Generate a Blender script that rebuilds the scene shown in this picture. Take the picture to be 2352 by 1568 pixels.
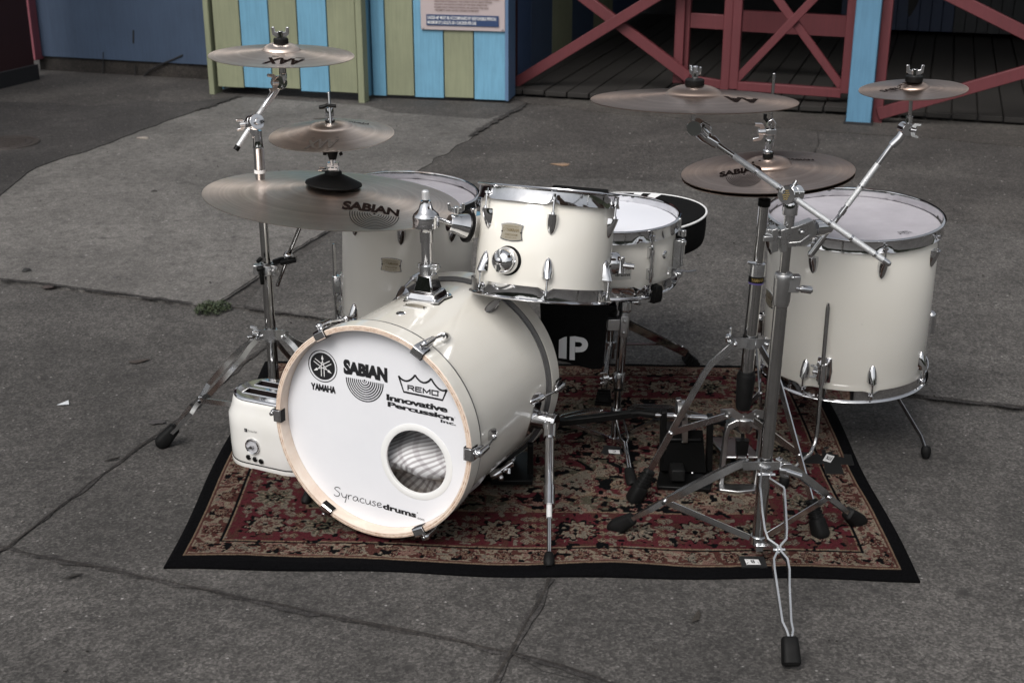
import bpy, bmesh, math, random
import numpy as np
from mathutils import Vector, Matrix

for o in list(bpy.data.objects):
    bpy.data.objects.remove(o)
random.seed(7)
rng = np.random.default_rng(11)
SC = bpy.context.scene
COL = SC.collection
pi = math.pi

# ------------------------------------------------------------------ camera
H = 1.46                                    # eye height
PT = math.radians(20.7)                     # looking down
FPX = 3060.0                                # focal length for a 2352 px wide picture
cam_d = bpy.data.cameras.new("camera")
cam = bpy.data.objects.new("camera", cam_d)
COL.objects.link(cam)
cam.location = (0, 0, H)
cam.rotation_euler = (math.radians(90) - PT, 0, 0)
cam_d.sensor_width = 36
cam_d.lens = FPX / 2352 * 36
cam_d.clip_start = 0.05
cam_d.clip_end = 600
cam_d.dof.use_dof = True
cam_d.dof.focus_distance = 3.0
cam_d.dof.aperture_fstop = 8.0
SC.camera = cam

# ------------------------------------------------------------------ sky and sun
SUN_EL, SUN_AZ = math.radians(50), math.radians(-152)     # azimuth measured from +Y towards +X
w = bpy.data.worlds.new("World")
SC.world = w
w.use_nodes = True
nt = w.node_tree
nt.nodes.clear()
sky = nt.nodes.new("ShaderNodeTexSky")
sky.sky_type = 'NISHITA'
sky.sun_disc = False
sky.sun_elevation = SUN_EL
sky.sun_rotation = SUN_AZ
sky.dust_density = 4.0
sky.air_density = 1.0
hs = nt.nodes.new("ShaderNodeHueSaturation")
hs.inputs['Saturation'].default_value = 0.22               # overcast: almost grey
bg = nt.nodes.new("ShaderNodeBackground")
bg.inputs['Strength'].default_value = 0.085
ow = nt.nodes.new("ShaderNodeOutputWorld")
nt.links.new(sky.outputs[0], hs.inputs['Color'])
nt.links.new(hs.outputs[0], bg.inputs['Color'])
nt.links.new(bg.outputs[0], ow.inputs['Surface'])
sd = bpy.data.lights.new("sun", 'SUN')
sd.energy = 1.15
sd.angle = math.radians(32)
sd.color = (1.0, 0.965, 0.92)
sun = bpy.data.objects.new("sun", sd)
COL.objects.link(sun)
_d = Vector((math.sin(SUN_AZ) * math.cos(SUN_EL), math.cos(SUN_AZ) * math.cos(SUN_EL), math.sin(SUN_EL)))
sun.rotation_euler = _d.to_track_quat('Z', 'Y').to_euler()
SC.view_settings.view_transform = 'Standard'
SC.view_settings.look = 'None'
SC.view_settings.gamma = 1
SC.view_settings.use_curve_mapping = False
SC.view_settings.exposure = 0.82

# ------------------------------------------------------------------ measuring helpers
def V(*a):
    return np.array(a if len(a) > 1 else a[0], float)
_c, _s = math.cos(PT), math.sin(PT)
EYE = V(0, 0, H)
def ray(x, y):
    u = (x - 1176.) / FPX; v = (y - 784.) / FPX
    return V(u, _c - v * _s, -_s - v * _c)
def gr(x, y, z=0.0):
    r = ray(x, y); return EYE + r * ((z - H) / r[2])
def at(x, y, Y):
    r = ray(x, y); return EYE + r * (Y / r[1])
def dp(x, y, d):
    return EYE + ray(x, y) * d
def onplane(x, y, P0, n):
    r = ray(x, y); n = V(n); return EYE + r * (np.dot(V(P0) - EYE, n) / np.dot(r, n))
def nrm(v):
    v = V(v); return v / np.linalg.norm(v)
def frame(axis, hint=(0, 0, 1)):
    z = nrm(axis); h = V(hint)
    if abs(np.dot(z, nrm(h))) > 0.98: h = V(0, 1, 0) if abs(z[1]) < .9 else V(1, 0, 0)
    x = nrm(np.cross(h, z)); y = np.cross(z, x)
    return x, y, z

# ------------------------------------------------------------------ mesh builder
class MB:
    def __init__(s): s.v = []; s.f = []; s.m = []
    def add(s, vs, fs, m=0):
        b = len(s.v)
        s.v.extend([tuple(map(float, p)) for p in vs])
        for f in fs:
            s.f.append(tuple(i + b for i in f)); s.m.append(m)
    def ringloft(s, rings, closed_ring=True, cap0=False, cap1=False, loop=False, m=0):
        n = len(rings[0]); vs = [p for r in rings for p in r]; fs = []
        K = len(rings)
        for k in range(K if loop else K - 1):
            a = k * n; b = ((k + 1) % K) * n
            for i in range(n if closed_ring else n - 1):
                j = (i + 1) % n
                fs.append((a + i, a + j, b + j, b + i))
        if cap0: fs.append(tuple(reversed(range(n))))
        if cap1: fs.append(tuple(range((K - 1) * n, K * n)))
        s.add(vs, fs, m)
    def tube(s, pts, r, n=12, m=0, caps=True):
        pts = [V(p) for p in pts]
        rs = r if isinstance(r, (list, tuple)) else [r] * len(pts)
        t0 = nrm(pts[1] - pts[0]); x, y, z = frame(t0)
        rings = []
        for i, p in enumerate(pts):
            if i == 0: t = pts[1] - pts[0]
            elif i == len(pts) - 1: t = pts[-1] - pts[-2]
            else: t = nrm(pts[i + 1] - p) + nrm(p - pts[i - 1])
            t = nrm(t)
            x = nrm(x - t * np.dot(x, t)); y = np.cross(t, x)
            rings.append([p + rs[i] * (math.cos(a) * x + math.sin(a) * y) for a in np.linspace(0, 2 * pi, n, endpoint=False)])
        s.ringloft(rings, True, caps, caps, m=m)
    def lathe(s, O, axis, prof, n=40, m=0, loop=False, mod=None, hint=(0, 0, 1)):
        x, y, z = frame(axis, hint); O = V(O); rings = []
        angs = np.linspace(0, 2 * pi, n, endpoint=False)
        for k, (r, h) in enumerate(prof):
            ring = []
            for a in angs:
                rr, hh = (r, h) if mod is None else mod(k, r, h, a)
                ring.append(O + z * hh + rr * (math.cos(a) * x + math.sin(a) * y))
            rings.append(ring)
        s.ringloft(rings, True, (not loop) and prof[0][0] > 1e-4 and False, False, loop, m)
    def cyl(s, p0, p1, r0, r1=None, n=20, m=0):
        s.tube([p0, p1], [r0, r0 if r1 is None else r1], n, m)
    def box(s, c, size, X=(1, 0, 0), Y=(0, 1, 0), Z=(0, 0, 1), m=0, taper=1.0):
        c = V(c); X, Y, Z = V(X), V(Y), V(Z); a, b, h = size[0] / 2, size[1] / 2, size[2] / 2
        vs = []
        for k, sz in ((-1, 1.0), (1, taper)):
            for i, j in ((-1, -1), (1, -1), (1, 1), (-1, 1)):
                vs.append(c + X * a * i * sz + Y * b * j * sz + Z * h * k)
        s.add(vs, [(3, 2, 1, 0), (4, 5, 6, 7), (0, 1, 5, 4), (1, 2, 6, 5), (2, 3, 7, 6), (3, 0, 4, 7)], m)
    def beam(s, p0, p1, wd, th, up, m=0):
        p0, p1 = V(p0), V(p1); d = p1 - p0; L = np.linalg.norm(d); d = d / L
        u = V(up); u = nrm(u - d * np.dot(u, d)); q = np.cross(d, u)
        s.box((p0 + p1) / 2, (L, wd, th), d, q, u, m)
    def strip(s, pts, wdir, wd, th, m=0):
        """flat bar bent along pts: wide along wdir"""
        pts = [V(p) for p in pts]; rings = []
        wds = wd if isinstance(wd, (list, tuple)) else [wd] * len(pts)
        for i, p in enumerate(pts):
            t = (pts[min(i + 1, len(pts) - 1)] - pts[max(i - 1, 0)]); t = nrm(t)
            wv = V(wdir); wv = nrm(wv - t * np.dot(wv, t)); nn = np.cross(t, wv)
            a, b = wds[i] / 2, th / 2
            rings.append([p + wv * a + nn * b, p - wv * a + nn * b, p - wv * a - nn * b, p + wv * a - nn * b])
        s.ringloft(rings, True, True, True, m=m)
    def prism(s, poly, O, X, Y, th, m=0, bend=None):
        O, X, Y = V(O), V(X), V(Y); Z = np.cross(X, Y); n = len(poly)
        f = (lambda a, b, h: O + X * a + Y * b + Z * h) if bend is None else bend
        vs = [f(a, b, 0) for a, b in poly] + [f(a, b, th) for a, b in poly]
        fs = [tuple(reversed(range(n))), tuple(range(n, 2 * n))] + [(i, (i + 1) % n, n + (i + 1) % n, n + i) for i in range(n)]
        s.add(vs, fs, m)
    def ball(s, c, r, n=14, m=0, sc=(1, 1, 1), ax=None):
        c = V(c); X, Y, Z = ax if ax is not None else (V(1, 0, 0), V(0, 1, 0), V(0, 0, 1)); rings = []
        for ph in np.linspace(0.02, pi - 0.02, n):
            rings.append([c + r * (math.sin(ph) * math.cos(a) * sc[0] * X + math.sin(ph) * math.sin(a) * sc[1] * Y + math.cos(ph) * sc[2] * Z)
                          for a in np.linspace(0, 2 * pi, n + 4, endpoint=False)])
        s.ringloft(rings, True, True, True, m=m)

WL = {}
def link(o, parent, loc):
    COL.objects.link(o)
    if parent is not None: o.parent = parent
    WL[o.name] = loc
def obj(name, mb, mats, parent=None, bevel=0.0, sharp=38, tag=None, flat=False, loc=None):
    """one mesh object; vertices are given in world space"""
    me = bpy.data.meshes.new(name)
    base = WL.get(parent.name) if parent is not None else loc
    off = V(0, 0, 0) if base is None else V(base)
    vs = np.array(mb.v) - off
    me.from_pydata([tuple(p) for p in vs], [], mb.f)
    if not isinstance(mats, (list, tuple)): mats = [mats]
    for m_ in mats: me.materials.append(m_)
    if len(mats) > 1: me.polygons.foreach_set('material_index', mb.m)
    if not flat:
        me.polygons.foreach_set('use_smooth', [True] * len(me.polygons))
        me.update()
        me.set_sharp_from_angle(angle=math.radians(sharp))
    me.update()
    o = bpy.data.objects.new(name, me)
    link(o, parent, base)
    if parent is None and loc is not None: o.location = loc
    if bevel > 0:
        b = o.modifiers.new('bevel', 'BEVEL'); b.width = bevel; b.segments = 2; b.limit_method = 'ANGLE'; b.angle_limit = math.radians(40)
        b.harden_normals = False
    return o
def tag(o, label=None, cat=None, group=None, kind=None):
    if label: o['label'] = label
    if cat: o['category'] = cat
    if group: o['group'] = group
    if kind: o['kind'] = kind
    return o
def rename(o, n):
    old = WL.get(o.name); o.name = n; WL[o.name] = old
def thing(name, label, cat, loc, group=None):
    o = bpy.data.objects.new(name, None); o.location = tuple(loc); o.empty_display_size = 0.05
    link(o, None, V(loc)); return tag(o, label, cat, group)
def fixnormals(o):
    bm = bmesh.new(); bm.from_mesh(o.data); bmesh.ops.recalc_face_normals(bm, faces=bm.faces); bm.to_mesh(o.data); bm.free()

# ------------------------------------------------------------------ materials
def mat(name, col=(.5, .5, .5), rough=.5, metal=0., **k):
    m = bpy.data.materials.new(name); m.use_nodes = True
    b = m.node_tree.nodes['Principled BSDF']
    b.inputs['Base Color'].default_value = (*col, 1); b.inputs['Roughness'].default_value = rough; b.inputs['Metallic'].default_value = metal
    for kk, vv in k.items(): b.inputs[kk.replace('_', ' ')].default_value = vv
    return m
def nd(m, t, **k):
    n = m.node_tree.nodes.new(t)
    for kk, vv in k.items():
        if hasattr(n, kk): setattr(n, kk, vv)
        else: n.inputs[kk].default_value = vv
    return n
def lk(m, a, b): m.node_tree.links.new(a, b)
def BS(m): return m.node_tree.nodes['Principled BSDF']
def coord(m, kind='Object', scale=(1, 1, 1)):
    t = nd(m, 'ShaderNodeTexCoord'); mp = nd(m, 'ShaderNodeMapping'); mp.inputs['Scale'].default_value = scale
    lk(m, t.outputs[kind], mp.inputs[0]); return mp.outputs[0]
def noise(m, vec, scale, detail=4, rough=.6, dist=0.):
    n = nd(m, 'ShaderNodeTexNoise'); n.inputs['Scale'].default_value = scale; n.inputs['Detail'].default_value = detail
    n.inputs['Roughness'].default_value = rough; n.inputs['Distortion'].default_value = dist; lk(m, vec, n.inputs['Vector']); return n.outputs[0]
def ramp(m, fac, stops):
    r = nd(m, 'ShaderNodeValToRGB'); e = r.color_ramp.elements
    while len(e) < len(stops): e.new(.5)
    for i, (p, c) in enumerate(stops):
        e[i].position = p; e[i].color = (*c, 1) if len(c) == 3 else c
    lk(m, fac, r.inputs[0]); return r.outputs[0]
def mix(m, fac, a, b, mode='MIX'):
    n = nd(m, 'ShaderNodeMix', data_type='RGBA', blend_type=mode)
    for s_, v_ in ((n.inputs[0], fac), (n.inputs[6], a), (n.inputs[7], b)):
        if isinstance(v_, (int, float)): s_.default_value = v_
        elif isinstance(v_, tuple): s_.default_value = (*v_, 1)
        else: lk(m, v_, s_)
    return n.outputs[2]
def bump(m, h, strength=.3, dist=.002):
    b = nd(m, 'ShaderNodeBump'); b.inputs['Strength'].default_value = strength; b.inputs['Distance'].default_value = dist
    lk(m, h, b.inputs['Height']); lk(m, b.outputs[0], BS(m).inputs['Normal'])

def chrome_mat(name, col=(.62, .62, .63), rough=.09, var=.12):
    m = mat(name, col, rough, 1.0); v = coord(m, 'Object')
    f = noise(m, v, 9, 5, .65)
    lk(m, ramp(m, f, [(.35, (rough,) * 3), (.7, (rough + var,) * 3)]), BS(m).inputs['Roughness'])
    g = noise(m, v, 35, 3, .6)
    lk(m, ramp(m, g, [(.3, tuple(.86 * c for c in col)), (.65, col)]), BS(m).inputs['Base Color'])
    return m
M_chrome = chrome_mat('chrome', (.68, .68, .69), .045, .08)
M_tube = chrome_mat('chrome_tube', (.46, .455, .45), .05, .07)
M_steel = chrome_mat('zinc_steel', (.64, .65, .66), .15, .15)
M_knurl = mat('knurled_steel', (.66, .67, .68), .5, .75)
_v = coord(M_knurl, 'Object', (900, 900, 900)); _w = nd(M_knurl, 'ShaderNodeTexVoronoi', Scale=1.0); lk(M_knurl, _v, _w.inputs['Vector']); bump(M_knurl, _w.outputs[0], .6, .0006)
M_cast = chrome_mat('cast_aluminium', (.50, .50, .50), .26, .15)
def rubber_mat(name, c, r):
    m = mat(name, (c, c, c), r); v = coord(m)
    lk(m, ramp(m, noise(m, v, 40, 5), [(.3, (c * .7,) * 3), (.75, (c * 1.7,) * 3)]), BS(m).inputs['Base Color']); bump(m, noise(m, v, 300, 2), .15, .0008)
    return m
M_rubber = rubber_mat('black_rubber', .0045, .6)
M_blackmetal = rubber_mat('black_metal', .0035, .4)
M_blackfab = rubber_mat('black_fabric', .0025, .9)
for _m in (M_rubber, M_blackmetal, M_blackfab): BS(_m).inputs['Specular IOR Level'].default_value = .16
M_ink = mat('black_ink', (.008, .008, .01), .55)
M_cymink = mat('cymbal_ink', (.010, .006, .005), .9)
M_cymink.node_tree.nodes['Principled BSDF'].inputs['Specular IOR Level'].default_value = .05
M_whiteink = mat('white_print', (.7, .7, .7), .6)
M_gold = mat('gold_print', (.45, .33, .12), .4, .6)
M_label = mat('white_label', (.62, .62, .62), .6)

def shell_mat():
    m = mat('ivory_lacquer', (.72, .70, .64), .16); b = BS(m)
    b.inputs['Coat Weight'].default_value = .6; b.inputs['Coat Roughness'].default_value = .05
    v = coord(m)
    f = noise(m, v, 3.2, 3, .5); c1 = ramp(m, f, [(.3, (.745, .715, .645)), (.7, (.785, .762, .705))])
    d = noise(m, v, 60, 6, .7); c2 = mix(m, ramp(m, d, [(.68, (0, 0, 0)), (.74, (1, 1, 1))]), c1, (.62, .59, .53))
    lk(m, c2, b.inputs['Base Color'])
    sv = coord(m, 'Object', (30, 3, 60)); s1 = noise(m, sv, 4, 6, .75)
    lk(m, ramp(m, s1, [(.45, (.12,) * 3), (.75, (.30,) * 3)]), b.inputs['Roughness'])
    bump(m, noise(m, v, 22, 2, .5), .06, .002)
    return m
M_shell = shell_mat()
M_head = mat('smooth_white_head', (.71, .715, .745), .36)
_v = coord(M_head)
lk(M_head, ramp(M_head, noise(M_head, _v, 5, 5, .65), [(.3, (.69, .695, .725)), (.7, (.735, .74, .765))]), BS(M_head).inputs['Base Color'])
lk(M_head, ramp(M_head, noise(M_head, coord(M_head, 'Object', (12, 4, 3)), 6, 6, .75), [(.4, (.30,) * 3), (.7, (.48,) * 3)]), BS(M_head).inputs['Roughness'])
def coated():
    m = mat('coated_drumhead', (.60, .59, .62), .5); v = coord(m)
    f = noise(m, v, 7, 6, .65); f2 = noise(m, coord(m, 'Object', (1, 6, 1)), 22, 5, .7)
    c = ramp(m, f, [(.3, (.34, .32, .345)), (.7, (.45, .43, .46))])
    c = mix(m, ramp(m, f2, [(.5, (0, 0, 0)), (.8, (.35, .35, .35))]), c, (.29, .27, .29))
    lk(m, c, BS(m).inputs['Base Color']); bump(m, noise(m, v, 500, 2), .12, .0005); return m
M_coated = coated()
def wood():
    m = mat('maple_hoop', (.6, .45, .34), .38); v = coord(m, 'Object', (3, 3, 3)); f = noise(m, v, 6, 6, .6, .6)
    lk(m, ramp(m, f, [(.3, (.62, .49, .40)), (.55, (.70, .59, .50)), (.75, (.76, .67, .59))]), BS(m).inputs['Base Color']); BS(m).inputs['Coat Weight'].default_value = .3; return m
M_wood = wood()
M_ply = mat('ply_edge', (.36, .21, .13), .5)
_v = coord(M_ply, 'Object', (40, 40, 40)); lk(M_ply, ramp(M_ply, noise(M_ply, _v, 3, 4), [(.35, (.36, .21, .13)), (.6, (.64, .50, .39))]), BS(M_ply).inputs['Base Color'])

def bronze(name, c0, c1, rough=.30):
    m = mat(name, c0, rough, 1.0); b = BS(m)
    t = nd(m, 'ShaderNodeTexCoord'); sx = nd(m, 'ShaderNodeSeparateXYZ'); lk(m, t.outputs['Object'], sx.inputs[0])
    xx = nd(m, 'ShaderNodeMath', operation='MULTIPLY'); lk(m, sx.outputs[0], xx.inputs[0]); lk(m, sx.outputs[0], xx.inputs[1])
    yy = nd(m, 'ShaderNodeMath', operation='MULTIPLY'); lk(m, sx.outputs[1], yy.inputs[0]); lk(m, sx.outputs[1], yy.inputs[1])
    ad = nd(m, 'ShaderNodeMath', operation='ADD'); lk(m, xx.outputs[0], ad.inputs[0]); lk(m, yy.outputs[0], ad.inputs[1])
    rr = nd(m, 'ShaderNodeMath', operation='SQRT'); lk(m, ad.outputs[0], rr.inputs[0])
    cv = nd(m, 'ShaderNodeCombineXYZ'); lk(m, rr.outputs[0], cv.inputs[0])
    r1 = noise(m, cv.outputs[0], 55, 6, .75)        # lathe rings: radius only
    r2 = noise(m, cv.outputs[0], 420, 3, .7)
    blot = noise(m, t.outputs['Object'], 9, 6, .7, .4)
    col = ramp(m, r1, [(.38, c0), (.62, c1)])
    col = mix(m, ramp(m, blot, [(.35, (0, 0, 0)), (.8, (.45, .45, .45))]), col, tuple(x * .72 for x in c0))
    lk(m, col, b.inputs['Base Color'])
    lk(m, ramp(m, blot, [(.3, (rough,) * 3), (.8, (rough + .16,) * 3)]), b.inputs['Roughness'])
    b.inputs['Anisotropic'].default_value = .75
    tg = nd(m, 'ShaderNodeTangent', direction_type='RADIAL', axis='Z'); lk(m, tg.outputs[0], b.inputs['Tangent'])
    bump(m, r2, .05, .0005)
    return m
M_bronze = bronze('brushed_bronze', (.54, .455, .395), (.76, .66, .585), .30)
M_bronze_dark = bronze('dark_bronze', (.29, .215, .175), (.47, .365, .305), .27)
# ================================================================== GROUND
def ground_mat(name, lo, hi, grit, gritcol, scale=1.0, crack=False, stain=.5, agc=.78):
    m = mat(name, lo, .9); v = coord(m)
    big = noise(m, v, 1.5 * scale, 7, .68, .5)
    mid = noise(m, v, 30 * scale, 7, .74)
    fine = noise(m, v, 150, 5, .75)
    c = ramp(m, big, [(.34, tuple(x * .74 for x in lo)), (.48, lo), (.62, hi)])
    c = mix(m, ramp(m, mid, [(.30, (.55,) * 3), (.5, (1,) * 3), (.72, (1.42,) * 3)]), (0, 0, 0), c, 'MULTIPLY') if False else mix(m, 1.0, c, ramp(m, mid, [(.34, (.56,) * 3), (.46, (.93,) * 3), (.56, (1.04,) * 3), (.68, (1.34,) * 3)]), 'MULTIPLY')
    c = mix(m, 1.0, c, ramp(m, fine, [(.36, (1 - .55 * agc,) * 3), (.5, (.97,) * 3), (.64, (1 + .8 * agc,) * 3)]), 'MULTIPLY')
    vo = nd(m, 'ShaderNodeTexVoronoi', Scale=grit); lk(m, v, vo.inputs['Vector'])
    msk = ramp(m, vo.outputs[0], [(.16, (1, 1, 1)), (.26, (0, 0, 0))])
    sel = ramp(m, vo.outputs[1], [(.80, (0, 0, 0)), (.86, (1, 1, 1))])
    both = mix(m, 1.0, msk, sel, 'MULTIPLY')
    c = mix(m, both, c, gritcol)
    ag = nd(m, 'ShaderNodeTexVoronoi', Scale=150.0); lk(m, v, ag.inputs['Vector']); bw = nd(m, 'ShaderNodeRGBToBW'); lk(m, ag.outputs[1], bw.inputs[0])
    c = mix(m, 1.0, c, ramp(m, bw.outputs[0], [(.25, (1 - .40 * agc,) * 3), (.5, (1 - .04 * agc,) * 3), (.78, (1 + .5 * agc,) * 3)]), 'MULTIPLY')
    dk = noise(m, v, 5.5 * scale, 5, .7); c = mix(m, ramp(m, dk, [(.60, (0, 0, 0)), (.72, (stain,) * 3)]), c, tuple(x * .45 for x in lo))
    # small round dark spots
    vp = nd(m, 'ShaderNodeTexVoronoi', Scale=7.0); lk(m, v, vp.inputs['Vector'])
    sp = mix(m, 1.0, ramp(m, vp.outputs[0], [(.05, (.8, .8, .8)), (.13, (0, 0, 0))]), ramp(m, vp.outputs[1], [(.6, (0, 0, 0)), (.68, (1, 1, 1))]), 'MULTIPLY')
    c = mix(m, sp, c, tuple(x * .4 for x in lo))
    lk(m, c, BS(m).inputs['Base Color'])
    hh = mix(m, .5, mid, fine); bump(m, hh, .55, .006)
    return m
G_rough = ground_mat('rough_concrete', (.0500, .0465, .0437), (.0765, .0712, .0668), 75, (.19, .18, .175))
G_slab = ground_mat('smooth_concrete', (.106, .0995, .0935), (.138, .130, .122), 40, (.24, .23, .22), .8, stain=.2, agc=.45)
G_asph = ground_mat('asphalt_paving', (.046, .0415, .0385), (.068, .062, .057), 45, (.28, .26, .25), 1.0)
G_dark = ground_mat('dark_concrete', (.030, .027, .026), (.046, .042, .040), 60, (.14, .13, .12))
G_joint = ground_mat('joint_dirt', (.018, .015, .013), (.035, .03, .026), 90, (.06, .05, .04))
# kill the very smooth look of the pale slab by keeping its own streaks
def jag(pts, amp=.012, step=.05, seed=1):
    r = random.Random(seed); out = []
    for a, b in zip(pts[:-1], pts[1:]):
        a, b = V(a), V(b); L = np.linalg.norm(b - a); k = max(1, int(L / step)); d = (b - a) / L; q = V(-d[1], d[0], 0)
        for i in range(k):
            out.append(a + (b - a) * (i / k) + q * (r.uniform(-amp, amp) if i else 0))
    out.append(V(pts[-1])); return out
def sheet(name, pts, z, m, th=None):
    mb = MB(); n = len(pts)
    top = [(p[0], p[1], z) for p in pts]; bot = [(p[0], p[1], -.02) for p in pts]
    mb.add(top + bot, [tuple(range(n))] + [(i, n + i, n + (i + 1) % n, (i + 1) % n) for i in range(n)])
    o = obj(name, mb, m, flat=True); fixnormals(o); o['kind'] = 'structure'; return o
mb = MB(); mb.add([(-90, -60, 0), (90, -60, 0), (90, 120, 0), (-90, 120, 0)], [(0, 1, 2, 3)])
o = obj('ground', mb, G_rough, flat=True); o['kind'] = 'structure'

mb = MB(); r_ = random.Random(9); NN = 160; ro = []
for a in range(NN):
    t = 2 * pi * a / NN; ro.append((t, 6.5 + 1.6 * math.sin(5 * t) + 1.2 * math.sin(11 * t + 1) + r_.uniform(-.8, .8)))
mb.ringloft([[V(math.sin(t) * 46, math.cos(t) * 46 + 5, -.1) for t, h in ro], [V(math.sin(t) * 47, math.cos(t) * 47 + 5, h * .6) for t, h in ro], [V(math.sin(t) * 50, math.cos(t) * 50 + 5, h) for t, h in ro], [V(math.sin(t) * 60, math.cos(t) * 60 + 5, h * .8) for t, h in ro]])
tm = mat('dark_ring_green', (.02, .026, .014), .95); lk(tm, ramp(tm, noise(tm, coord(tm), .8, 5), [(.3, (.008, .011, .006)), (.7, (.04, .048, .026))]), BS(tm).inputs['Base Color'])
o = obj('added_dark_ring', mb, tm); fixnormals(o); o['kind'] = 'structure'  # unseen ring, added as a dark horizon band for the chrome to reflect
far = [gr(*p) for p in ((2352, 943), (2171, 924), (2081, 910), (1500, 862), (1100, 800), (725, 737), (545, 708), (444, 704), (258, 680), (114, 660), (0, 648))]
nearline = jag(far, .004, .08, 3)
left_ext = V(-4.5, 5.3, 0); right_ext = V(5.5, 2.1, 0)
# everything beyond the long joint: asphalt, a hand's breadth of paint-thin sheet
sheet('asphalt', [right_ext] + nearline + [left_ext, V(-5.5, 9.5, 0), V(6, 9.5, 0)], .004, G_asph)
# the dark far left patch
dk = jag([gr(0, 455), gr(86, 389), gr(259, 331), gr(378, 284), gr(450, 259), gr(551, 225)], .012, .1, 5)
bl = jag([gr(968, 390), gr(1040, 345), gr(1094, 310), gr(1159, 270), gr(1210, 241)], .02, .09, 8)
lowedge = jag([gr(968, 390), gr(761, 532), gr(682, 578), gr(592, 643), gr(506, 701)], .004, .1, 9)
slab_poly = [V(-4.5, 5.3, 0)] + [V(-3.0, 5.0, 0)] + dk + [gr(700, 236), gr(840, 246), gr(900, 262)] + [gr(1040, 272), gr(1120, 277)] + list(reversed(bl[:-2])) + lowedge + list(jag(list(reversed([gr(0, 648), gr(114, 660), gr(258, 680), gr(444, 704)])), .004, .08, 3))
sheet('concrete_slab', slab_poly, .008, G_slab)
sheet('dark_paving', [V(-5.5, 5.2, 0), V(-3.0, 5.0, 0)] + dk[:-1] + [gr(551, 226), gr(420, 240), gr(330, 236), gr(200, 250), gr(120, 240), V(-5.5, 8.0, 0)], .012, G_dark)
# paler strip of concrete between slab and building, tan band before the deck
sheet('paving_band', jag([gr(1215, 241), gr(1400, 262), gr(1800, 296), gr(2352, 340)], .03, .12, 2) + [V(4.5, 6.0, 0), V(4.5, 7.5, 0), gr(1166, 222)], .008,
      ground_mat('tan_concrete', (.042, .037, .033), (.062, .056, .050), 60, (.2, .18, .16)))
mc = ground_mat('mid_concrete', (.064, .0595, .0557), (.091, .0848, .0795), 60, (.2, .19, .18))
sheet('concrete_patch', jag([gr(1010, 420), gr(1300, 412), gr(1650, 428), gr(1950, 470), gr(2352, 540)], .03, .08, 12) + [V(5.5, 3.2, 0)] + [right_ext] + jag([gr(2352, 941), gr(2171, 922), gr(2081, 908), gr(1500, 860), gr(1100, 798), gr(725, 735), gr(560, 712)], .004, .1, 13) + [gr(610, 652), gr(700, 590), gr(770, 540), gr(975, 400)], .008, mc)

def joint(name, px, wd, seed, z):
    pts = jag([gr(*p) for p in px], .0035, .05, seed); r = random.Random(seed); mb = MB(); wd *= .6; L = []; R = []
    for i, p in enumerate(pts):
        a = pts[max(i - 1, 0)]; b = pts[min(i + 1, len(pts) - 1)]; d = nrm(b - a); q = V(-d[1], d[0], 0); k = wd * r.choice([.35, .5, .6, .8, 1.0, 1.5]) / 2
        L.append(p + q * k); R.append(p - q * k)
    n = len(L); vs = [(p[0], p[1], z) for p in L + R]
    mb.add(vs, [(i, n + i, n + i + 1, i + 1) for i in range(n - 1)]); o = obj(name, mb, G_joint, flat=True); fixnormals(o); o['kind'] = 'structure'
    return o
_joint = joint
def joint(name, px, wd, seed, z):
    if name == 'paving_joint':
        pts = jag([gr(*p) for p in px], .004, .03, seed + 100); r = random.Random(seed + 7); mb = MB(); A_, B_ = [], []
        for i, p in enumerate(pts):
            a = pts[max(i - 1, 0)]; b = pts[min(i + 1, len(pts) - 1)]; d = nrm(b - a); q = V(-d[1], d[0], 0); A_.append(p + q * wd * r.choice([.3, .5, .7, .9, 1.3])); B_.append(p - q * wd * r.choice([.3, .5, .7, .9, 1.3]))
        n = len(A_); mb.add([(p[0], p[1], z - .0012) for p in A_ + B_], [(i, n + i, n + i + 1, i + 1) for i in range(n - 1)]); o = obj('worn_joint_edge', mb, G_dark, flat=True); fixnormals(o); o['kind'] = 'structure'
    return _joint(name, px, wd, seed, z)
joint('paving_joint', [(0, 649), (114, 661), (258, 681), (444, 705)], .010, 21, .016)
joint('paving_joint', [(560, 712), (599, 719), (725, 737), (900, 770)], .009, 22, .014)
joint('paving_joint', [(1900, 890), (2081, 911), (2171, 925), (2352, 944), (2500, 958)], .012, 23, .014)
joint('paving_joint', [(22, 1254), (86, 1206), (234, 1092), (310, 1035), (450, 936), (570, 828), (660, 762)], .008, 24, .004)
joint('paving_joint', [(-60, 1258), (22, 1258), (58, 1271), (180, 1296), (432, 1348), (594, 1382), (847, 1434), (1000, 1462), (1170, 1500), (1290, 1530), (1420, 1578)], .011, 25, .004)
joint('paving_joint', [(1262, 1330), (1235, 1390), (1178, 1492), (1150, 1540), (1120, 1600)], .010, 26, .005)
joint('paving_joint', [(-60, 1300), (22, 1256)], .012, 27, .005)
joint('paving_joint', [(506, 701), (592, 643), (682, 578), (761, 532)], .005, 28, .016)
joint('paving_joint', [(1210, 241), (1159, 270), (1120, 292), (1080, 318)], .022, 29, .014)
joint('paving_joint', [(551, 225), (500, 243), (450, 259)], .02, 30, .016)
joint('crack', [(1875, 300), (1880, 330), (1862, 372)], .007, 33, .014)
joint('crack', [(560, 738), (600, 752), (640, 775)], .004, 34, .004)
joint('crack', [(1170, 1500), (1250, 1545), (1360, 1570)], .004, 35, .004)

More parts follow.
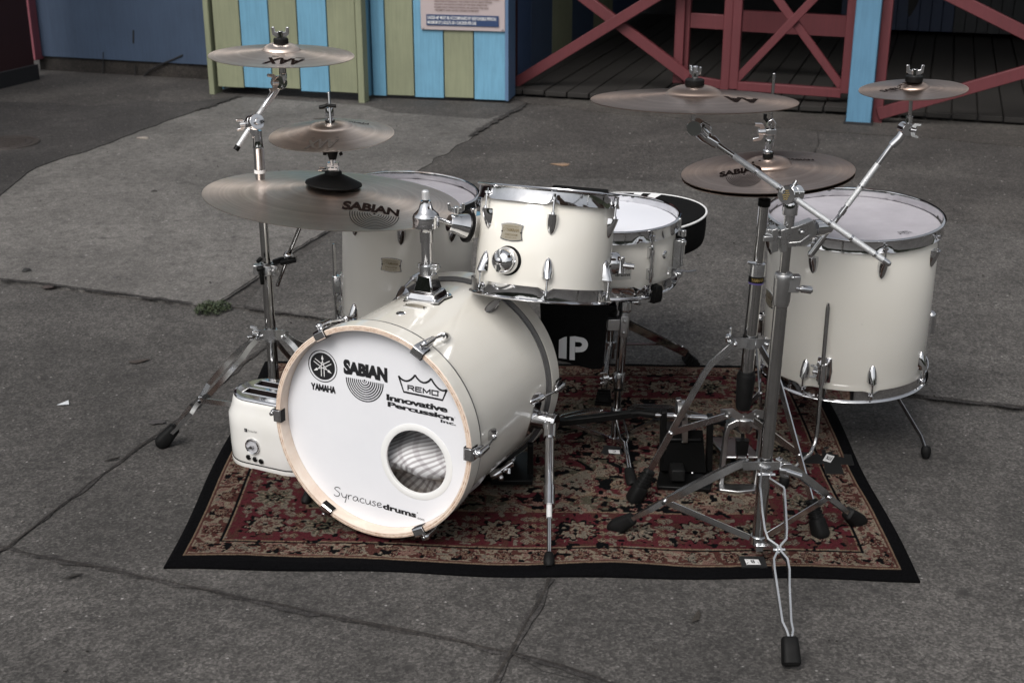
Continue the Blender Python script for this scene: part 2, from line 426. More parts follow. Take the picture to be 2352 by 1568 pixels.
# ================================================================== FACADE  (u along the front, w into the building)
FO = V(-.874, 7.828, 0); FU = nrm(V(.958, -.287, 0)); FW = V(-FU[1], FU[0], 0)
def fp(x, y, w=0.0): return onplane(x, y, FO + FW * w, FW)
def fu(p): return float(np.dot(V(p) - FO, FU))
def fuvz(u, w, z): return FO + FU * u + FW * w + V(0, 0, z)
def painted(name, c, r=.55, wear=.25, plank=None):
    m = mat(name, c, r); v = coord(m); f = noise(m, v, 2.2, 5, .6); g = noise(m, coord(m, 'Object', (1, 1, .25)), 26, 6, .7); gg = noise(m, coord(m, 'Object', (1, 1, .05)), 90, 4, .7); chip = noise(m, v, 38, 6, .8)
    col = ramp(m, f, [(.3, tuple(x * .86 for x in c)), (.7, tuple(min(1, x * 1.08) for x in c))])
    col = mix(m, ramp(m, g, [(.56, (0, 0, 0)), (.76, (wear,) * 3)]), col, tuple(x * .55 for x in c))
    col = mix(m, 1.0, col, ramp(m, gg, [(.38, (.91,) * 3), (.6, (1.05,) * 3)]), 'MULTIPLY')
    col = mix(m, ramp(m, chip, [(.69, (0, 0, 0)), (.72, (.8, .8, .8))]), col, (.07, .06, .05))
    lk(m, col, BS(m).inputs['Base Color']); bump(m, gg, .25, .002); return m
P_blue = painted('sky_blue_paint', (.135, .315, .45))
P_green = painted('sage_green_paint', (.225, .24, .155))
P_slate = painted('slate_blue_paint', (.042, .066, .112), .6, .4)
P_red = painted('barn_red_paint', (.105, .020, .025), .55, .3)
P_dred = painted('dark_red_paint', (.030, .008, .009), .6)
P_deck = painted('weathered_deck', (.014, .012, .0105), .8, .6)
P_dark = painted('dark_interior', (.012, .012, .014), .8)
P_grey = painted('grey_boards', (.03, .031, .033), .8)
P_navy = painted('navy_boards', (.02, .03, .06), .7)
TOP = 2.9
def wallbox(mb, u0, u1, w0, w1, z0, z1, m=0):
    mb.box(fuvz((u0 + u1) / 2, (w0 + w1) / 2, (z0 + z1) / 2), (abs(u1 - u0), abs(w1 - w0), z1 - z0), FU, FW, (0, 0, 1), m)

# left plain blue wall
a = gr(90, 163); b = gr(487, 186); wd = nrm(b - a); wn = V(-wd[1], wd[0], 0)
root = thing('blue_wall', 'dark slate blue boarded wall beside the striped booth', 'wall', a)
mb = MB(); L = np.linalg.norm(b - a) + .5
mb.box(a + wd * L / 2 + wn * .05 + V(0, 0, .1 + TOP / 2), (L, .1, TOP), wd, wn)
obj('panel', mb, P_slate, root)
mb = MB(); mb.box(a + wd * L / 2 + wn * .06 + V(0, 0, .052), (L, .09, .095), wd, wn); obj('plinth', mb, G_joint, root)
mb = MB()
for px, y0, y1, wdt in ((306, 70, 100, .01), (237, 120, 178, .006), (311, 150, 181, .006)):
    p = onplane(px, y0, a - wn * .002, wn); q = onplane(px, y1, a - wn * .002, wn); mb.beam(p, q, wdt, .004, wn)
pts = [onplane(x, y, a - wn * .002, wn) for x, y in ((330, 176), (345, 160), (372, 147), (398, 137), (420, 127))]
mb.tube(pts, .006, 5); obj('split', mb, P_dark, root)
mb = MB(); p = a - wn * .02; mb.box(p + wd * .0 + V(0, 0, TOP / 2 + .08), (.075, .10, TOP), wd, wn); obj('corner_trim', mb, painted('pink_red_trim', (.24, .07, .09)), root, bevel=.004)
# dark red wall at the far left
c0 = gr(86, 184); c1 = gr(0, 205); d = nrm(c1 - c0); q = V(-d[1], d[0], 0)
root = thing('red_wall', 'very dark red wall at the far left edge', 'wall', c0)
mb = MB(); mb.box(c0 + d * 2 - q * .06 + V(0, 0, TOP / 2), (4, .1, TOP), d, q); obj('panel', mb, P_dred, root)
mb = MB(); mb.box(c0 + d * 2 - q * .005 + V(0, 0, .05), (4, .05, .1), d, q); obj('skirting', mb, P_dark, root)

# striped booth
root = thing('striped_booth', 'booth clad in sage green and sky blue vertical boards', 'booth', FO)
def boards(name, marks, w, ybase, cols, z1, parent, z0=.02):
    mb = MB(); us = [fu(fp(x, y, w)) for x, y in marks]
    for i in range(len(us) - 1):
        wallbox(mb, us[i] + .003, us[i + 1] - .003, w, w + .03, z0 + .006 * ((i * 7) % 3), z1, cols[i])
    wallbox(mb, us[0], us[-1], w + .012, w + .10, z0 + .02, z1 - .01, 2)
    return obj(name, mb, [P_green, P_blue, P_dark], parent, bevel=.002)
yb = lambda x: 218 + (x - 492) * 19 / 343
boards('front_wall', [(x, yb(x)) for x in (502, 563, 628, 692, 759, 824)], 0, 0, [0, 1, 0, 1, 0], TOP, root, .05)
mb = MB(); u = fu(fp(497, 218)); wallbox(mb, u - .035, u + .0, -.02, .08, 0, TOP)
obj('corner_trim', mb, P_green, root, bevel=.003)
u2 = fu(fp(833, 237)); mb = MB(); wallbox(mb, u2 - .018, u2 + .022, -.02, .05, 0, TOP); obj('corner_trim', mb, P_green, root, bevel=.003)
mb = MB(); wallbox(mb, u - .03, u + .01, .081, .9, .02, TOP); wallbox(mb, u2 - .045, u2 - .005, .051, .26, .02, TOP - .01); obj('side_wall', mb, P_blue, root)
wr = .2; 
P0 = gr(857, 227); wr = float(np.dot(P0 - FO, FW)); P1 = gr(1163, 239)
rm = [(857, 227), (889, 229), (953, 231), (1021, 234), (1089, 236), (1163, 239)]
# the recessed wall turns a little towards the front
RU = nrm(P1 - P0); RN = V(-RU[1], RU[0], 0)
def rp(x, y, off=0.0): return onplane(x, y, P0 + RN * off, RN)
mb = MB(); us = [float(np.dot(rp(x, y) - P0, RU)) for x, y in rm]
for i in range(5):
    ccol = [1, 0, 1, 0, 1][i]; m0 = (us[i] + us[i + 1]) / 2
    mb.box(P0 + RU * m0 + RN * .015 + V(0, 0, TOP / 2 + .02 + .006 * (i % 2)), (us[i + 1] - us[i] - .006, .03, TOP), RU, RN, (0, 0, 1), ccol)
mb.box(P0 + RU * (us[-1] / 2) + RN * .06 + V(0, 0, TOP / 2 + .02), (us[-1] - .02, .08, TOP - .04), RU, RN, (0, 0, 1), 2)
obj('recessed_wall', mb, [P_green, P_blue, P_dark], root, bevel=.002)
mb = MB(); pc = P0 + RU * (us[-1] + .004); mb.box(pc + RN * .09 + V(0, 0, TOP / 2 + .02), (.02, .2, TOP), RU, RN); obj('corner_board', mb, painted('grey_blue_edge', (.09, .16, .27)), root)

# ---- text tools
_tc = {}
def text2d(s, bold=0.0, shear=0.0, space=1.0):
    k = (s, bold, shear, space)
    if k in _tc: return _tc[k]
    cu = bpy.data.curves.new('t', 'FONT'); cu.body = s; cu.size = 1; cu.offset = bold; cu.shear = shear; cu.space_character = space; cu.resolution_u = 4
    ob = bpy.data.objects.new('t', cu); COL.objects.link(ob); bpy.context.view_layer.update()
    dg = bpy.context.evaluated_depsgraph_get(); me = bpy.data.meshes.new_from_object(ob.evaluated_get(dg))
    vs = [(v.co.x, v.co.y) for v in me.vertices]; fs = [tuple(p.vertices) for p in me.polygons]
    bpy.data.objects.remove(ob); bpy.data.curves.remove(cu); bpy.data.meshes.remove(me); _tc[k] = (vs, fs); return vs, fs
def text_fit(mb, s, x0, y0, x1, y1, fn, bold=0.0, shear=0.0, space=1.0, m=0, warp=None):
    vs, fs = text2d(s, bold, shear, space); a = np.array(vs); lo = a.min(0); hi = a.max(0)
    out = []
    for p in a:
        u = (p[0] - lo[0]) / (hi[0] - lo[0]); v = (p[1] - lo[1]) / (hi[1] - lo[1])
        x, y = x0 + (x1 - x0) * u, y0 + (y1 - y0) * v
        if warp: x, y = warp(x, y, u, v)
        out.append(fn(x, y))
    mb.add(out, fs, m)
def bold_fit(mb, s, x0, y0, x1, y1, fn3, dx, dy, bold=0.02, **k):
    for i, (a, b) in enumerate(((-1, -1), (1, -1), (-1, 1), (1, 1), (0, 0))):
        text_fit(mb, s, x0 + a * dx, y0 + b * dy, x1 + a * dx, y1 + b * dy, (lambda u, v, i=i: fn3(u, v, .0005 + .00012 * i)), bold, **k)
def stroke(mb, pts, wd, fn, m=0):
    """flat line of width wd along 2-D pts"""
    P = [np.array(p, float) for p in pts]; L = []; R = []
    for i, p in enumerate(P):
        t = P[min(i + 1, len(P) - 1)] - P[max(i - 1, 0)]; t = t / (np.linalg.norm(t) + 1e-12); q = np.array([-t[1], t[0]])
        L.append(p + q * wd / 2); R.append(p - q * wd / 2)
    n = len(P); mb.add([fn(*p) for p in L] + [fn(*p) for p in R], [(n + i, n + i + 1, i + 1, i) for i in range(n - 1)], m)
SF = {'Y': (1.0, [[(0, 1), (.5, .45), (1, 1)], [(.5, .5), (.5, 0)]]), 'A': (1.0, [[(0, 0), (.5, 1), (1, 0)], [(.2, .3), (.8, .3)]]), 'M': (1.15, [[(0, 0), (0, 1), (.5, .2), (1, 1), (1, 0)]]), 'H': (1.0, [[(0, 0), (0, 1)], [(1, 0), (1, 1)], [(0, .52), (1, .52)]]),
      'R': (1.0, [[(0, 0), (0, 1), (.8, 1), (.97, .88), (.97, .62), (.8, .5), (0, .5)], [(.5, .5), (1, 0)]]), 'E': (.95, [[(1, 1), (0, 1), (0, 0), (1, 0)], [(0, .52), (.9, .52)]]), 'O': (1.0, [[(0, .5), (0, 1), (1, 1), (1, 0), (0, 0), (0, .5)]]), 'S': (1., [[(1, .85), (.8, 1), (.2, 1), (0, .78), (.2, .55), (.8, .45), (1, .22), (.8, 0), (.2, 0), (0, .15)]]), 'B': (1., [[(0, 0), (0, 1), (.75, 1), (.95, .78), (.75, .53), (0, .53)], [(.75, .53), (1, .27), (.75, 0), (0, 0)]]), 'I': (.25, [[(.5, 0), (.5, 1)]]), 'N': (1., [[(0, 0), (0, 1), (1, 0), (1, 1)]])}
def stroke_word(mb, word, x0, y0, x1, y1, wd, fn, slope=0.0, gap=.36, m=0):
    tot = sum(SF[c][0] for c in word) + gap * (len(word) - 1); k = (x1 - x0) / tot; cx = x0
    for c in word:
        for st in SF[c][1]:
            P = [(cx + px * SF[c][0] * k, y0 + py * (y1 - y0) + slope * (cx - x0)) for px, py in st]
            for a, b in zip(P[:-1], P[1:]):
                d = math.hypot(b[0] - a[0], b[1] - a[1]); e = wd * .38 / max(d, 1e-9)
                stroke(mb, [(a[0] - (b[0] - a[0]) * e, a[1] - (b[1] - a[1]) * e), (b[0] + (b[0] - a[0]) * e, b[1] + (b[1] - a[1]) * e)], wd, fn, m)
        cx += (SF[c][0] + gap) * k
def disc2(mb, cx, cy, r, fn, m=0, n=40):
    mb.add([fn(cx + r * math.cos(a), cy + r * math.sin(a)) for a in np.linspace(0, 2 * pi, n, endpoint=False)], [tuple(range(n))], m)

# sign board
sb0 = rp(1024, 66, -.012); X0 = float(np.dot(rp(967, 66, -.012) - P0, RU)); X1 = float(np.dot(rp(1160, 76, -.012) - P0, RU)); Z0 = rp(967, 68, -.012)[2]
sgn = thing('sign_board', 'white notice board with a blue panel of print on the striped booth wall', 'sign', P0 + RU * X0 + V(0, 0, Z0))
SW = X1 - X0; 
def sf(u, v, h=0.0): return P0 + RU * (X0 + u) - RN * (.016 + h) + V(0, 0, Z0 + v)
mb = MB(); mb.box(sf(SW / 2, .30, -.006), (SW, .60, .008), RU, V(0, 0, 1), RN); obj('board', mb, mat('pinkish_white_enamel', (.42, .355, .355), .35), sgn, bevel=.002)
mb = MB(); sfh = lambda h: (lambda u, v: sf(u, v, h))
hB = sfh(.003); mb.add([hB(.035, .026), hB(SW - .035, .026), hB(SW - .035, .088), hB(.035, .088)], [(0, 1, 2, 3)]); obj('blue_panel', mb, mat('navy_print', (.02, .045, .12), .5), sgn, flat=True)
mb = MB(); hT = sfh(.005)
text_fit(mb, "UNDER 48\" MUST BE ACCOMPANIED BY RESPONSIBLE PERSON.", .043, .061, SW - .048, .080, hT, .012)
text_fit(mb, "MAXIMUM OF 2 ADULTS OR 1 CHILDREN PER CAR.", .043, .034, SW - .165, .053, hT, .012)
obj('white_lettering', mb, M_whiteink, sgn, flat=True)
mb = MB()
lines = ["PATRONS MUST BE 36\" TO RIDE. CHILDREN UNDER 48\"", "MUST RIDE WITH AN ADULT. RIDERS MUST REMAIN SEATED", "FOR SAFETY REASONS DO NOT RIDE IF PREGNANT OR ILL", "KEEP HANDS AND FEET INSIDE OF CAR AT ALL TIMES. DO",
         "PERSONS ABOUT TO MEET THE REQUIREMENTS INDICATED OR EXTENDED", "PERSON OPERATING THE RIDE CAN STOP AND GATE CONTROL. IN CASE", "WAIT FOR ATTENDANT. THE OPERATOR OF GREAT REPAIR", "FOLLOW THE INSTRUCTIONS OF THE RIDE OPERATOR",
         "PLEASE WALK WHEN ENTERING OR LEAVING THE RIDE", "THE EMPTY AND LOADS CARRIED FROM RIDE"]
for i, l in enumerate(lines):
    zz = .108 + .0165 * (len(lines) - 1 - i); ln = min(SW - .12, len(l) * .0071)
    text_fit(mb, l, .085, zz, .085 + ln, zz + .010, hT, .02)
obj('black_lettering', mb, mat('faded_brown_print', (.13, .08, .07), .6), sgn, flat=True)
mb = MB()
for u_, v_ in ((.014, .012), (SW - .014, .012), (.014, .585), (SW - .014, .585)): mb.lathe(sf(u_, v_, .002), -RN, [(.0001, .003), (.004, .002), (.005, 0)], 10)
obj('screw', mb, M_steel, sgn)

# pavilion ------------------------------------------------------------
dk0 = gr(1166, 223); wdk = float(np.dot(dk0 - FO, FW)); dk1 = gr(2315, 292)
DU = nrm(gr(1930, 268) - gr(1166, 224)); DU = nrm(V(DU[0], DU[1], 0)); DN = V(-DU[1], DU[0], 0); D0 = dk0
DZ = .055
def dpn(x, y, off=0.0): return onplane(x, y, D0 + DN * off, DN)
def duz(u, w, z): return D0 + DU * u + DN * w + V(0, 0, z)
deck = thing('wooden_deck', 'dark weathered plank deck under the pavilion', 'deck', D0)
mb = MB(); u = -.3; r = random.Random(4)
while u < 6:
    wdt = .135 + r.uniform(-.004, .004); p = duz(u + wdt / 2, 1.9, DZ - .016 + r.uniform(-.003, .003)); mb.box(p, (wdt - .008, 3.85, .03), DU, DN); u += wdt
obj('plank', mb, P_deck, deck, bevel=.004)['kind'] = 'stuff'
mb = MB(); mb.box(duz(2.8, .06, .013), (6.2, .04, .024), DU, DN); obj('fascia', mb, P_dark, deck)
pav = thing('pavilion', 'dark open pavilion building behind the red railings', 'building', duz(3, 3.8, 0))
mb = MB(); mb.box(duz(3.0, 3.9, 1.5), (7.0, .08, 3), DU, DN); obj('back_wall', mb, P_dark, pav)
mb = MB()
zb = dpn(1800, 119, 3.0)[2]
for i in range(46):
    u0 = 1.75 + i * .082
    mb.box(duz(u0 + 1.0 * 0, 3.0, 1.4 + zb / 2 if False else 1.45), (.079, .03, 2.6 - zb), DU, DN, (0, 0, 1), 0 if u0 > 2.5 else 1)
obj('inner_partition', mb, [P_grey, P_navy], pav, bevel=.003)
mb = MB(); mb.box(duz(3.0, 2.0, 1.95), (7.2, 4.4, .10), DU, DN); obj('roof', mb, P_dark, pav)  # roof out of view, set low to darken the interior
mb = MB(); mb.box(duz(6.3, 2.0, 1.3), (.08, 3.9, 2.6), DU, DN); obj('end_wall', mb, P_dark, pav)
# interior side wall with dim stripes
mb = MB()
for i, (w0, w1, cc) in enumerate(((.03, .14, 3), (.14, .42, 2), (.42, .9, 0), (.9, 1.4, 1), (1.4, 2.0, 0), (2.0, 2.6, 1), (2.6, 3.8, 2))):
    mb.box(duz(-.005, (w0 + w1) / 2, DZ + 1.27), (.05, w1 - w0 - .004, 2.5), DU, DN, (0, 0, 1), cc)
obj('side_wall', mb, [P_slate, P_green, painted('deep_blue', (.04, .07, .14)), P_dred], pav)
# red railings in the front
def rail(root, pts, wd, th, off, name):
    mb = MB()
    for (x0, y0), (x1, y1) in [pts]:
        p, q = dpn(x0, y0, off), dpn(x1, y1, off); mb.beam(p, q, wd, th, DN)
    return obj(name, mb, P_red, root, bevel=.003)
def ext(p, q, k=1.0):  # extend p->q beyond q
    return (p[0] + (q[0] - p[0]) * k, p[1] + (q[1] - p[1]) * k)
r1 = thing('railing_panel', 'red cross braced railing next to the striped booth', 'railing', dpn(1166, 205, .1), 'red railings along the pavilion')
rail(r1, ((1164, 203), ext((1164, 203), (1411, 52), 1.75)), .062, .04, .10, 'brace'); rail(r1, ((1582, 178), ext((1582, 178), (1411, 48), 1.75)), .062, .04, .145, 'brace')
g0 = thing('railing_panel', 'narrow red framed panel behind the first crossed railing', 'railing', dpn(1560, 190, .22), 'red railings along the pavilion')
def vert(root, x, y, wd, off, name='post', th=.05, x2=None):
    b_ = dpn(x, y, off); mb = MB(); mb.box(V(b_[0], b_[1], (b_[2] + 2.45) / 2), (wd, th, 2.45 - b_[2]), DU, DN); return obj(name, mb, P_red, root, bevel=.003)
vert(g0, 1557, 190, .055, .22); vert(g0, 1574, 196, .03, .26, 'post')
mb = MB(); p = dpn(1580, 182, .26); q = dpn(1668, 196, .26); mb.beam(p, q, .035, .05, V(0, 0, 1)); obj('bottom_rail', mb, P_red, g0, bevel=.003)
p = dpn(1572, 46, .26); q = dpn(1668, 52, .26); mb = MB(); mb.beam(p, q, .03, .085, V(0, 0, 1)); obj('middle_rail', mb, P_red, g0, bevel=.003)
g1 = thing('gate', 'red cross braced gate between the narrow panel and blue post', 'gate', dpn(1680, 205, .12))
vert(g1, 1665, 206, .05, .13, 'gate_post'); vert(g1, 1685, 204, .052, .10, 'frame_post'); vert(g1, 1940, 214, .05, .10, 'frame_post')
mb = MB(); mb.beam(dpn(1693, 197, .10), dpn(1932, 214, .10), .045, .05, V(0, 0, 1)); obj('bottom_rail', mb, P_red, g1, bevel=.003)
rail(g1, ((1692, 182), ext((1692, 182), (1822, 47), 1.7)), .045, .03, .10, 'brace'); rail(g1, ((1932, 198), ext((1932, 198), (1822, 47), 1.7)), .045, .03, .125, 'brace')
g2 = thing('partition_rail', 'wide dark red rail inside behind the gate', 'rail', dpn(1800, 60, .8))
mb = MB(); mb.beam(dpn(1700, 48, .8), dpn(1968, 62, .8), .04, .125, V(0, 0, 1)); obj('plank', mb, P_red, g2)
bp_ = gr(1970, 290); bp2 = gr(1942, 289); bp3 = gr(1999, 291)
post = thing('support_post', 'square sky blue post standing before the red railings', 'post', bp_)
mb = MB(); pw = np.linalg.norm(bp3 - bp2); mb.box(bp_ + DN * pw / 2 + V(0, 0, 1.4), (pw, pw, 2.8), DU, DN); obj('shaft', mb, painted('post_blue_paint', (.09, .215, .33)), post, bevel=.004)
mb = MB(); mb.box(bp_ + DN * pw / 2 + V(0, 0, .012), (pw + .02, pw + .02, .02), DU, DN); obj('foot_plate', mb, P_dark, post)
rp2 = thing('railing_panel', 'red crossed railing right of the blue post', 'railing', gr(2008, 288), 'red railings along the pavilion')
q0 = gr(2012, 288); mb = MB(); mb.box(q0 + DN * .07 + V(0, 0, 1.25), (.055, .07, 2.5), DU, DN); obj('post', mb, P_red, rp2, bevel=.003)
def rq(x, y, off=0): return onplane(x, y, q0 + DN * (.04 + off), DN)
mb = MB(); mb.beam(rq(2016, 262), rq(*ext((2016, 262), (2352, 166), 1.8)), .065, .035, DN); obj('brace', mb, P_red, rp2, bevel=.003)
mb = MB(); mb.beam(rq(*ext((2352, 75), (2190, -6), 2.2), .045), rq(*ext((2190, -6), (2352, 75), 2.4), .045), .065, .035, DN); obj('brace', mb, P_red, rp2, bevel=.003)
hc = thing('hanging_cloth', 'pointed dark cloth tip hanging in the pavilion above the splash cymbal', 'cloth', dpn(2095, 0, .9))
mb = MB(); poly = [(2085, 30), (2086, 40), (2092, 36), (2104, 16), (2116, -12), (2140, -120), (2092, -120), (2087, -10)]
pp = [dpn(x, y, .9) for x, y in poly]; mb.add(pp + [p + DN * .012 for p in pp], [tuple(range(8)), tuple(reversed(range(8, 16)))] + [(i, (i + 1) % 8, 8 + (i + 1) % 8, 8 + i) for i in range(8)]); o = obj('cloth', mb, M_blackfab, hc, flat=True); fixnormals(o)
# dim switch box inside
sw = thing('switch_box', 'small pale switch box low in the dark pavilion behind the crossed railing', 'box', dpn(1352, 18, 2.6))
mb = MB(); p = dpn(1352, 18, 2.6); mb.box(p, (.16, .05, .11), DU, DN); obj('case', mb, mat('aged_plastic', (.12, .115, .095), .6), sw, bevel=.004)
mb = MB(); mb.box(p - DN * .028, (.05, .01, .04), DU, DN); obj('cover', mb, M_blackmetal, sw)

# drain cover, far left
p = gr(12, 335); dc = thing('drain_cover', 'round dark metal cover set in the paving at far left', 'drain cover', p)
mb = MB(); mb.lathe(p + V(0, 0, .012), (0, 0, 1), [(.001, .006), (.13, .006), (.135, .002), (.145, .002), (.146, .007), (.168, .007), (.172, 0)], 48)
for i in range(-4, 5): mb.box(p + V(0, i * .024, .02), (.2 * math.sqrt(max(.05, 1 - (i / 5.) ** 2)), .008, .004))
obj('plate', mb, painted('rusty_iron', (.035, .028, .025), .7), dc)

# weed in the joint (leafy tuft)
wp = gr(485, 715)
root = thing('weed', 'small green weed growing at the corner of the paving joint', 'weed', wp)
mb = MB(); r = random.Random(5)
for (cx, cy, R_, N) in ((484, 716, .045, 340), (512, 712, .022, 70), (466, 719, .022, 90), (528, 712, .008, 15)):
    cc = gr(cx, cy)
    for i in range(N):
        a = r.uniform(0, 2 * pi); rr = R_ * math.sqrt(r.random()); hgt = .028 * (1 - (rr / R_) ** 2) * r.uniform(.3, 1.1) + .006
        p = cc + V(rr * math.cos(a) * 1.15, rr * math.sin(a) * 1.3, hgt + .002); t = nrm(V(r.uniform(-1, 1), r.uniform(-1, 1), r.uniform(-.2, .8))); s_ = nrm(np.cross(t, V(r.uniform(-.4, .4), r.uniform(-.4, .4), 1))); l = r.uniform(.004, .009)
        mb.add([p - t * l, p + s_ * l * .45, p + t * l, p - s_ * l * .45], [(0, 1, 2, 3)])
lm = mat('weed_leaf', (.06, .10, .035), .6); lk(lm, ramp(lm, noise(lm, coord(lm), 60, 3), [(.3, (.018, .03, .012)), (.7, (.06, .075, .038))]), BS(lm).inputs['Base Color'])
obj('foliage', mb, lm, root, flat=True)
mb = MB()
for i in range(14):
    a = r.uniform(0, 2 * pi); e = wp + V(.035 * math.cos(a), .04 * math.sin(a), .012); mb.tube([wp + V(0, 0, .003), (wp + e) / 2 + V(0, 0, .008), e], .0012, 5)
obj('stem', mb, mat('weed_stem', (.08, .09, .04), .6), root)

# litter
def blob(name, px, size, col, label, cat, seed, flatk=.35, elong=1.0, ang=0., zoff=.004):
    r = random.Random(seed); c_ = gr(*px); mb = MB(); rings = []
    e = (V(math.cos(ang), math.sin(ang), 0), V(-math.sin(ang), math.cos(ang), 0))
    for j, ph in enumerate(np.linspace(.03, pi - .03, 8)):
        rings.append([c_ + V(0, 0, zoff + size * flatk * .8) + size * (math.sin(ph) * math.cos(a) * elong * e[0] + math.sin(ph) * math.sin(a) * e[1]) * (1 + .25 * math.sin(3 * a + seed) + r.uniform(-.1, .1)) + V(0, 0, math.cos(ph) * size * flatk)
                      for a in np.linspace(0, 2 * pi, 10, endpoint=False)])
    mb.ringloft(rings, True, True, True); m = mat(name + '_mat', col, .8); lk(m, ramp(m, noise(m, coord(m), 120, 4), [(.3, tuple(x * .6 for x in col)), (.7, tuple(x * 1.3 for x in col))]), BS(m).inputs['Base Color'])
    o = obj(name, mb, m, loc=c_, sharp=60); tag(o, label, cat)
blob('pebble', (61, 627), .016, (.02, .02, .02), 'dark pebble on the pale slab at far left', 'pebble', 1, .5)
blob('pebble', (111, 665), .014, (.04, .03, .028), 'brown pebble lying on the long paving joint at left', 'pebble', 2, .5, 1.4)
blob('pebble', (355, 564 - 120), .012, (.03, .028, .025), 'small dark pebble in the middle of the pale slab', 'pebble', 3, .5)
blob('dead_leaf', (1021, 310), .03, (.05, .045, .04), 'dark leaf on the pale slab behind the small cymbal', 'leaf', 4, .08, 2.0)
blob('dead_leaf', (1288, 381), .026, (.26, .17, .11), 'dry orange leaf on the asphalt behind the rack tom', 'leaf', 5, .12, 1.7, -.2)
blob('dead_leaf', (2246, 1040 - 240), .010, (.02, .02, .018), 'dark leaf crumb beside the right floor tom', 'leaf', 6, .2)
blob('dead_leaf', (318, 840 - 8), .012, (.045, .035, .03), 'small brown leaf on rough concrete left of the stand', 'leaf', 7, .1, 2.6, .4)
blob('dead_leaf', (361, 972), .014, (.05, .045, .045), 'flat grey leaf behind the left stand foot', 'leaf', 8, .06, 1.5)
blob('stick', (258, 1058), .004, (.02, .018, .016), 'black twig on the concrete near the left stand foot', 'twig', 9, .6, 5, .55)
blob('stick', (168, 1327), .004, (.02, .018, .016), 'black twig at the lower left of the paving', 'twig', 10, .6, 5, .6)
blob('pebble', (330, 322), .02, (.25, .22, .19), 'pale stone chip on the edge of the dark paving', 'stone', 11, .4, 1.6)
blob('pebble', (735, 277), .022, (.04, .035, .03), 'dark stone chip in front of the striped booth', 'stone', 12, .2, 1.8)
blob('stick', (1600, 1400 + 20), .006, (.03, .025, .02), 'tiny twig on the concrete in front of the rug', 'twig', 13, .3, 4.0, 1.2)
c_ = gr(150, 930); mb = MB(); mb.add([c_ + V(-.022, -.006, .003), c_ + V(-.004, -.012, .006), c_ + V(.012, -.004, .004), c_ + V(.006, .012, .010), c_ + V(-.006, .004, .007)], [(0, 1, 4), (1, 2, 3, 4)])
o = obj('paper_scrap', mb, mat('paper', (.5, .52, .54), .8), loc=c_, flat=True); tag(o, 'white torn paper scrap on the concrete at left', 'paper')

mb = MB(); r = random.Random(44)
for i in range(420):
    x = r.uniform(-2.4, 2.6); y = r.uniform(1.9, 7.2)
    if -.8 < x < .95 and 2.4 < y < 3.72: continue
    s_ = r.uniform(.0015, .0045); z = .012 if y > 3.3 else .001; rings = []
    for k, (f, h) in enumerate(((1, 0), (.9, .6), (.3, 1.0))): rings.append([V(x + s_ * f * math.cos(a) * r.uniform(.7, 1.2), y + s_ * f * math.sin(a) * r.uniform(.7, 1.2), z + s_ * h) for a in np.linspace(0, 2 * pi, 6, endpoint=False)])
    mb.ringloft(rings, True, False, True)
gm = mat('grit_stone', (.05, .045, .04), .85); oi = noise(gm, coord(gm), 3.0, 2); lk(gm, ramp(gm, noise(gm, coord(gm), 30, 1), [(.4, (.02, .018, .016)), (.6, (.14, .13, .12))]), BS(gm).inputs['Base Color'])
o = obj('grit', mb, gm, flat=True); tag(o, 'scattered stone grit lying over the paving', 'grit', kind='stuff')
# ================================================================== RUG
RA, RB, RC_, RD = gr(375, 1308), gr(2113, 1338), gr(1862, 845), gr(612, 833)   # front left, front right, back right, back left
def rugpt(s, t, z):                     # s 0..1 left-right, t 0..1 front-back
    p = (RA * (1 - s) + RB * s) * (1 - t) + (RD * (1 - s) + RC_ * s) * t
    return V(p[0], p[1], z)
RW, RH = 1.60, 1.19
def value_noise(x, y, sc, seed):
    g = np.random.default_rng(seed).random((128, 128)); X = x * sc; Y = y * sc; xi = np.floor(X).astype(int); yi = np.floor(Y).astype(int); fx = X - xi; fy = Y - yi
    fx = fx * fx * (3 - 2 * fx); fy = fy * fy * (3 - 2 * fy); a = g[xi % 128, yi % 128]; b_ = g[(xi + 1) % 128, yi % 128]; c_ = g[xi % 128, (yi + 1) % 128]; d_ = g[(xi + 1) % 128, (yi + 1) % 128]
    return (a * (1 - fx) + b_ * fx) * (1 - fy) + (c_ * (1 - fx) + d_ * fx) * fy
def fbm(x, y, sc, seed, o=3): return sum(value_noise(x, y, sc * 2 ** k, seed + k) * .5 ** k for k in range(o)) / sum(.5 ** k for k in range(o))
NX, NY = 760, 566
sx, ty = np.meshgrid(np.linspace(0, 1, NX), np.linspace(0, 1, NY)); X = sx * RW; Y = ty * RH
RED = (.050, .0105, .0135); BEI = (.125, .102, .077); OLV = (.046, .042, .030); BLK = (.0022, .0022, .0026); BRN = (.045, .018, .015); TAN = (.105, .074, .052); GRY = (.095, .082, .066); PNK = (.110, .066, .054)
pal = np.array([RED, BEI, OLV, BLK, BRN, TAN, GRY, PNK])
idx = np.zeros(X.shape, int)
WXX = (fbm(X, Y, 60, 200, 3) - .5) * .012; WYY = (fbm(X, Y, 60, 230, 3) - .5) * .012
de = np.minimum(np.minimum(X, RW - X), np.minimum(Y, RH - Y))             # distance to the rug edge
mx = np.abs(X - RW / 2); my = np.abs(Y - RH / 2)
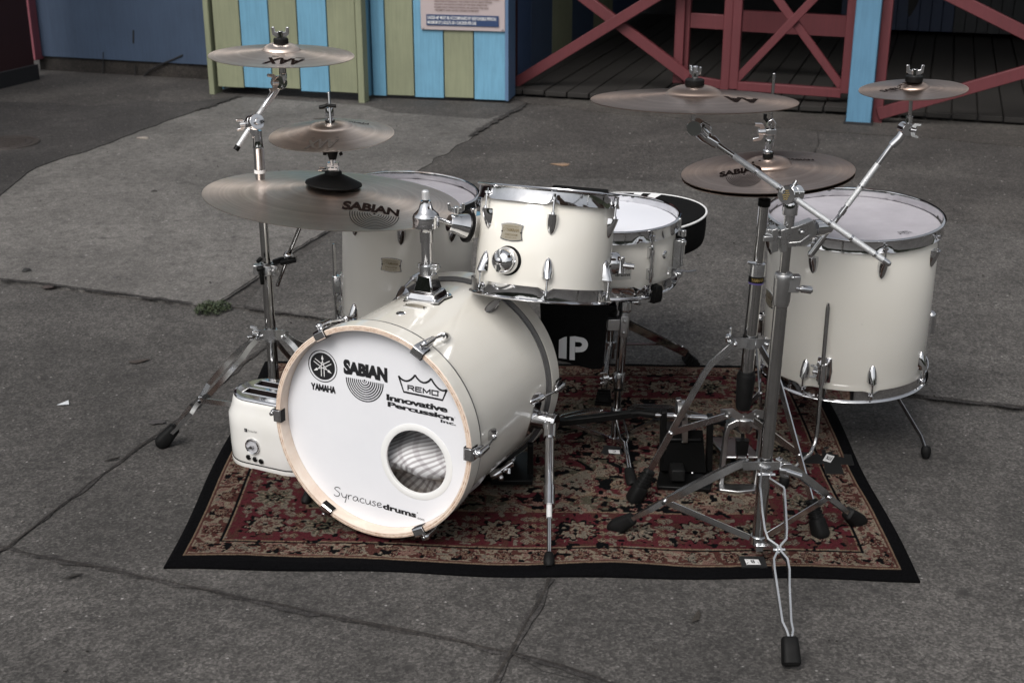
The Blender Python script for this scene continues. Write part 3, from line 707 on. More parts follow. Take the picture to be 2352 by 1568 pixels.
# field --------------------------------------------------
wx = mx + .035 * (fbm(mx, my, 9, 5) - .5) * 2; wy = my + .035 * (fbm(mx, my, 9, 9) - .5) * 2
f1 = fbm(wx, wy, 9, 20, 2); f2 = fbm(wx, wy, 22, 31, 2); f3 = fbm(wx, wy, 60, 47, 2)
idx[:] = 2
idx[f1 > .56] = 3
idx[(f1 > .50) & (f1 < .53)] = 1
md = np.hypot(mx / .52, my / .36); md = md + .10 * np.cos(10 * np.arctan2(my / .36, mx / .52)) * (md > .2)
red = (md < .80); idx[red] = 0; idx[(np.abs(md - .80) < .028)] = 5
idx[(md < .52)] = 2; idx[np.abs(md - .52) < .03] = 1; idx[md < .30] = 0; idx[np.abs(md - .30) < .03] = 3; idx[md < .12] = 1
corner = ((mx - .60) / .30) ** 2 + ((my - .40) / .22) ** 2 + .12 * np.cos(9 * np.arctan2(my - .40, mx - .60))
idx[corner < 1.0] = 5; idx[corner < .88] = 1; idx[(corner < .88) & (f2 > .56)] = 4; idx[(corner < .32)] = 2
idx[(f2 > .585) & (md > .12)] = 1
idx[(f2 > .64) & (md > .12)] = 6
idx[(f2 < .37)] = 3
idx[(f3 > .66)] = 4
idx[(f3 > .70)] = 7
def flower(cx, cy, R, pet, cols, ph=0., sq=1.0):
    i0 = max(0, int((cx - R) / RW * (NX - 1))); i1 = int((cx + R) / RW * (NX - 1)) + 2; j0 = max(0, int((cy - R) / RH * (NY - 1))); j1 = int((cy + R) / RH * (NY - 1)) + 2
    xs_ = X[j0:j1, i0:i1] + WXX[j0:j1, i0:i1] * min(1, R / .04); ys_ = Y[j0:j1, i0:i1] + WYY[j0:j1, i0:i1] * min(1, R / .04); D_ = idx[j0:j1, i0:i1]
    if xs_.size == 0: return
    a = np.arctan2(ys_ - cy, (xs_ - cx)); r_ = np.hypot(xs_ - cx, (ys_ - cy) * sq) / R
    rp_ = r_ / (.86 + .14 * np.cos(pet * a + ph)); m1 = rp_ < 1.0
    D_[m1] = cols[0]; D_[m1 & (rp_ > .86)] = cols[3] if len(cols) > 3 else cols[0]
    sp = (np.cos(pet * 2 * a) > .35) & (rp_ > .45) & (rp_ < .85); D_[m1 & sp] = cols[1]
    D_[rp_ < .42] = cols[2]; D_[rp_ < .26] = cols[0]; D_[rp_ < .12] = 3
def sym(cx, cy, R, pet, cols, **k):
    for sxx in (1, -1):
        for syy in (1, -1): flower(RW / 2 + sxx * cx, RH / 2 + syy * cy, R, pet, cols, **k)
rr_ = random.Random(3)
for _ in range(34):
    sym(rr_.uniform(0, .55), rr_.uniform(0, .34), rr_.uniform(.014, .03), rr_.choice([4, 5, 6]), rr_.choice([(1, 4, 0), (1, 0, 4), (6, 3, 0), (0, 1, 3), (2, 1, 4), (5, 3, 1)]))
for _ in range(60):
    sym(rr_.uniform(0, .56), rr_.uniform(0, .35), rr_.uniform(.006, .011), 4, rr_.choice([(1, 4, 0), (7, 0, 3), (6, 3, 3)]))
# main red border ----------------------------------------
b0, b1 = .105, .265
mb_ = (de > b0) & (de < b1); idx[mb_] = 0
idx[mb_ & (fbm(mx, my, 55, 77, 2) > .68)] = 4
along = [(.185, i) for i in range(40)]
bc = (b0 + b1) / 2 - .004
def border_flowers():
    step = .1335; k = 0
    xs = np.arange(bc + .0, RW / 2 + .01, step)
    for i, x_ in enumerate(xs):
        cols = (1, 6, 4, 3) if i % 2 == 0 else (2, 1, 3, 6) if i % 4 == 1 else (6, 3, 1, 1)
        for yy in (bc, RH - bc):
            for xx in (x_, RW - x_): flower(xx, yy, .053, 11 if i % 2 == 0 else 7, cols)
        for dx in (.058, .076):
            for dy in (-.05, -.018, .016, .048):
                for yy in (bc + dy, RH - bc + dy):
                    for xx in (x_ + dx, RW - x_ - dx): flower(xx, yy, .0125, 4, (6, 4, 1) if dx < .07 else (5, 3, 1))
    ys = np.arange(bc + step, RH / 2 + .01, step)
    for i, y_ in enumerate(ys):
        cols = (2, 1, 3, 6) if i % 2 == 0 else (1, 6, 4, 3)
        for xx in (bc, RW - bc):
            for yy in (y_, RH - y_): flower(xx, yy, .052, 7 if i % 2 == 0 else 11, cols)
        for dy in (.058, .076):
            for dx in (-.05, -.018, .016, .048):
                for xx in (bc + dx, RW - bc + dx):
                    for yy in (y_ + dy - .1335, RH - y_ - dy + .1335): flower(xx, yy, .0125, 4, (6, 4, 1))
border_flowers()
idx[(np.abs(de - b1) < .0035)] = 5; idx[(np.abs(de - b1 + .008) < .002)] = 4
# guard border -------------------------------------------
gb = (de > .036) & (de < .098)
wob = fbm(X, Y, 75, 90, 2); idx[gb] = 1; idx[gb & (wob > .60)] = 4; idx[gb & (wob < .34)] = 7
gc = .070
def guard():
    for x_ in np.arange(gc, RW - .03, .082):
        for yy in (gc, RH - gc): flower(x_, yy, .0215, 8, (4, 1, 5, 3))
    for y_ in np.arange(gc + .082, RH - .05, .082):
        for xx in (gc, RW - gc): flower(xx, y_, .0215, 8, (4, 1, 5, 3))
guard()
idx[np.abs(de - .0995) < .0035] = 3; idx[np.abs(de - .105) < .002] = 5
idx[np.abs(de - .039) < .003] = 4; idx[de < .034] = 3; idx[np.abs(de - .0345) < .0015] = 5
fine_ = fbm(X, Y, 130, 300, 2); med_ = fbm(X, Y, 60, 320, 2)
m_ = (idx != 3) & (de > .045)
idx[m_ & (fine_ > .69)] = 4; idx[m_ & (fine_ < .29) & (idx == 1)] = 0; idx[m_ & (med_ > .755)] = 6; idx[m_ & (med_ < .27)] = 3
col = pal[idx]
jit = np.random.default_rng(5).random(X.shape)
col = col * (.72 + .56 * jit)[..., None] * (.85 + .3 * fbm(X, Y, 3, 60, 2))[..., None]
blk = (idx == 3) & (de < .04)
zr = .0085 + .0012 * (fbm(X, Y, 90, 12, 2) - .5) + .006 * np.clip(fbm(X, Y, 3.1, 15, 2) - .52, 0, 1) * (1 - np.clip(de / .25, 0, 1)) * 4
zr = np.where(de < .012, zr * np.sqrt(np.clip(de / .012, .05, 1)), zr) + .0016 * (idx != 3)
px_ = ((RA[0] * (1 - sx) + RB[0] * sx) * (1 - ty) + (RD[0] * (1 - sx) + RC_[0] * sx) * ty)
py_ = ((RA[1] * (1 - sx) + RB[1] * sx) * (1 - ty) + (RD[1] * (1 - sx) + RC_[1] * sx) * ty)
py_ = py_ + (.006 * np.sin(sx * 9.) + .004 * np.sin(sx * 23 + 1)) * (1 - ty) ** 3
px_ = px_ + .004 * np.sin(ty * 11.) * np.abs(1 - 2 * sx) ** 3
vv = np.stack([px_.ravel(), py_.ravel(), zr.ravel() + .002], 1)
vi = np.arange(NX * NY).reshape(NY, NX); quads = np.stack([vi[:-1, :-1], vi[:-1, 1:], vi[1:, 1:], vi[1:, :-1]], -1).reshape(-1, 4)
rim = np.concatenate([vi[0, :], vi[1:, -1], vi[-1, -2::-1], vi[-2:0:-1, 0]]); nb = len(rim)
low = vv[rim].copy(); low[:, 2] = .0005; vv = np.concatenate([vv, low]); li = NX * NY + np.arange(nb)
side = np.stack([rim, li, np.roll(li, -1), np.roll(rim, -1)], 1); allq = np.concatenate([quads, side])
me = bpy.data.meshes.new('rug'); me.vertices.add(len(vv)); me.vertices.foreach_set('co', (vv - V(RA)).ravel()); me.loops.add(allq.size); me.loops.foreach_set('vertex_index', allq.ravel())
me.polygons.add(len(allq)); me.polygons.foreach_set('loop_start', np.arange(len(allq)) * 4); me.update(calc_edges=True)
ca = me.color_attributes.new('weave', 'FLOAT_COLOR', 'POINT'); full = np.ones((len(vv), 4)); full[:NX * NY, :3] = col.reshape(-1, 3); full[NX * NY:, :3] = BLK; ca.data.foreach_set('color', full.ravel())
rug = bpy.data.objects.new('rug', me); link(rug, None, V(RA)); rug.location = tuple(RA)
tag(rug, 'red and beige patterned rug with a black border under the drum kit', 'rug')
M_rug = mat('rug_pile', RED, .95); at_ = nd(M_rug, 'ShaderNodeAttribute', attribute_name='weave'); _v = coord(M_rug)
pile = noise(M_rug, _v, 420, 3, .7); lk(M_rug, mix(M_rug, 1.0, at_.outputs[0], ramp(M_rug, pile, [(.3, (.6,) * 3), (.5, (1,) * 3), (.7, (1.5,) * 3)]), 'MULTIPLY'), BS(M_rug).inputs['Base Color'])
BS(M_rug).inputs['Specular IOR Level'].default_value = .05
bump(M_rug, pile, .7, .002); me.materials.append(M_rug)

# tape marks on the rug
ZR = .0125
def tape(label, quads_px, card_px, txt, rot, seed):
    c_ = gr(*card_px[0], ZR); root = thing('tape_mark', label, 'tape', c_, 'black tape marks on the rug')
    for k, q in enumerate(quads_px):
        mb = MB(); P = [gr(x, y, ZR + .001 + .0008 * k) for x, y in q]; mb.add(P + [p - V(0, 0, .004) for p in P], [(0, 1, 2, 3), (0, 4, 5, 1), (1, 5, 6, 2), (2, 6, 7, 3), (3, 7, 4, 0)])
        o = obj('tape_strip', mb, mat('cloth_tape', (.006, .006, .006), .6), root, flat=True); fixnormals(o)
    P = [gr(x, y, ZR + .004) for x, y in card_px]; mb = MB(); mb.add(P + [p - V(0, 0, .0012) for p in P], [(0, 1, 2, 3), (0, 4, 5, 1), (1, 5, 6, 2), (2, 6, 7, 3), (3, 7, 4, 0)]); lb = obj('label', mb, M_label, root, flat=True); fixnormals(lb)
    A, B_, C2, D_ = [p + V(0, 0, .0006) for p in P]
    def fn(u, v): return (A * (1 - u) + B_ * u) * (1 - v) + (D_ * (1 - u) + C2 * u) * v
    mb = MB()
    if rot == 180: f2_ = lambda u, v: fn(1 - u, 1 - v)
    elif rot == 90: f2_ = lambda u, v: fn(v, 1 - u)
    elif rot == 270: f2_ = lambda u, v: fn(1 - v, u)
    else: f2_ = fn
    text_fit(mb, txt, *( (.36, .2, .64, .8) if len(txt) == 1 else (.12, .25, .85, .75)), f2_, .02)
    if txt == 'B':
        stroke(mb, [(.05, .1), (.18, .38)], .04, fn); stroke(mb, [(.93, .1), (.85, .45)], .04, fn); stroke(mb, [(.06, .9), (.2, .7)], .04, fn)
    obj('lettering', mb, M_ink, lb, flat=True)
tape('black tape patch with a wide white card near the front rug edge', [[(1704, 1301), (1763, 1301), (1754, 1277), (1697, 1276)]], [(1715, 1295), (1747, 1295), (1742, 1284), (1710, 1283)], 'B', 180, 1)
tape('black tape patch with a small white card under the snare stand', [[(1381, 1040), (1430, 1042), (1424, 1025), (1388, 1022)]], [(1399, 1039), (1424, 1041), (1423, 1033), (1397, 1032)], 'C', 180, 2)
tape('crossed black tape with a tilted white card near the right rug edge', [[(1829, 1062), (1962, 1066), (1955, 1043), (1830, 1037)], [(1896, 1086), (1938, 1087), (1920, 1026), (1885, 1024)]], [(1890, 1056), (1908, 1061), (1917, 1047), (1899, 1042)], 'FTK', 180, 3)

# ================================================================== DRUM HARDWARE
def lug(name, P, out, up, parent, L=.040, plate=True):
    """teardrop tension lug, flat end towards the rim"""
    P, out, up = V(P), nrm(out), nrm(up); sd_ = np.cross(out, up); mb = MB()
    if plate:
        pl = [(-.0150, .020), (.0150, .020), (.0158, .0), (.0125, -.020), (.005, -.031), (0, -.033), (-.005, -.031), (-.0125, -.020), (-.0158, 0)]
        pl = [(a * L / .040, b * L / .040) for a, b in pl]; mb.prism(pl, P - out * .002, sd_, up, .0045)
    rings = []
    for t in np.linspace(0, 1, 10):
        y_ = (.016 - .044 * t) * L / .040; wd = .0118 * math.sqrt(max(.0, 1 - t ** 2.2)) + .0006; ou = (.019 * (1 - t) ** .75 + .0012)
        if t < .12: wd *= .93
        rings.append([P + up * y_ + out * .001 + sd_ * wd * math.cos(a) + out * ou * max(math.sin(a), -.05) for a in np.linspace(0, 2 * pi, 14, endpoint=False)])
    mb.ringloft(rings, True, True, True); mb.cyl(P + up * .014 + out * .012, P + up * .021 + out * .012, .0055, .0045, 12)
    return obj(name, mb, M_chrome, parent)
def rod(P0, P1, parent, name='tension_rod', head=True, r=.0026):
    mb = MB(); P0, P1 = V(P0), V(P1); d = nrm(P1 - P0); mb.cyl(P0, P1, r, n=10)
    if head: mb.cyl(P1 - d * .004, P1 + d * .001, .0062, n=14); mb.cyl(P1 + d * .001, P1 + d * .008, .0034, n=4)
    return obj(name, mb, M_chrome, parent)
def rim(name, C, axis, R, parent, nl, ph, hint, flip=1):
    """triple flanged steel hoop; axis points away from the shell"""
    mb = MB(); step = 2 * pi / nl
    def md_(k, r, h, a):
        e = ((a - ph) / step) % 1.0; e = min(e, 1 - e); ear = max(0., 1 - e / .10); ear = ear * ear * (3 - 2 * ear)
        if k in (2, 3): h = h + .007 * ear; r = r + .0075 * ear
        return r, h
    prof = [(R + .0035, .018), (R + .0035, -.003), (R + .0065, -.0125), (R + .0085, -.0125), (R + .0055, -.001), (R + .0055, .014), (R + .0105, .0165), (R + .0115, .0185), (R + .0095, .0205), (R + .0045, .0205)]
    mb.lathe(C, axis, prof, 120, loop=True, mod=md_, hint=hint); o = obj(name, mb, M_chrome, parent, sharp=50); fixnormals(o); return o
def badge(P, out, up, parent, wd=.056, hg=.038, rad=None, txt=True):
    P, out, up = V(P), nrm(out), nrm(up); sd_ = np.cross(up, out)
    def fn(a, b, h):
        if rad is None: return P + sd_ * a + up * b + out * h
        th = a / rad; return P - out * rad + (rad + h) * (out * math.cos(th) + sd_ * math.sin(th)) + up * b
    def outline(s_):
        pts = []
        for t in np.linspace(-1, 1, 9): pts.append((t * wd / 2 * s_, -(hg / 2 - .004 * t * t) * s_))
        for t in np.linspace(-1, 1, 5): pts.append(((wd / 2 - .0025 * (1 - t * t)) * s_, t * (hg / 2 - .005) * s_))
        for t in np.linspace(1, -1, 9): pts.append((t * wd / 2 * s_, (hg / 2 - .004 * t * t) * s_))
        for t in np.linspace(1, -1, 5): pts.append((-(wd / 2 - .0025 * (1 - t * t)) * s_, t * (hg / 2 - .005) * s_))
        return pts
    mb = MB(); mb.prism(outline(1.0), P, sd_, up, .0022, bend=lambda a, b, h: fn(a, b, h)); bd = obj('badge', mb, M_chrome, parent)
    mb = MB(); mb.prism(outline(.90), P, sd_, up, .0005, bend=lambda a, b, h: fn(a, b, h + .0023)); obj('badge_plate', mb, mat('champagne_badge', (.50, .45, .36), .34, .8), bd)
    if txt:
        mb = MB(); f3_ = lambda x, y: fn(x, y, .0032)
        text_fit(mb, 'YAMAHA', -.013, .001, .019, .0085, f3_, .02); stroke(mb, [(-.0185 + .0035 * math.cos(a), .0048 + .0035 * math.sin(a)) for a in np.linspace(0, 2 * pi, 18)], .0008, f3_)
        text_fit(mb, 'HANDCRAFTED IN BIRCH', -.017, .0105, .017, .0135, f3_, .0); text_fit(mb, 'STAGE CUSTOM', -.0155, -.008, .0155, -.0035, f3_, .01); text_fit(mb, 'BIRCH SHELL DRUMS', -.014, -.0135, .014, -.0108, f3_, 0)
        obj('lettering', mb, mat('badge_print', (.20, .16, .09), .5), bd, flat=True)
    mb = MB()
    for s_ in (-1, 1):
        c0_ = fn(s_ * wd * .42, 0, .003); mb.lathe(c0_, out, [(.0001, .0012), (.0018, .0008), (.002, 0)], 10)
    obj('rivets', mb, M_blackmetal, bd)
def drum(root, C, n, R, depth, nl, az0, badges=(), shell_name='shell'):
    """C centre of the top head, n up axis, az0 = azimuth of the first lug (world XY angle)"""
    C, n = V(C), nrm(n); hint = V(1, 0, 0); xh = nrm(V(math.cos(az0), math.sin(az0), 0)); x_ = nrm(xh - n * np.dot(xh, n)); y_ = np.cross(n, x_)
    mb = MB(); Bt = C - n * depth
    prof = [(R - .006, -.004), (R - .003, -.001), (R, -.006), (R, -depth + .006), (R - .003, -depth + .001), (R - .006, -depth + .004)]
    mb.lathe(C, n, prof, 128, loop=True); sh = obj(shell_name, mb, M_shell, root, sharp=60); fixnormals(sh)
    for nm, cc, ax in (('batter_head', C, n), ('resonant_head', Bt, -n)):
        mb = MB(); mb.lathe(cc, ax, [(.001, .001), (R * .5, .001), (R - .006, .001), (R + .001, -.002), (R + .0025, -.006)], 96); hd = obj(nm, mb, M_coated if nm[0] == 'b' else M_head, root)
        fr = frame(ax, (0, 0, 1)); fx_, fy_, _ = fr; dvec = x_; ph = math.atan2(np.dot(dvec, fy_), np.dot(dvec, fx_))
        rim('rim', cc, ax, R, root, nl, ph, (0, 0, 1))
        for i in range(nl):
            a = 2 * pi * i / nl * (1 if nm[0] == 'b' else 1); dr = x_ * math.cos(a) + y_ * math.sin(a); up = ax
            P = cc - ax * .050 + dr * R; lug('lug', P, dr, up, root); rod(P + dr * .012 + ax * .018, cc + dr * (R + .012) + ax * .0025 + dr * 0, root)
    return x_, y_

# ---------------------------------------------------------------- bass drum
BC = V(-.303, 2.595, .268); BN = nrm(V(-.419, -.908, .035)); BX = nrm(np.cross(V(0, 0, 1), BN)); BY = np.cross(BN, BX)
def bh(u, v, h=0.0): return BC - BN * .03 + BX * u + BY * v + BN * h          # on the front head
def bs(t, a, R=.229):
    a = math.radians(a); return BC - BN * t + R * (math.cos(a) * BX + math.sin(a) * BY)
bass = thing('bass_drum', 'white bass drum lying on its side with printed front head', 'bass drum', V(BC[0], BC[1], 0) - BN * V(1, 1, 0) * .2)
fr = lambda O, prof, n=160, m=0, mb=None: mb.lathe(O, -BN, prof, n, loop=True, m=m)
LB = .468
mb = MB(); mb.lathe(BC, -BN, [(.229, .050), (.229, LB - .05), (.224, LB - .05), (.224, .050)], 160, loop=True); o = obj('shell', mb, M_shell, bass, sharp=60); fixnormals(o)
for nm, t0 in (('front_hoop', 0.0), ('rear_hoop', LB - .044)):
    mb = MB(); T1 = t0 + .044
    mb.lathe(BC, -BN, [(.2415, t0 + .0015), (.2415, T1 - .001)], 160, m=0)
    mb.lathe(BC, -BN, [(.2415, T1 - .001), (.2405, T1), (.2300, T1), (.2292, T1 - .001)], 160, m=0)
    mb.lathe(BC, -BN, [(.2292, T1 - .001), (.2292, t0 + .0015), (.2305, t0)], 160, m=2)
    if nm == 'rear_hoop': mb.lathe(BC, -BN, [(.2415, t0 + .0015), (.2305, t0)], 160, m=0)
    for k in range(5 if nm == 'front_hoop' else 0):
        ra, rb_ = .2305 + .0022 * k, .2305 + .0022 * (k + 1); ha = 0 if k < 4 else 0; mb.lathe(BC, -BN, [(ra, t0 + ha), (rb_ if k < 4 else .2415, t0 + (0 if k < 4 else .0015))], 160, m=1 if k % 2 else 2)
    o = obj(nm, mb, [M_shell, M_ply, M_wood], bass, sharp=60)
    mb = MB(); ta, tb = (T1, T1 + .0042) if t0 == 0 else (t0 - .0042, t0); mb.lathe(BC, -BN, [(.2408, ta + .0004), (.2408, tb), (.231, tb), (.231, ta + .0004)], 160, loop=True); hr_ = obj('head_ring', mb, mat('dull_ring', (.16, .16, .165), .35, .8), bass); fixnormals(hr_)
# front head with port hole
HX, HY, HR = .0950, -.0580, .0735
mb = MB(); N = 120; rings = []
for k in np.linspace(0, 1, 7):
    ring = []
    for a in np.linspace(0, 2 * pi, N, endpoint=False):
        p0 = np.array([HX + HR * math.cos(a), HY + HR * math.sin(a)]); p1 = np.array([.2288 * math.cos(a), .2288 * math.sin(a)]); p = p0 * (1 - k) + p1 * k; ring.append(bh(*p))
    rings.append(ring)
mb.ringloft(rings); o = obj('front_head', mb, M_head, bass); fixnormals(o); fhead = o
mb = MB(); mb.lathe(bh(HX, HY), BN, [(HR - .001, -.004), (HR - .001, .0012), (HR + .002, .0022), (.083, .0018), (.0872, .0008), (.0872, -.0005), (HR, -.002)], 96); obj('port_ring', mb, mat('port_plastic', (.74, .74, .73), .4), bass)
mb = MB(); mb.lathe(BC - BN * (LB - .03), BN, [(.001, 0), (.12, 0), (.229, 0)], 96); obj('rear_head', mb, M_head, bass)
mb = MB(); mb.lathe(BC, -BN, [(.2235, .052), (.2235, LB - .05)], 96); o = obj('lining', mb, mat('birch_inside', (.42, .30, .19), .6), bass)
# pillow inside
pl = thing('pillow', 'grey and white checked pillow stuffed inside the bass drum', 'pillow', BC - BN * .25 - V(0, 0, .2))
mb = MB(); rings = []; pc = BC - BN * .165 + BX * .045 - BY * .085
for u in np.linspace(-1, 1, 30):
    ring = []
    for a in np.linspace(0, 2 * pi, 36, endpoint=False):
        e = (1 - abs(u) ** 3.5) ** .5; k = .8 + .2 * math.cos(4 * a); ring.append(pc + BX * u * .155 + (BY * math.sin(a) * .115 + BN * math.cos(a) * .11) * e * k * (1 + .07 * math.sin(9 * u + 2 * a) + .05 * math.sin(3 * a - 5 * u)))
    rings.append(ring)
mb.ringloft(rings, True, True, True)
mp = mat('checked_cloth', (.5, .5, .5), .9); v = coord(mp, 'Object'); mpn = nd(mp, 'ShaderNodeMapping'); mpn.inputs['Rotation'].default_value = (.9, .3, .9); lk(mp, v, mpn.inputs[0])
w1 = nd(mp, 'ShaderNodeTexWave', Scale=30.0, Distortion=.7); w1.bands_direction = 'Z'; w1.inputs['Detail Scale'].default_value = .6; lk(mp, mpn.outputs[0], w1.inputs['Vector'])
w2 = nd(mp, 'ShaderNodeTexWave', Scale=11, Distortion=1.6); w2.bands_direction = 'X'; lk(mp, mpn.outputs[0], w2.inputs['Vector'])
c_ = ramp(mp, w1.outputs[1], [(.2, (.36, .345, .35)), (.55, (.68, .68, .69))]); c_ = mix(mp, 1.0, c_, ramp(mp, w2.outputs[1], [(.1, (.80, .78, .79)), (.3, (1, 1, 1))]), 'MULTIPLY'); lk(mp, c_, BS(mp).inputs['Base Color'])
o = obj('cushion', mb, mp, pl); fixnormals(o)

# logos on the head
I1 = lambda u, v: bh(u, v, .0006)
I2 = lambda u, v: bh(u, v, .0011)
ymb = MB(); cy_, cyy = -.1337, .1225
disc2(ymb, cy_, cyy, .0310, I1, 0, 56)
stroke(ymb, [(cy_ + .0358 * math.cos(a), cyy + .0358 * math.sin(a)) for a in np.linspace(0, 2 * pi, 57)], .0020, I1)
for k in range(3):
    A_ = math.radians(90 + 120 * k); ca_, sa_ = math.cos(A_), math.sin(A_)
    def rt(x, y, ca_=ca_, sa_=sa_): return (cy_ + y * ca_ + x * sa_, cyy + y * sa_ - x * ca_)
    def f_(x, y): return I2(*rt(x, y))
    q = MB()
    for xx in (-.0036, .0036): stroke(ymb, [(xx, -.0045), (xx, -.0235)], .0019, f_, 1)
    stroke(ymb, [(.0036, -.0045), (.0034, .002), (0, .0125)], .0019, f_, 1); stroke(ymb, [(-.0036, -.0045), (-.0034, .002), (0, .0125)], .0019, f_, 1)
    tip = [(-.0009, .011), (-.0009, .015), (-.0031, .0165), (0, .0265), (.0031, .0165), (.0009, .015), (.0009, .011)]; ymb.add([f_(*t) for t in tip], [tuple(range(7))], 1)
stroke_word(ymb, 'YAMAHA', -.1635, .0650, -.1045, .0785, .0034, I1, 0, .30)
obj('round_emblem', ymb, [M_ink, M_whiteink], fhead, flat=True)
smb = MB()
def arch(x, y, u, v): return x, y - .002 + .004 * math.sin(pi * u) * (1 - v) * .6 + (.003 if u < .12 else 0) * v - .0025 * u * (1 - v)
bold_fit(smb, 'SABIAN', -.080, .1165, .0265, .1465, bh, .0009, .0008, .042, space=.97, warp=arch)
for k in range(1, 9):
    r_ = .0055 + .0050 * k; stroke(smb, [(-.0292 + r_ * math.cos(a), .1075 + r_ * 1.05 * math.sin(a)) for a in np.linspace(pi, 2 * pi, 36)], .0026, I1)
disc2(smb, -.0292, .1072, .0024, I1, 0, 16); stroke(smb, [(-.0292 + .0055 * math.cos(a), .1075 + .0055 * math.sin(a)) for a in np.linspace(pi, 2 * pi, 12)], .0018, I1)
obj('arc_logo', smb, M_ink, fhead, flat=True)
rmb = MB(); crown = [(.0545, .1321), (.0663, .0982), (.1588, .0957), (.1690, .1205)]
peaks = [(.0545, .1321), (.0941, .1406), (.1322, .1392), (.1690, .1205)]
def sag(a, b, d): return [(a[0] + (b[0] - a[0]) * t, a[1] + (b[1] - a[1]) * t - d * math.sin(pi * t) ** .8) for t in np.linspace(0, 1, 14)]
stroke(rmb, crown, .0044, I1)
top_ = sag(peaks[0], peaks[1], .0125); stroke(rmb, top_, .0042, I1); stroke(rmb, sag(peaks[1], peaks[2], .013), .0042, I1); stroke(rmb, sag(peaks[2], peaks[3], .0105), .0042, I1)
stroke_word(rmb, 'REMO', .0768, .1048, .1480, .1145, .0029, I1, -.02, .34)
text_fit(rmb, '®', .1490, .112, .152, .115, I1); obj('crown_logo', rmb, M_ink, fhead, flat=True)
pmb = MB()
def sl(k): return lambda x, y, u, v: (x, y - k * u)
bold_fit(pmb, 'Innovative', .0250, .0724, .1700, .0860, bh, .0007, .0003, .022, space=.93, warp=sl(.0028)); bold_fit(pmb, 'Percussion', .0275, .0582, .1845, .0693, bh, .0007, .0003, .022, space=.93, warp=sl(.0045)); bold_fit(pmb, 'Inc.', .1545, .0452, .1900, .0518, bh, .0005, .0002, .02, warp=sl(.001)); text_fit(pmb, '®', .1868, .0605, .189, .063, I1)
obj('company_name', pmb, M_ink, fhead, flat=True)
# hand written word, pen strokes in unit em boxes
HW = {'S': (.9, [[(.78, 1.75), (.55, 2.0), (.2, 1.85), (.12, 1.5), (.35, 1.2), (.62, .9), (.66, .45), (.45, .05), (.15, .0), (.0, .25)]]),
 'y': (.72, [[(.0, 1.0), (.05, .45), (.2, .12), (.42, .2), (.55, .6)], [(.6, 1.0), (.55, .3), (.48, -.4), (.38, -.95)]]),
 'r': (.6, [[(.05, 1.0), (.10, .0)], [(.10, .55), (.25, .9), (.5, .98)]]),
 'a': (.8, [[(.58, .85), (.35, 1.0), (.08, .65), (.05, .2), (.25, .0), (.5, .3), (.6, .9)], [(.6, .9), (.62, .3), (.75, .02)]]),
 'c': (.66, [[(.55, .85), (.38, 1.0), (.1, .7), (.08, .25), (.28, .0), (.58, .15)]]),
 'u': (.76, [[(.05, 1.0), (.08, .3), (.25, .0), (.5, .25), (.6, 1.0)], [(.6, 1.0), (.62, .25), (.72, .02)]]),
 's': (.6, [[(.48, .9), (.28, 1.0), (.12, .75), (.35, .5), (.42, .2), (.22, .0), (.02, .12)]]),
 'e': (.66, [[(.1, .45), (.45, .6), (.48, .9), (.28, 1.0), (.06, .65), (.08, .2), (.3, .0), (.6, .2)]])}
def smooth(pts, k=5):
    P = [np.array(p, float) for p in pts]; out = []
    for i in range(len(P) - 1):
        p0 = P[max(i - 1, 0)]; p1 = P[i]; p2 = P[i + 1]; p3 = P[min(i + 2, len(P) - 1)]
        for t in np.linspace(0, 1, k, endpoint=False): out.append(.5 * (2 * p1 + (p2 - p0) * t + (2 * p0 - 5 * p1 + 4 * p2 - p3) * t * t + (3 * p1 - p0 - 3 * p2 + p3) * t ** 3))
    out.append(P[-1]); return out
def handwrite(mb, word, x0, y0, x1, em, wd, fn, slope=0.):
    tot = sum(HW[ch][0] for ch in word); kx = (x1 - x0) / tot; cx = x0
    for ch in word:
        for st in HW[ch][1]: stroke(mb, [(cx + px * kx, y0 + py * em + slope * (cx + px * kx - x0)) for px, py in smooth(st)], wd, fn)
        cx += HW[ch][0] * kx
zmb = MB(); handwrite(zmb, 'Syracuse', -.115, -.1810, .0095, 0.0112, .0017, I1, -.035); bold_fit(zmb, 'drums', .0110, -.1866, .0930, -.1730, bh, .0006, .0003, .025, warp=sl(.004)); text_fit(zmb, '.com', .0955, -.1925, .1135, -.1880, I1, .0, warp=sl(.0015)); disc2(zmb, .0965, -.1775, .0012, I1, 0, 10)
obj('shop_name', zmb, M_ink, fhead, flat=True)
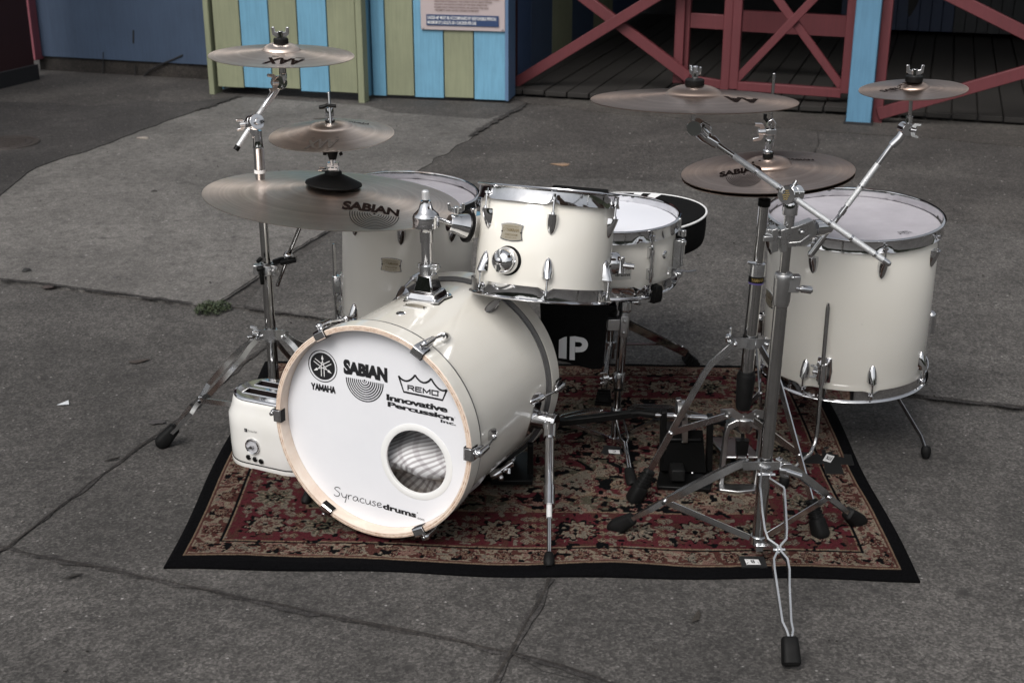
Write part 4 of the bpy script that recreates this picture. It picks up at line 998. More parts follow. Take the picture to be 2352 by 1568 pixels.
# claws, lugs, rods
for end, (t_h, t_l, sg) in (('f', (.022, .118, 1)), ('r', (LB - .022, LB - .118, -1))):
    for a in (0, 60, 120, 180, 240, 300):
        aa = math.radians(a); dr = math.cos(aa) * BX + math.sin(aa) * BY; tn = np.cross(BN, dr); ax = BN * sg
        # claw: wraps the hoop
        Eo = BC - BN * (0 if sg == 1 else LB)
        mb = MB(); path = [Eo + dr * .227 + ax * -.012, Eo + dr * .2265 + ax * .002, Eo + dr * .229 + ax * .0045, Eo + dr * .2425 + ax * .0045, Eo + dr * .2455 + ax * .001, Eo + dr * .247 - ax * .022, Eo + dr * .2485 - ax * .040]
        mb.strip(path, tn, [.026, .027, .027, .027, .027, .025, .016], .0034)
        mb.cyl(Eo + dr * .2535 - ax * .012, Eo + dr * .2535 - ax * .050, .0085, .0065, 16); mb.ball(Eo + dr * .2535 - ax * .012, .0085, 10); mb.cyl(Eo + dr * .2535 - ax * .006, Eo + dr * .2535 + ax * .001, .0048, n=12)
        cl = obj('claw', mb, M_chrome, bass, bevel=.0008)
        mb = MB(); g = [Eo + dr * .2255 + ax * -.013, Eo + dr * .2252 + ax * .003, Eo + dr * .2282 + ax * .0026, Eo + dr * .2425 + ax * .0022, Eo + dr * .2435 - ax * .024]; mb.strip(g, tn, .029, .0012); obj('gasket', mb, M_rubber, cl)
        P = BC - BN * t_l + dr * .229; lug('lug', P, dr, ax, bass, .036)
        mb = MB(); mb.cyl(P + dr * .013 + ax * .008, Eo + dr * .2535 - ax * .048, .0031, n=10); obj('tension_rod', mb, M_chrome, bass)
# badge plate, vent on top
def shell_fn(t, ang): return bs(t, ang), nrm(bs(t, ang) - (BC - BN * t))
def on_shell(x, y):
    ts, as_ = np.meshgrid(np.linspace(.06, .42, 120), np.radians(np.linspace(-60, 150, 420)), indexing='ij')
    P_ = BC - BN * ts[..., None] + .229 * (np.cos(as_)[..., None] * BX + np.sin(as_)[..., None] * BY)
    d = P_ - EYE; dd = d[..., 1] * _c - d[..., 2] * _s; up = d[..., 1] * _s + d[..., 2] * _c
    e = (1176 + FPX * d[..., 0] / dd - x) ** 2 + (784 - FPX * up / dd - y) ** 2; i = np.unravel_index(np.argmin(e), e.shape)
    return ts[i], math.degrees(as_[i])
t_, a_ = on_shell(953, 704); P, o_ = shell_fn(t_, a_); badge(P, o_, -BN * -1 if False else nrm(np.cross(o_, np.cross(-BN, o_))), bass, .052, .022, .229, False)
t_, a_ = on_shell(921, 720); P, o_ = shell_fn(t_, a_); mb = MB(); mb.lathe(P, o_, [(.004, -.002), (.004, .002), (.0075, .0028), (.0105, .001), (.011, -.001)], 24); obj('vent_grommet', mb, M_chrome, bass)
mb = MB(); mb.lathe(P, o_, [(.0001, .0012), (.0045, .0012)], 16); obj('vent_hole', mb, M_blackmetal, bass)
# tom post with base
t_, a_ = on_shell(1003, 686); P, o_ = shell_fn(t_, 92); TB = P; Zu = V(0, 0, 1)
tp = obj
XT = BX; YT = nrm(np.cross(Zu, XT))
mb = MB(); Lp = .040
def sp(u, v, h): # bend with the shell, u around, v along
    a = math.radians(92) - u / .229; dr = math.cos(a) * BX + math.sin(a) * BY; return BC - BN * (t_ + v) + dr * (.229 + h)
poly = [(-.036, -.040), (.036, -.040), (.044, -.032), (.040, .0), (.044, .032), (.036, .040), (-.036, .040), (-.044, .032), (-.040, 0), (-.044, -.032)]
mb.prism(poly, TB, BX, -BN, .006, bend=lambda a, b, h: sp(a, b, h))
ppost = obj('post_base', mb, M_chrome, bass, bevel=.001)
mb = MB(); mb.prism([(x * 1.05, y * 1.05) for x, y in poly], TB, BX, -BN, .0014, bend=lambda a, b, h: sp(a, b, h)); obj('gasket', mb, M_rubber, ppost)
mb = MB()
for u in (-.034, .034):
    for v_ in (-.031, .031): mb.ball(sp(u, v_, .007), .004, 8)
obj('bolts', mb, M_steel, ppost)
pz0 = TB[2] + .004
def pp(x, y): return at(x, y, TB[1])
zt = lambda y: at(995, y, TB[1])[2]
ctr = lambda z: V(TB[0], TB[1], z)
mb = MB(); mb.box(ctr(pz0 + .006), (.074, .070, .016), BX, nrm(np.cross(Zu, BX)), Zu, taper=.80); mb.box(ctr((pz0 + .014 + zt(628)) / 2), (.050, .050, zt(628) - pz0 - .014), BX, nrm(np.cross(Zu, BX)), Zu, taper=.66)
obj('post_housing', mb, M_chrome, bass, bevel=.003)
mb = MB(); mb.lathe(ctr(0), Zu, [(.0001, zt(606)), (.0165, zt(606)), (.0175, zt(609)), (.0175, zt(629)), (.0001, zt(629))], 28); mb.box(ctr(zt(612)) + BX * .021, (.014, .012, .018), BX, YT, Zu); mb.cyl(ctr(zt(614)) + BX * .026 + YT * -.012, ctr(zt(614)) + BX * .026 + YT * .012, .004, n=8); mb.box(ctr(zt(612)) - BX * .018, (.008, .010, .012), BX, YT, Zu)
obj('post_clamp', mb, M_steel, bass, bevel=.001)
mb = MB(); mb.lathe(ctr(0), Zu, [(.0001, zt(625)), (.0125, zt(625)), (.0125, zt(548)), (.0001, zt(548))], 28); obj('tube', mb, M_chrome, bass)
mb = MB(); mb.lathe(ctr(0), Zu, [(.0001, zt(556)), (.0145, zt(556)), (.0155, zt(530)), (.019, zt(526)), (.0295, zt(520)), (.0300, zt(513)), (.0300, zt(512.4)), (.0290, zt(512)), (.0290, zt(511)), (.0300, zt(510.5)), (.0300, zt(497)), (.0285, zt(492)), (.023, zt(487)), (.0165, zt(480)), (.0135, zt(470)), (.0110, zt(463)), (.0110, zt(461)), (.0001, zt(461))], 40)
obj('ball_collar', mb, M_chrome, bass)
mb = MB(); mb.cyl(ctr(zt(462)), ctr(zt(458)), .0075, n=16); obj('washer', mb, M_rubber, bass)
mb = MB(); mb.cyl(ctr(zt(458)), ctr(zt(440)), .0085, n=20); mb.cyl(ctr(zt(440)), ctr(zt(437)), .0085, .006, n=20); obj('knurled_nut', mb, M_knurl, bass)
# spurs
def spur(top_t, top_a, foot, vis):
    P = bs(top_t, top_a); dr = nrm(P - (BC - BN * top_t)); tn = np.cross(BN, dr)
    mb = MB(); pl_ = [(-.045, -.017), (-.03, -.024), (.03, -.024), (.05, -.016), (.056, 0), (.05, .016), (.03, .024), (-.03, .024), (-.045, .017)]
    def bd_(a, b, h):
        th = math.radians(top_a) + a / .229; d_ = math.cos(th) * BX + math.sin(th) * BY; return BC - BN * (top_t - b) + d_ * (.229 + h)
    mb.prism(pl_, P, tn, BN, .004, bend=bd_); sp_ = obj('spur_bracket', mb, M_chrome, bass, bevel=.001)
    hx = nrm(V(dr[0], dr[1], 0)); mb = MB(); mb.cyl(P - hx * .004, P + hx * .036, .023, .020, 28); mb.cyl(P + hx * .037, P + hx * .050, .0195, .0185, 28); mb.cyl(P + hx * .0500, P + hx * .058, .022, .019, 28)
    obj('spur_hub', mb, M_chrome, sp_, bevel=.001)
    S = P + hx * .040; F_ = V(foot); d_ = nrm(F_ - S)
    L_ = np.linalg.norm(F_ - S); mb = MB(); mb.tube([S, S + d_ * .05], [.0165, .0145], 20); mb.cyl(S + d_ * .045, S + d_ * (L_ * .48), .0105, n=20); obj('spur_socket', mb, M_chrome, sp_)
    mb = MB(); mb.cyl(S + d_ * (L_ * .47), S + d_ * (L_ * .60), .0128, n=20); mb.ball(S + d_ * (L_ * .575) - BX * .012, .004, 8); obj('spur_collar', mb, M_chrome, sp_)
    mb = MB(); mb.cyl(S + d_ * (L_ * .60), S + d_ * (L_ * .68), .0062, n=16); obj('sleeve', mb, mat('clear_nylon', (.55, .55, .55), .35), sp_)
    mb = MB(); mb.cyl(S + d_ * (L_ * .60), S + d_ * (L_ - .03), .0048, n=14); obj('spur_rod', mb, M_chrome, sp_)
    mb = MB(); mb.tube([F_ - d_ * .036, F_ - d_ * .028, F_ - d_ * .010, F_ - d_ * .002], [.008, .0115, .0120, .0075], 18); obj('rubber_foot', mb, M_rubber, sp_)
spur(.365, -14, gr(1261, 1303, .012), True)
spur(.365, 194, gr(699, 1158, .012), False)
# ================================================================== RACK TOM
RTn = nrm(V(.085, .235, .965)); RTR = .1525
RTc = dp(1252, 557, 3.02); RTdep = .205
RTt = RTc + RTn * RTdep / 2
tom = thing('rack_tom', 'small ivory tom tilted away on the bass drum post', 'drum', RTc - RTn * RTdep / 2)
x_, y_ = drum(tom, RTt, RTn, RTR, RTdep, 6, -pi / 2 + .02)
def tomS(a_deg, h): # around the shell, h below top head; angle 0 faces the camera
    a = math.radians(a_deg); dr = x_ * math.cos(a) + y_ * math.sin(a); return RTt - RTn * h + dr * RTR, dr
def find_az(C, n, R, xx, yy, px, py, h0):
    best = None
    for a in np.linspace(-100, 100, 401):
        dr = xx * math.cos(math.radians(a)) + yy * math.sin(math.radians(a))
        for h in np.linspace(.0, h0, 60):
            p = C - n * h + dr * R; d = p - EYE; dd = d[1] * _c - d[2] * _s; up = d[1] * _s + d[2] * _c; e = (1176 + FPX * d[0] / dd - px) ** 2 + (784 - FPX * up / dd - py) ** 2
            if best is None or e < best[0]: best = (e, a, h)
    return best[1], best[2]
a, h = find_az(RTt, RTn, RTR, x_, y_, 1175, 534, RTdep); P, dr = tomS(a, h); badge(P, dr, RTn, tom, .056, .040, RTR)
a, h = find_az(RTt, RTn, RTR, x_, y_, 1166, 599, RTdep)
def tom_mount(a, h, stub=False):
    P, dr = tomS(a, h); mb = MB(); mb.lathe(P - dr * .004, dr, [(.0001, .007), (.030, .007), (.0325, .004), (.0325, 0)], 40); g_ = obj('mount_gasket', mb, M_rubber, tom)
    mb = MB(); mb.lathe(P, dr, [(.029, .000), (.0295, .010), (.028, .016), (.0265, .017), (.0265, .020), (.025, .026), (.019, .033), (.010, .037), (.0001, .038)], 44); c_ = obj('mount_cap', mb, M_chrome, tom)
    mb = MB(); mb.box(P + dr * .036, (.007, .050, .006), np.cross(RTn, dr), RTn, dr); mb.lathe(P + dr * .034, dr, [(.0001, .010), (.006, .009), (.009, .004), (.0095, 0)], 20); obj('mount_lever', mb, M_chrome, c_, bevel=.001)
tom_mount(a, h)
P, dr = tomS(84, .135); mb = MB(); mb.lathe(P, dr, [(.025, 0), (.025, .012), (.02, .02), (.0001, .022)], 32); mb.box(P + dr * .026 - RTn * .008, (.02, .028, .014), np.cross(RTn, dr), RTn, dr); q_ = P + dr * .026; mb.cyl(q_ + V(.0, -.012, 0), q_ + V(.026, -.016, -.002), .006, n=14); mb.cyl(q_ + V(0, -.012, -.02), q_ + V(0, -.012, .02), .0045, n=12)
obj('side_mount', mb, M_chrome, tom, bevel=.0008)
# bracket between post and tom (belongs to the tom)
bz = zt(503); S0 = ctr(bz) + V(.028, 0, 0)
E0 = at(1031, 512, TB[1] + .01); E1 = at(1070, 519, TB[1] + .025); dxx = nrm(E1 - E0)
mb = MB(); mb.cyl(S0, E0, .0055, n=14); mb.lathe(E0, dxx, [(.0001, 0), (.0185, 0), (.0195, .002), (.0225, np.linalg.norm(E1 - E0) * .5), (.0290, np.linalg.norm(E1 - E0)), (.0001, np.linalg.norm(E1 - E0))], 40)
obj('bracket_cone', mb, M_chrome, tom)
mb = MB(); mb.lathe(E1, dxx, [(.0001, 0), (.036, 0), (.0365, .001), (.0365, .0075), (.036, .0085), (.0001, .0085)], 48); obj('bracket_ring', mb, M_blackmetal, tom)
mb = MB(); mb.lathe(E1 + dxx * .009, dxx, [(.0001, .0), (.034, .0), (.034, .002), (.02, .004), (.0001, .004)], 40); P, dr = tomS(-96, .07); mb.box((E1 + dxx * .014 + P) / 2 + V(.0, 0, .0), (np.linalg.norm(P - E1), .032, .05), nrm(P - E1), nrm(np.cross(V(0, 0, 1), nrm(P - E1))), V(0, 0, 1))
mb.cyl(at(1088, 478, TB[1] + .03), at(1086, 500, TB[1] + .03), .0072, n=14); mb.cyl(at(1083, 545, TB[1] + .03), at(1083, 556, TB[1] + .03), .004, n=10)
obj('bracket_plate', mb, M_chrome, tom, bevel=.0015)
def wingnut(name, P, ax, wd, parent, m=None, s=1.0):
    """threaded barrel along ax with two wings spread along wd"""
    P, ax = V(P), nrm(ax); wd = V(wd); wd = nrm(wd - ax * np.dot(ax, wd)); nn = np.cross(ax, wd); mb = MB(); mb.cyl(P, P + ax * .013 * s, .0062 * s, .0052 * s, 14)
    for sg in (-1, 1):
        poly = [(.003, .001), (.0105, .002), (.0160, .006), (.0170, .0200), (.0120, .0205), (.0112, .0190), (.0100, .0115), (.003, .010)]
        poly = [(a * s * sg, b * s) for a, b in poly]
        if sg < 0: poly = poly[::-1]
        mb.prism(poly, P - nn * .0017 * s, wd, ax, .0034 * s) if False else mb.add([P + wd * a + ax * b + nn * h for h in (-.0017 * s, .0017 * s) for a, b in poly], [tuple(range(8))[::-1], tuple(range(8, 16))] + [(i, (i + 1) % 8, 8 + (i + 1) % 8, 8 + i) for i in range(8)])
    o = obj(name, mb, m or M_chrome, parent, bevel=.0006 * s); fixnormals(o); return o
wingnut('wing_nut', at(1048, 489, TB[1] + .015), V(0, -.1, 1), V(1, 0, .1), tom, M_steel, 1.15)

# ================================================================== SNARE
SNn = nrm(V(.01, -.015, 1)); SNR = .172; SNc = at(1397, 503, 3.27); SNd = .135
sn = thing('snare_drum', 'shallow white snare drum on its stand behind the rack tom', 'drum', SNc - SNn * SNd)
hintx = V(1, 0, 0)
mb = MB(); R = SNR; mb.lathe(SNc, SNn, [(R - .006, -.004), (R - .002, -.001), (R, -.004), (R, -SNd + .004), (R - .002, -SNd + .001), (R - .006, -SNd + .004)], 128, loop=True); o = obj('shell', mb, M_shell, sn, sharp=60); fixnormals(o)
for nm, cc, ax in (('batter_head', SNc, SNn), ('snare_side_head', SNc - SNn * SNd, -SNn)):
    mb = MB(); mb.lathe(cc, ax, [(.001, .002), (R - .004, .002), (R + .002, -.001), (R + .003, -.006)], 96); obj(nm, mb, mat('bright_coated_head', (.74, .75, .80), .5) if nm[0] == 'b' else M_head, sn); rim('rim', cc, ax, R, sn, 8, math.radians(22), (0, 0, 1))
for i in range(8):
    a = math.radians(-58 + 45 * i); dr = V(math.cos(a), math.sin(a), 0); dr = nrm(dr - SNn * np.dot(dr, SNn)); cc = SNc + dr * R; tn = np.cross(SNn, dr)
    if i == 1: continue
    mb = MB()
    zc = -SNd / 2
    mb.tube([cc + SNn * (zc + .048) + dr * .011, cc + SNn * (zc + .03) + dr * .013, cc + SNn * zc + dr * .0125, cc + SNn * (zc - .03) + dr * .013, cc + SNn * (zc - .048) + dr * .011], [.004, .0072, .0042, .0072, .004], 14)
    mb.box(cc + SNn * (zc + .028) + dr * .005, (.012, .028, .010), tn, SNn, dr); mb.box(cc + SNn * (zc - .028) + dr * .005, (.012, .028, .010), tn, SNn, dr)
    obj('lug', mb, M_chrome, sn, bevel=.0008)
    rod(cc + SNn * (zc + .045) + dr * .011, cc + SNn * .004 + dr * .0125, sn); rod(cc + SNn * (zc - .045) + dr * .011, cc - SNn * (SNd + .004) + dr * .0125, sn)
# strainer at right
a = math.radians(-18); dr = V(math.cos(a), math.sin(a), 0); tn = np.cross(SNn, dr); cc = SNc + dr * R
mb = MB(); mb.box(cc + dr * .010 - SNn * .075, (.020, .075, .018), tn, SNn, dr); mb.cyl(cc + dr * .022 - SNn * .105, cc + dr * .022 - SNn * .035, .0062, n=16); mb.cyl(cc + dr * .022 - SNn * .05, cc + dr * .022 - SNn * .040, .009, n=16); mb.cyl(cc + dr * .022 - SNn * .028, cc + dr * .022 - SNn * .012, .0075, n=16); mb.box(cc + dr * .012 - SNn * .004, (.012, .045, .006), tn, SNn, dr); mb.box(cc + dr * .014 - SNn * .128, (.024, .012, .022), tn, SNn, dr)
obj('strainer', mb, M_steel, sn, bevel=.001)
mb = MB(); q = cc + dr * .016 - SNn * .118; mb.strip([q, q + V(.022, -.006, -.002), q + V(.042, -.012, .003)], V(0, 1, 0), .010, .002); obj('strainer_lever', mb, M_steel, sn)
mb = MB(); mb.strip([cc + dr * .004 - SNn * .118, cc + dr * .018 - SNn * .132, cc + dr * .012 - SNn * .150, cc - dr * .02 - SNn * .150], tn, .022, .001); obj('snare_strap', mb, mat('clear_strap', (.4, .4, .4), .3), sn)
a = math.radians(-38); dr = V(math.cos(a), math.sin(a), 0); P = SNc + dr * R - SNn * .062; mb = MB(); mb.lathe(P, dr, [(.004, 0), (.004, .002), (.007, .003), (.010, .001), (.0105, 0)], 20); obj('vent_grommet', mb, M_steel, sn)
# shop sticker
def snf(u, v, h=.0006):
    a = math.radians(-83) + u / R; d_ = V(math.cos(a), math.sin(a), 0); return SNc + d_ * (R + h) - SNn * (.085 - v)
mb = MB(); K = 8; mb.add([snf(x, y) for y in (-.022, .022) for x in np.linspace(-.04, .028, K)], [(i, i + 1, K + i + 1, K + i) for i in range(K - 1)]); st = obj('sticker', mb, mat('grey_sticker', (.50, .49, .46), .4), sn)
mb = MB(); handwrite(mb, 'Syracuse', -.036, .0035, .025, .0075, .0010, lambda u, v: snf(u, v, .0012)); text_fit(mb, 'drums', -.012, -.013, .025, -.004, lambda u, v: snf(u, v, .0012), .02); obj('lettering', mb, M_ink, st, flat=True)

# ================================================================== FLOOR TOMS
def leg_assembly(root, P, out, foot, topz, name='leg', bend_at=.155, bracket=True, knob=True):
    """floor tom leg: bracket on the shell at P, rod from topz down, bending out to the foot"""
    out = nrm(V(out[0], out[1], 0)); tn = np.cross(V(0, 0, 1), out); P = V(P); g = None
    if bracket:
        mb = MB(); mb.prism([(-.017, -.030), (.017, -.030), (.020, 0), (.017, .034), (-.017, .034), (-.020, 0)], P - out * .001, tn, V(0, 0, 1), -.005 if False else .005) if np.dot(np.cross(tn, V(0, 0, 1)), out) > 0 else mb.prism([(-.017, -.030), (.017, -.030), (.020, 0), (.017, .034), (-.017, .034), (-.020, 0)][::-1], P + out * .004, tn, V(0, 0, 1), .005)
        mb.box(P + out * .012, (.022, .050, .020), tn, V(0, 0, 1), out)
        br = obj('leg_bracket', mb, M_chrome, root, bevel=.0015)
        mb = MB(); mb.cyl(P + out * .020 - V(0, 0, .030), P + out * .020 + V(0, 0, .022), .0085, n=16); obj('clamp_sleeve', mb, M_steel, br)
        if knob: wingnut('wing_screw', P + out * .020 - tn * .010, -tn, V(0, .2, 1), br, M_steel, 1.0)
    c_ = P + out * .020; F_ = V(foot)
    mb = MB(); zb_ = F_[2] + bend_at; fd = nrm(F_ - V(c_[0], c_[1], F_[2])); hd = V(F_[0] - c_[0], F_[1] - c_[1], 0)
    pts = [V(c_[0], c_[1], topz), V(c_[0], c_[1], topz - .012), V(c_[0], c_[1], zb_ + .02), V(c_[0], c_[1], zb_) + hd * .04, V(c_[0], c_[1], zb_ - .018) + hd * .16, F_ - hd * .16 + V(0, 0, min(.040, bend_at * .6)), F_ - hd * .05 + V(0, 0, .022)]
    mb.tube(pts, [.0028, .0052, .0052, .0052, .0052, .0050, .0050], 14); lg = obj('leg', mb, M_tube, root)
    dd_ = nrm(V(0, 0, -1) + hd * .6); mb = MB(); q = F_ + V(0, 0, .030) - hd * .05; mb.tube([q, q + dd_ * .006, q + dd_ * .018, q + dd_ * .030], [.0095, .0125, .0125, .0085], 18); obj('rubber_foot', mb, M_rubber, lg)
# right
FRn = nrm(V(-.018, -.045, 1)); FRR = .205; FRt = dp(1962, 506, 3.29); FRd = .378
fr_ = thing('floor_tom', 'large ivory floor tom standing at the right edge of the rug', 'drum', V(FRt[0], FRt[1], 0), 'ivory floor toms')
xr_, yr_ = drum(fr_, FRt, FRn, FRR, FRd, 8, -pi / 2 + math.radians(6))
def frS(a, h, rr=0): a = math.radians(a); dr = xr_ * math.cos(a) + yr_ * math.sin(a); return FRt - FRn * h + dr * (FRR + rr), dr
a, h = find_az(FRt, FRn, FRR, xr_, yr_, 1893, 850, FRd); P, dr = frS(a, h); zz = at(1905, 700, P[1] - .03)[2]; leg_assembly(fr_, P, dr, gr(1797, 1122, .012), zz, bend_at=.05)
a, h = find_az(FRt, FRn, FRR, xr_, yr_, 2118, 800, FRd); P, dr = frS(128, .30); leg_assembly(fr_, P, dr, gr(2130, 1056, .002), P[2] + .04, bend_at=.10, knob=False); P, dr = frS(84, .30)
mb = MB(); mb.cyl(P + V(.008, -.01, .045), P + V(.008, -.01, -.0), .0145, n=20); mb.ball(P + V(.008, -.01, .045), .0145, 10); obj('leg_knob', mb, M_chrome, fr_)
P, dr = frS(-116, .30); leg_assembly(fr_, P, dr, V(P[0] - .01, P[1] + .08, .003), P[2] + .20)
a, h = find_az(FRt, FRn, FRR, xr_, yr_, 1768, 685, FRd); P, dr = frS(a, h); badge(P, dr, FRn, fr_, .056, .040, FRR)
# small maker's mark on the head
def hdm(C, n, px, py):
    P = onplane(px, py, C + n * .003, n); ex = nrm(V(1, 0, 0) - n * n[0]); ey = np.cross(n, ex); return lambda u, v, rot=0.0: P + ex * (u * math.cos(rot) - v * math.sin(rot)) + ey * (u * math.sin(rot) + v * math.cos(rot))
f_ = hdm(FRt, FRn, 2076, 533); rot = lambda fn, r_: (lambda u, v: fn(u, v, r_))
mb = MB(); g_ = rot(f_, math.radians(200)); stroke(mb, [(-.016, .010), (-.012, -.008), (.012, -.008), (.016, .010)], .0014, g_)
for k in range(3): stroke(mb, [(-.016 + .0107 * (k + t), .010 - .005 * math.sin(pi * t)) for t in np.linspace(0, 1, 7)], .0013, g_)
text_fit(mb, 'REMO', -.010, -.005, .010, .002, g_, .02); text_fit(mb, 'USA', -.006, .012, .006, .0155, g_, .01); obj('head_mark', mb, M_ink, fr_, flat=True)
# left
FLn = nrm(V(.055, -.03, 1)); FLR = .178; FLt = dp(940, 452, 3.58); FLd = .345
fl_ = thing('floor_tom', 'ivory floor tom at the back left, half hidden under the big ride cymbal', 'drum', V(FLt[0], FLt[1], 0), 'ivory floor toms')
xl_, yl_ = drum(fl_, FLt, FLn, FLR, FLd, 8, -pi / 2 - math.radians(2))
def flS(a, h, rr=0): a = math.radians(a); dr = xl_ * math.cos(a) + yl_ * math.sin(a); return FLt - FLn * h + dr * (FLR + rr), dr
a, h = find_az(FLt, FLn, FLR, xl_, yl_, 898, 607, FLd); P, dr = flS(a, h); badge(P, dr, FLn, fl_, .056, .040, FLR)
P, dr = flS(-90, .262); leg_assembly(fl_, P, dr, V(P[0] - .09, P[1] - .0, .004), at(776, 560, P[1])[2])
P, dr = flS(30, .262); leg_assembly(fl_, P, dr, V(P[0] + .03, P[1] - .03, .012), P[2] + .02)
P, dr = flS(150, .262); leg_assembly(fl_, P, dr, V(P[0] + .03, P[1] + .07, .004), P[2] + .16)
P, dr = flS(62, .2); mb = MB(); q = at(1063, 600, 3.42); mb.cyl(at(1063, 580, 3.46), at(1062, 632, 3.46), .0052, n=12); obj('leg_rod', mb, M_tube, fl_)

# ================================================================== THRONE
TC = at(1410, 491, 3.62); TX, TYr = .258, .225
th = thing('drum_throne', 'black round drum throne with white piping behind the snare', 'stool', V(.285, 3.6, 0))
def tring(k, z, dz=0): return [V(TC[0] + TX * k * math.cos(a), TC[1] + TYr * k * math.sin(a), TC[2] + z + (.012 * math.cos(a) if k > .5 else 0)) for a in np.linspace(0, 2 * pi, 80, endpoint=False)]
mb = MB(); mb.ringloft([tring(.93, -.088), tring(.975, -.082), tring(.99, -.07), tring(1.0, -.04), tring(1.0, -.006), tring(.99, .002), tring(.96, .004), tring(.8, -.002), tring(.5, -.010), tring(.2, -.012), tring(.01, -.012)], True, True, True)
seat = obj('seat', mb, M_blackfab, th, sharp=60); fixnormals(seat)
mb = MB(); pr = tring(.998, .001); rings = []
for i, p in enumerate(pr):
    a = 2 * pi * i / 80; o_ = nrm(V(math.cos(a), math.sin(a), 0)); rings.append([p + .0032 * (o_ * math.cos(b_) + V(0, 0, 1) * math.sin(b_)) for b_ in np.linspace(0, 2 * pi, 8, endpoint=False)])
mb.ringloft(rings, True, loop=True); obj('piping', mb, M_whiteink, seat)
mb = MB()
def trz(k): return .0055 if k > .93 else (.0035 if k > .85 else .0025)
for (a0, a1) in ((52, 60), (66, 72)):
    aa = [math.radians(t) for t in np.linspace(a0, a1, 6)]; ks = [.55, .7, .82, .9, .97]; zz_ = {.55: -.0075, .7: -.0035, .82: .0005, .9: .0035, .97: .0052}
    vs = [V(TC[0] + TX * k * math.cos(a), TC[1] + TYr * k * math.sin(a), TC[2] + zz_[k] + .012 * math.cos(a)) for k in ks for a in aa]; mb.add(vs, [(i * 6 + j, i * 6 + j + 1, i * 6 + j + 7, i * 6 + j + 6) for i in range(4) for j in range(5)])
o = obj('white_stripes', mb, M_whiteink, seat); fixnormals(o)
mb = MB(); q0_, q1_ = at(1268, 444, 3.84), at(1398, 455, 3.86); mb.box((q0_ + q1_) / 2 + V(0, 0, .004), (np.linalg.norm(q1_ - q0_), .05, .035), nrm(q1_ - q0_), V(0, 1, 0), nrm(np.cross(nrm(q1_ - q0_), V(0, 1, 0)))); obj('rear_pad', mb, M_blackfab, th, bevel=.006)
TB_ = V(.285, 3.6, 0); mb = MB(); mb.cyl(TB_ + V(0, 0, .05), TB_ + V(0, 0, TC[2] - .08), .0125, n=20); obj('post', mb, M_tube, th)
mb = MB(); ch = at(1455, 735, 3.60)[2]; mb.cyl(TB_ + V(0, 0, ch - .015), TB_ + V(0, 0, ch + .015), .019, n=20); obj('upper_collar', mb, M_steel, th); mb = MB(); mb.cyl(TB_ + V(0, 0, .08), TB_ + V(0, 0, .10), .018, n=20); obj('lower_collar', mb, M_steel, th)
for az in (12, 128, 262):
    a = math.radians(az); d_ = V(math.cos(a), math.sin(a), 0); tn = V(-d_[1], d_[0], 0); T0 = TB_ + d_ * .018 + V(0, 0, ch); F_ = TB_ + d_ * .245 + V(0, 0, .02)
    mb = MB()
    for s_ in (-1, 1): mb.strip([T0 + tn * .009 * s_, T0 + d_ * .035 - V(0, 0, .018) + tn * .011 * s_, F_ - d_ * .012 + V(0, 0, .025) + tn * .007 * s_], V(0, 0, 1), .022, .0022)
    mb.ball(F_ - d_ * .03 + V(0, 0, .05) - tn * .01, .005, 8); mb.ball(T0 - tn * .012, .005, 8)
    lg = obj('leg', mb, M_tube, th)
    mb = MB(); mb.strip([F_ - d_ * .045 + V(0, 0, .055), TB_ + d_ * .02 + V(0, 0, .09)], tn, .012, .003); obj('leg_brace', mb, M_steel, lg)
    mb = MB()
    dd_ = nrm(F_ - T0 + V(0, 0, .02))
    for k in range(6): mb.box(F_ + dd_ * (.006 * k - .015) + V(0, 0, .008 - .004 * k), (.0048, .036 + .002 * k, .030 + .002 * k), dd_, tn, np.cross(dd_, tn))
    mb.box(F_ + V(0, 0, .002) - dd_ * .0, (.036, .030, .026), dd_, tn, np.cross(dd_, tn)); obj('rubber_foot', mb, M_rubber, lg, bevel=.0015)

# ================================================================== STICK BAG
bag = thing('stick_bag', 'black stick bag with white letters hanging below the rack tom', 'bag', at(1320, 850, 3.09))
W_ = V(1, 0, 0); 
def bagp(x, y, k, Yb=3.085): p = at(x, y, Yb); return p
out_ = [(1240, 690), (1240, 640), (1400, 640), (1398, 700), (1390, 790), (1385, 842), (1382, 849), (1362, 850), (1335, 844), (1300, 833), (1262, 826), (1250, 820), (1244, 780)]
mb = MB(); n_ = len(out_); fr0 = [bagp(x, y, 0) for x, y in out_]; cen = sum(fr0) / n_; lay = []
for k, dy in ((.96, -.0), (1.0, .006), (1.0, .030), (.96, .036)): lay.append([cen + (p - cen) * k + V(0, dy, 0) for p in fr0])
mb.ringloft(lay, True, True, True); bg_ = obj('bag', mb, M_blackfab, bag, bevel=.002); fixnormals(bg_)
mb = MB(); bf = lambda x, y: at(x, y, 3.0835)
mb.add([bf(*p) for p in ((1283, 822), (1301, 824), (1302, 773), (1296, 774), (1284, 780))], [(0, 1, 2, 3, 4)])
mb.add([bf(*p) for p in ((1308, 826), (1320, 827), (1321, 772), (1309, 773))], [(0, 1, 2, 3)])
outer = [(1321, 772)] + [(1333 + 17.5 * math.sin(t), 790.5 - 17 * math.cos(t) + 1) for t in np.linspace(0, pi, 14)] + [(1321, 809)]
inner = [(1321, 785)] + [(1330 + 7 * math.sin(t), 790.5 - 5.5 * math.cos(t) + .6) for t in np.linspace(0, pi, 14)] + [(1321, 796)]
m_ = len(outer); mb.add([bf(*p) for p in outer] + [bf(*p) for p in inner], [(i, i + 1, m_ + i + 1, m_ + i) for i in range(m_ - 1)])
o = obj('lettering', mb, M_whiteink, bg_, flat=True)
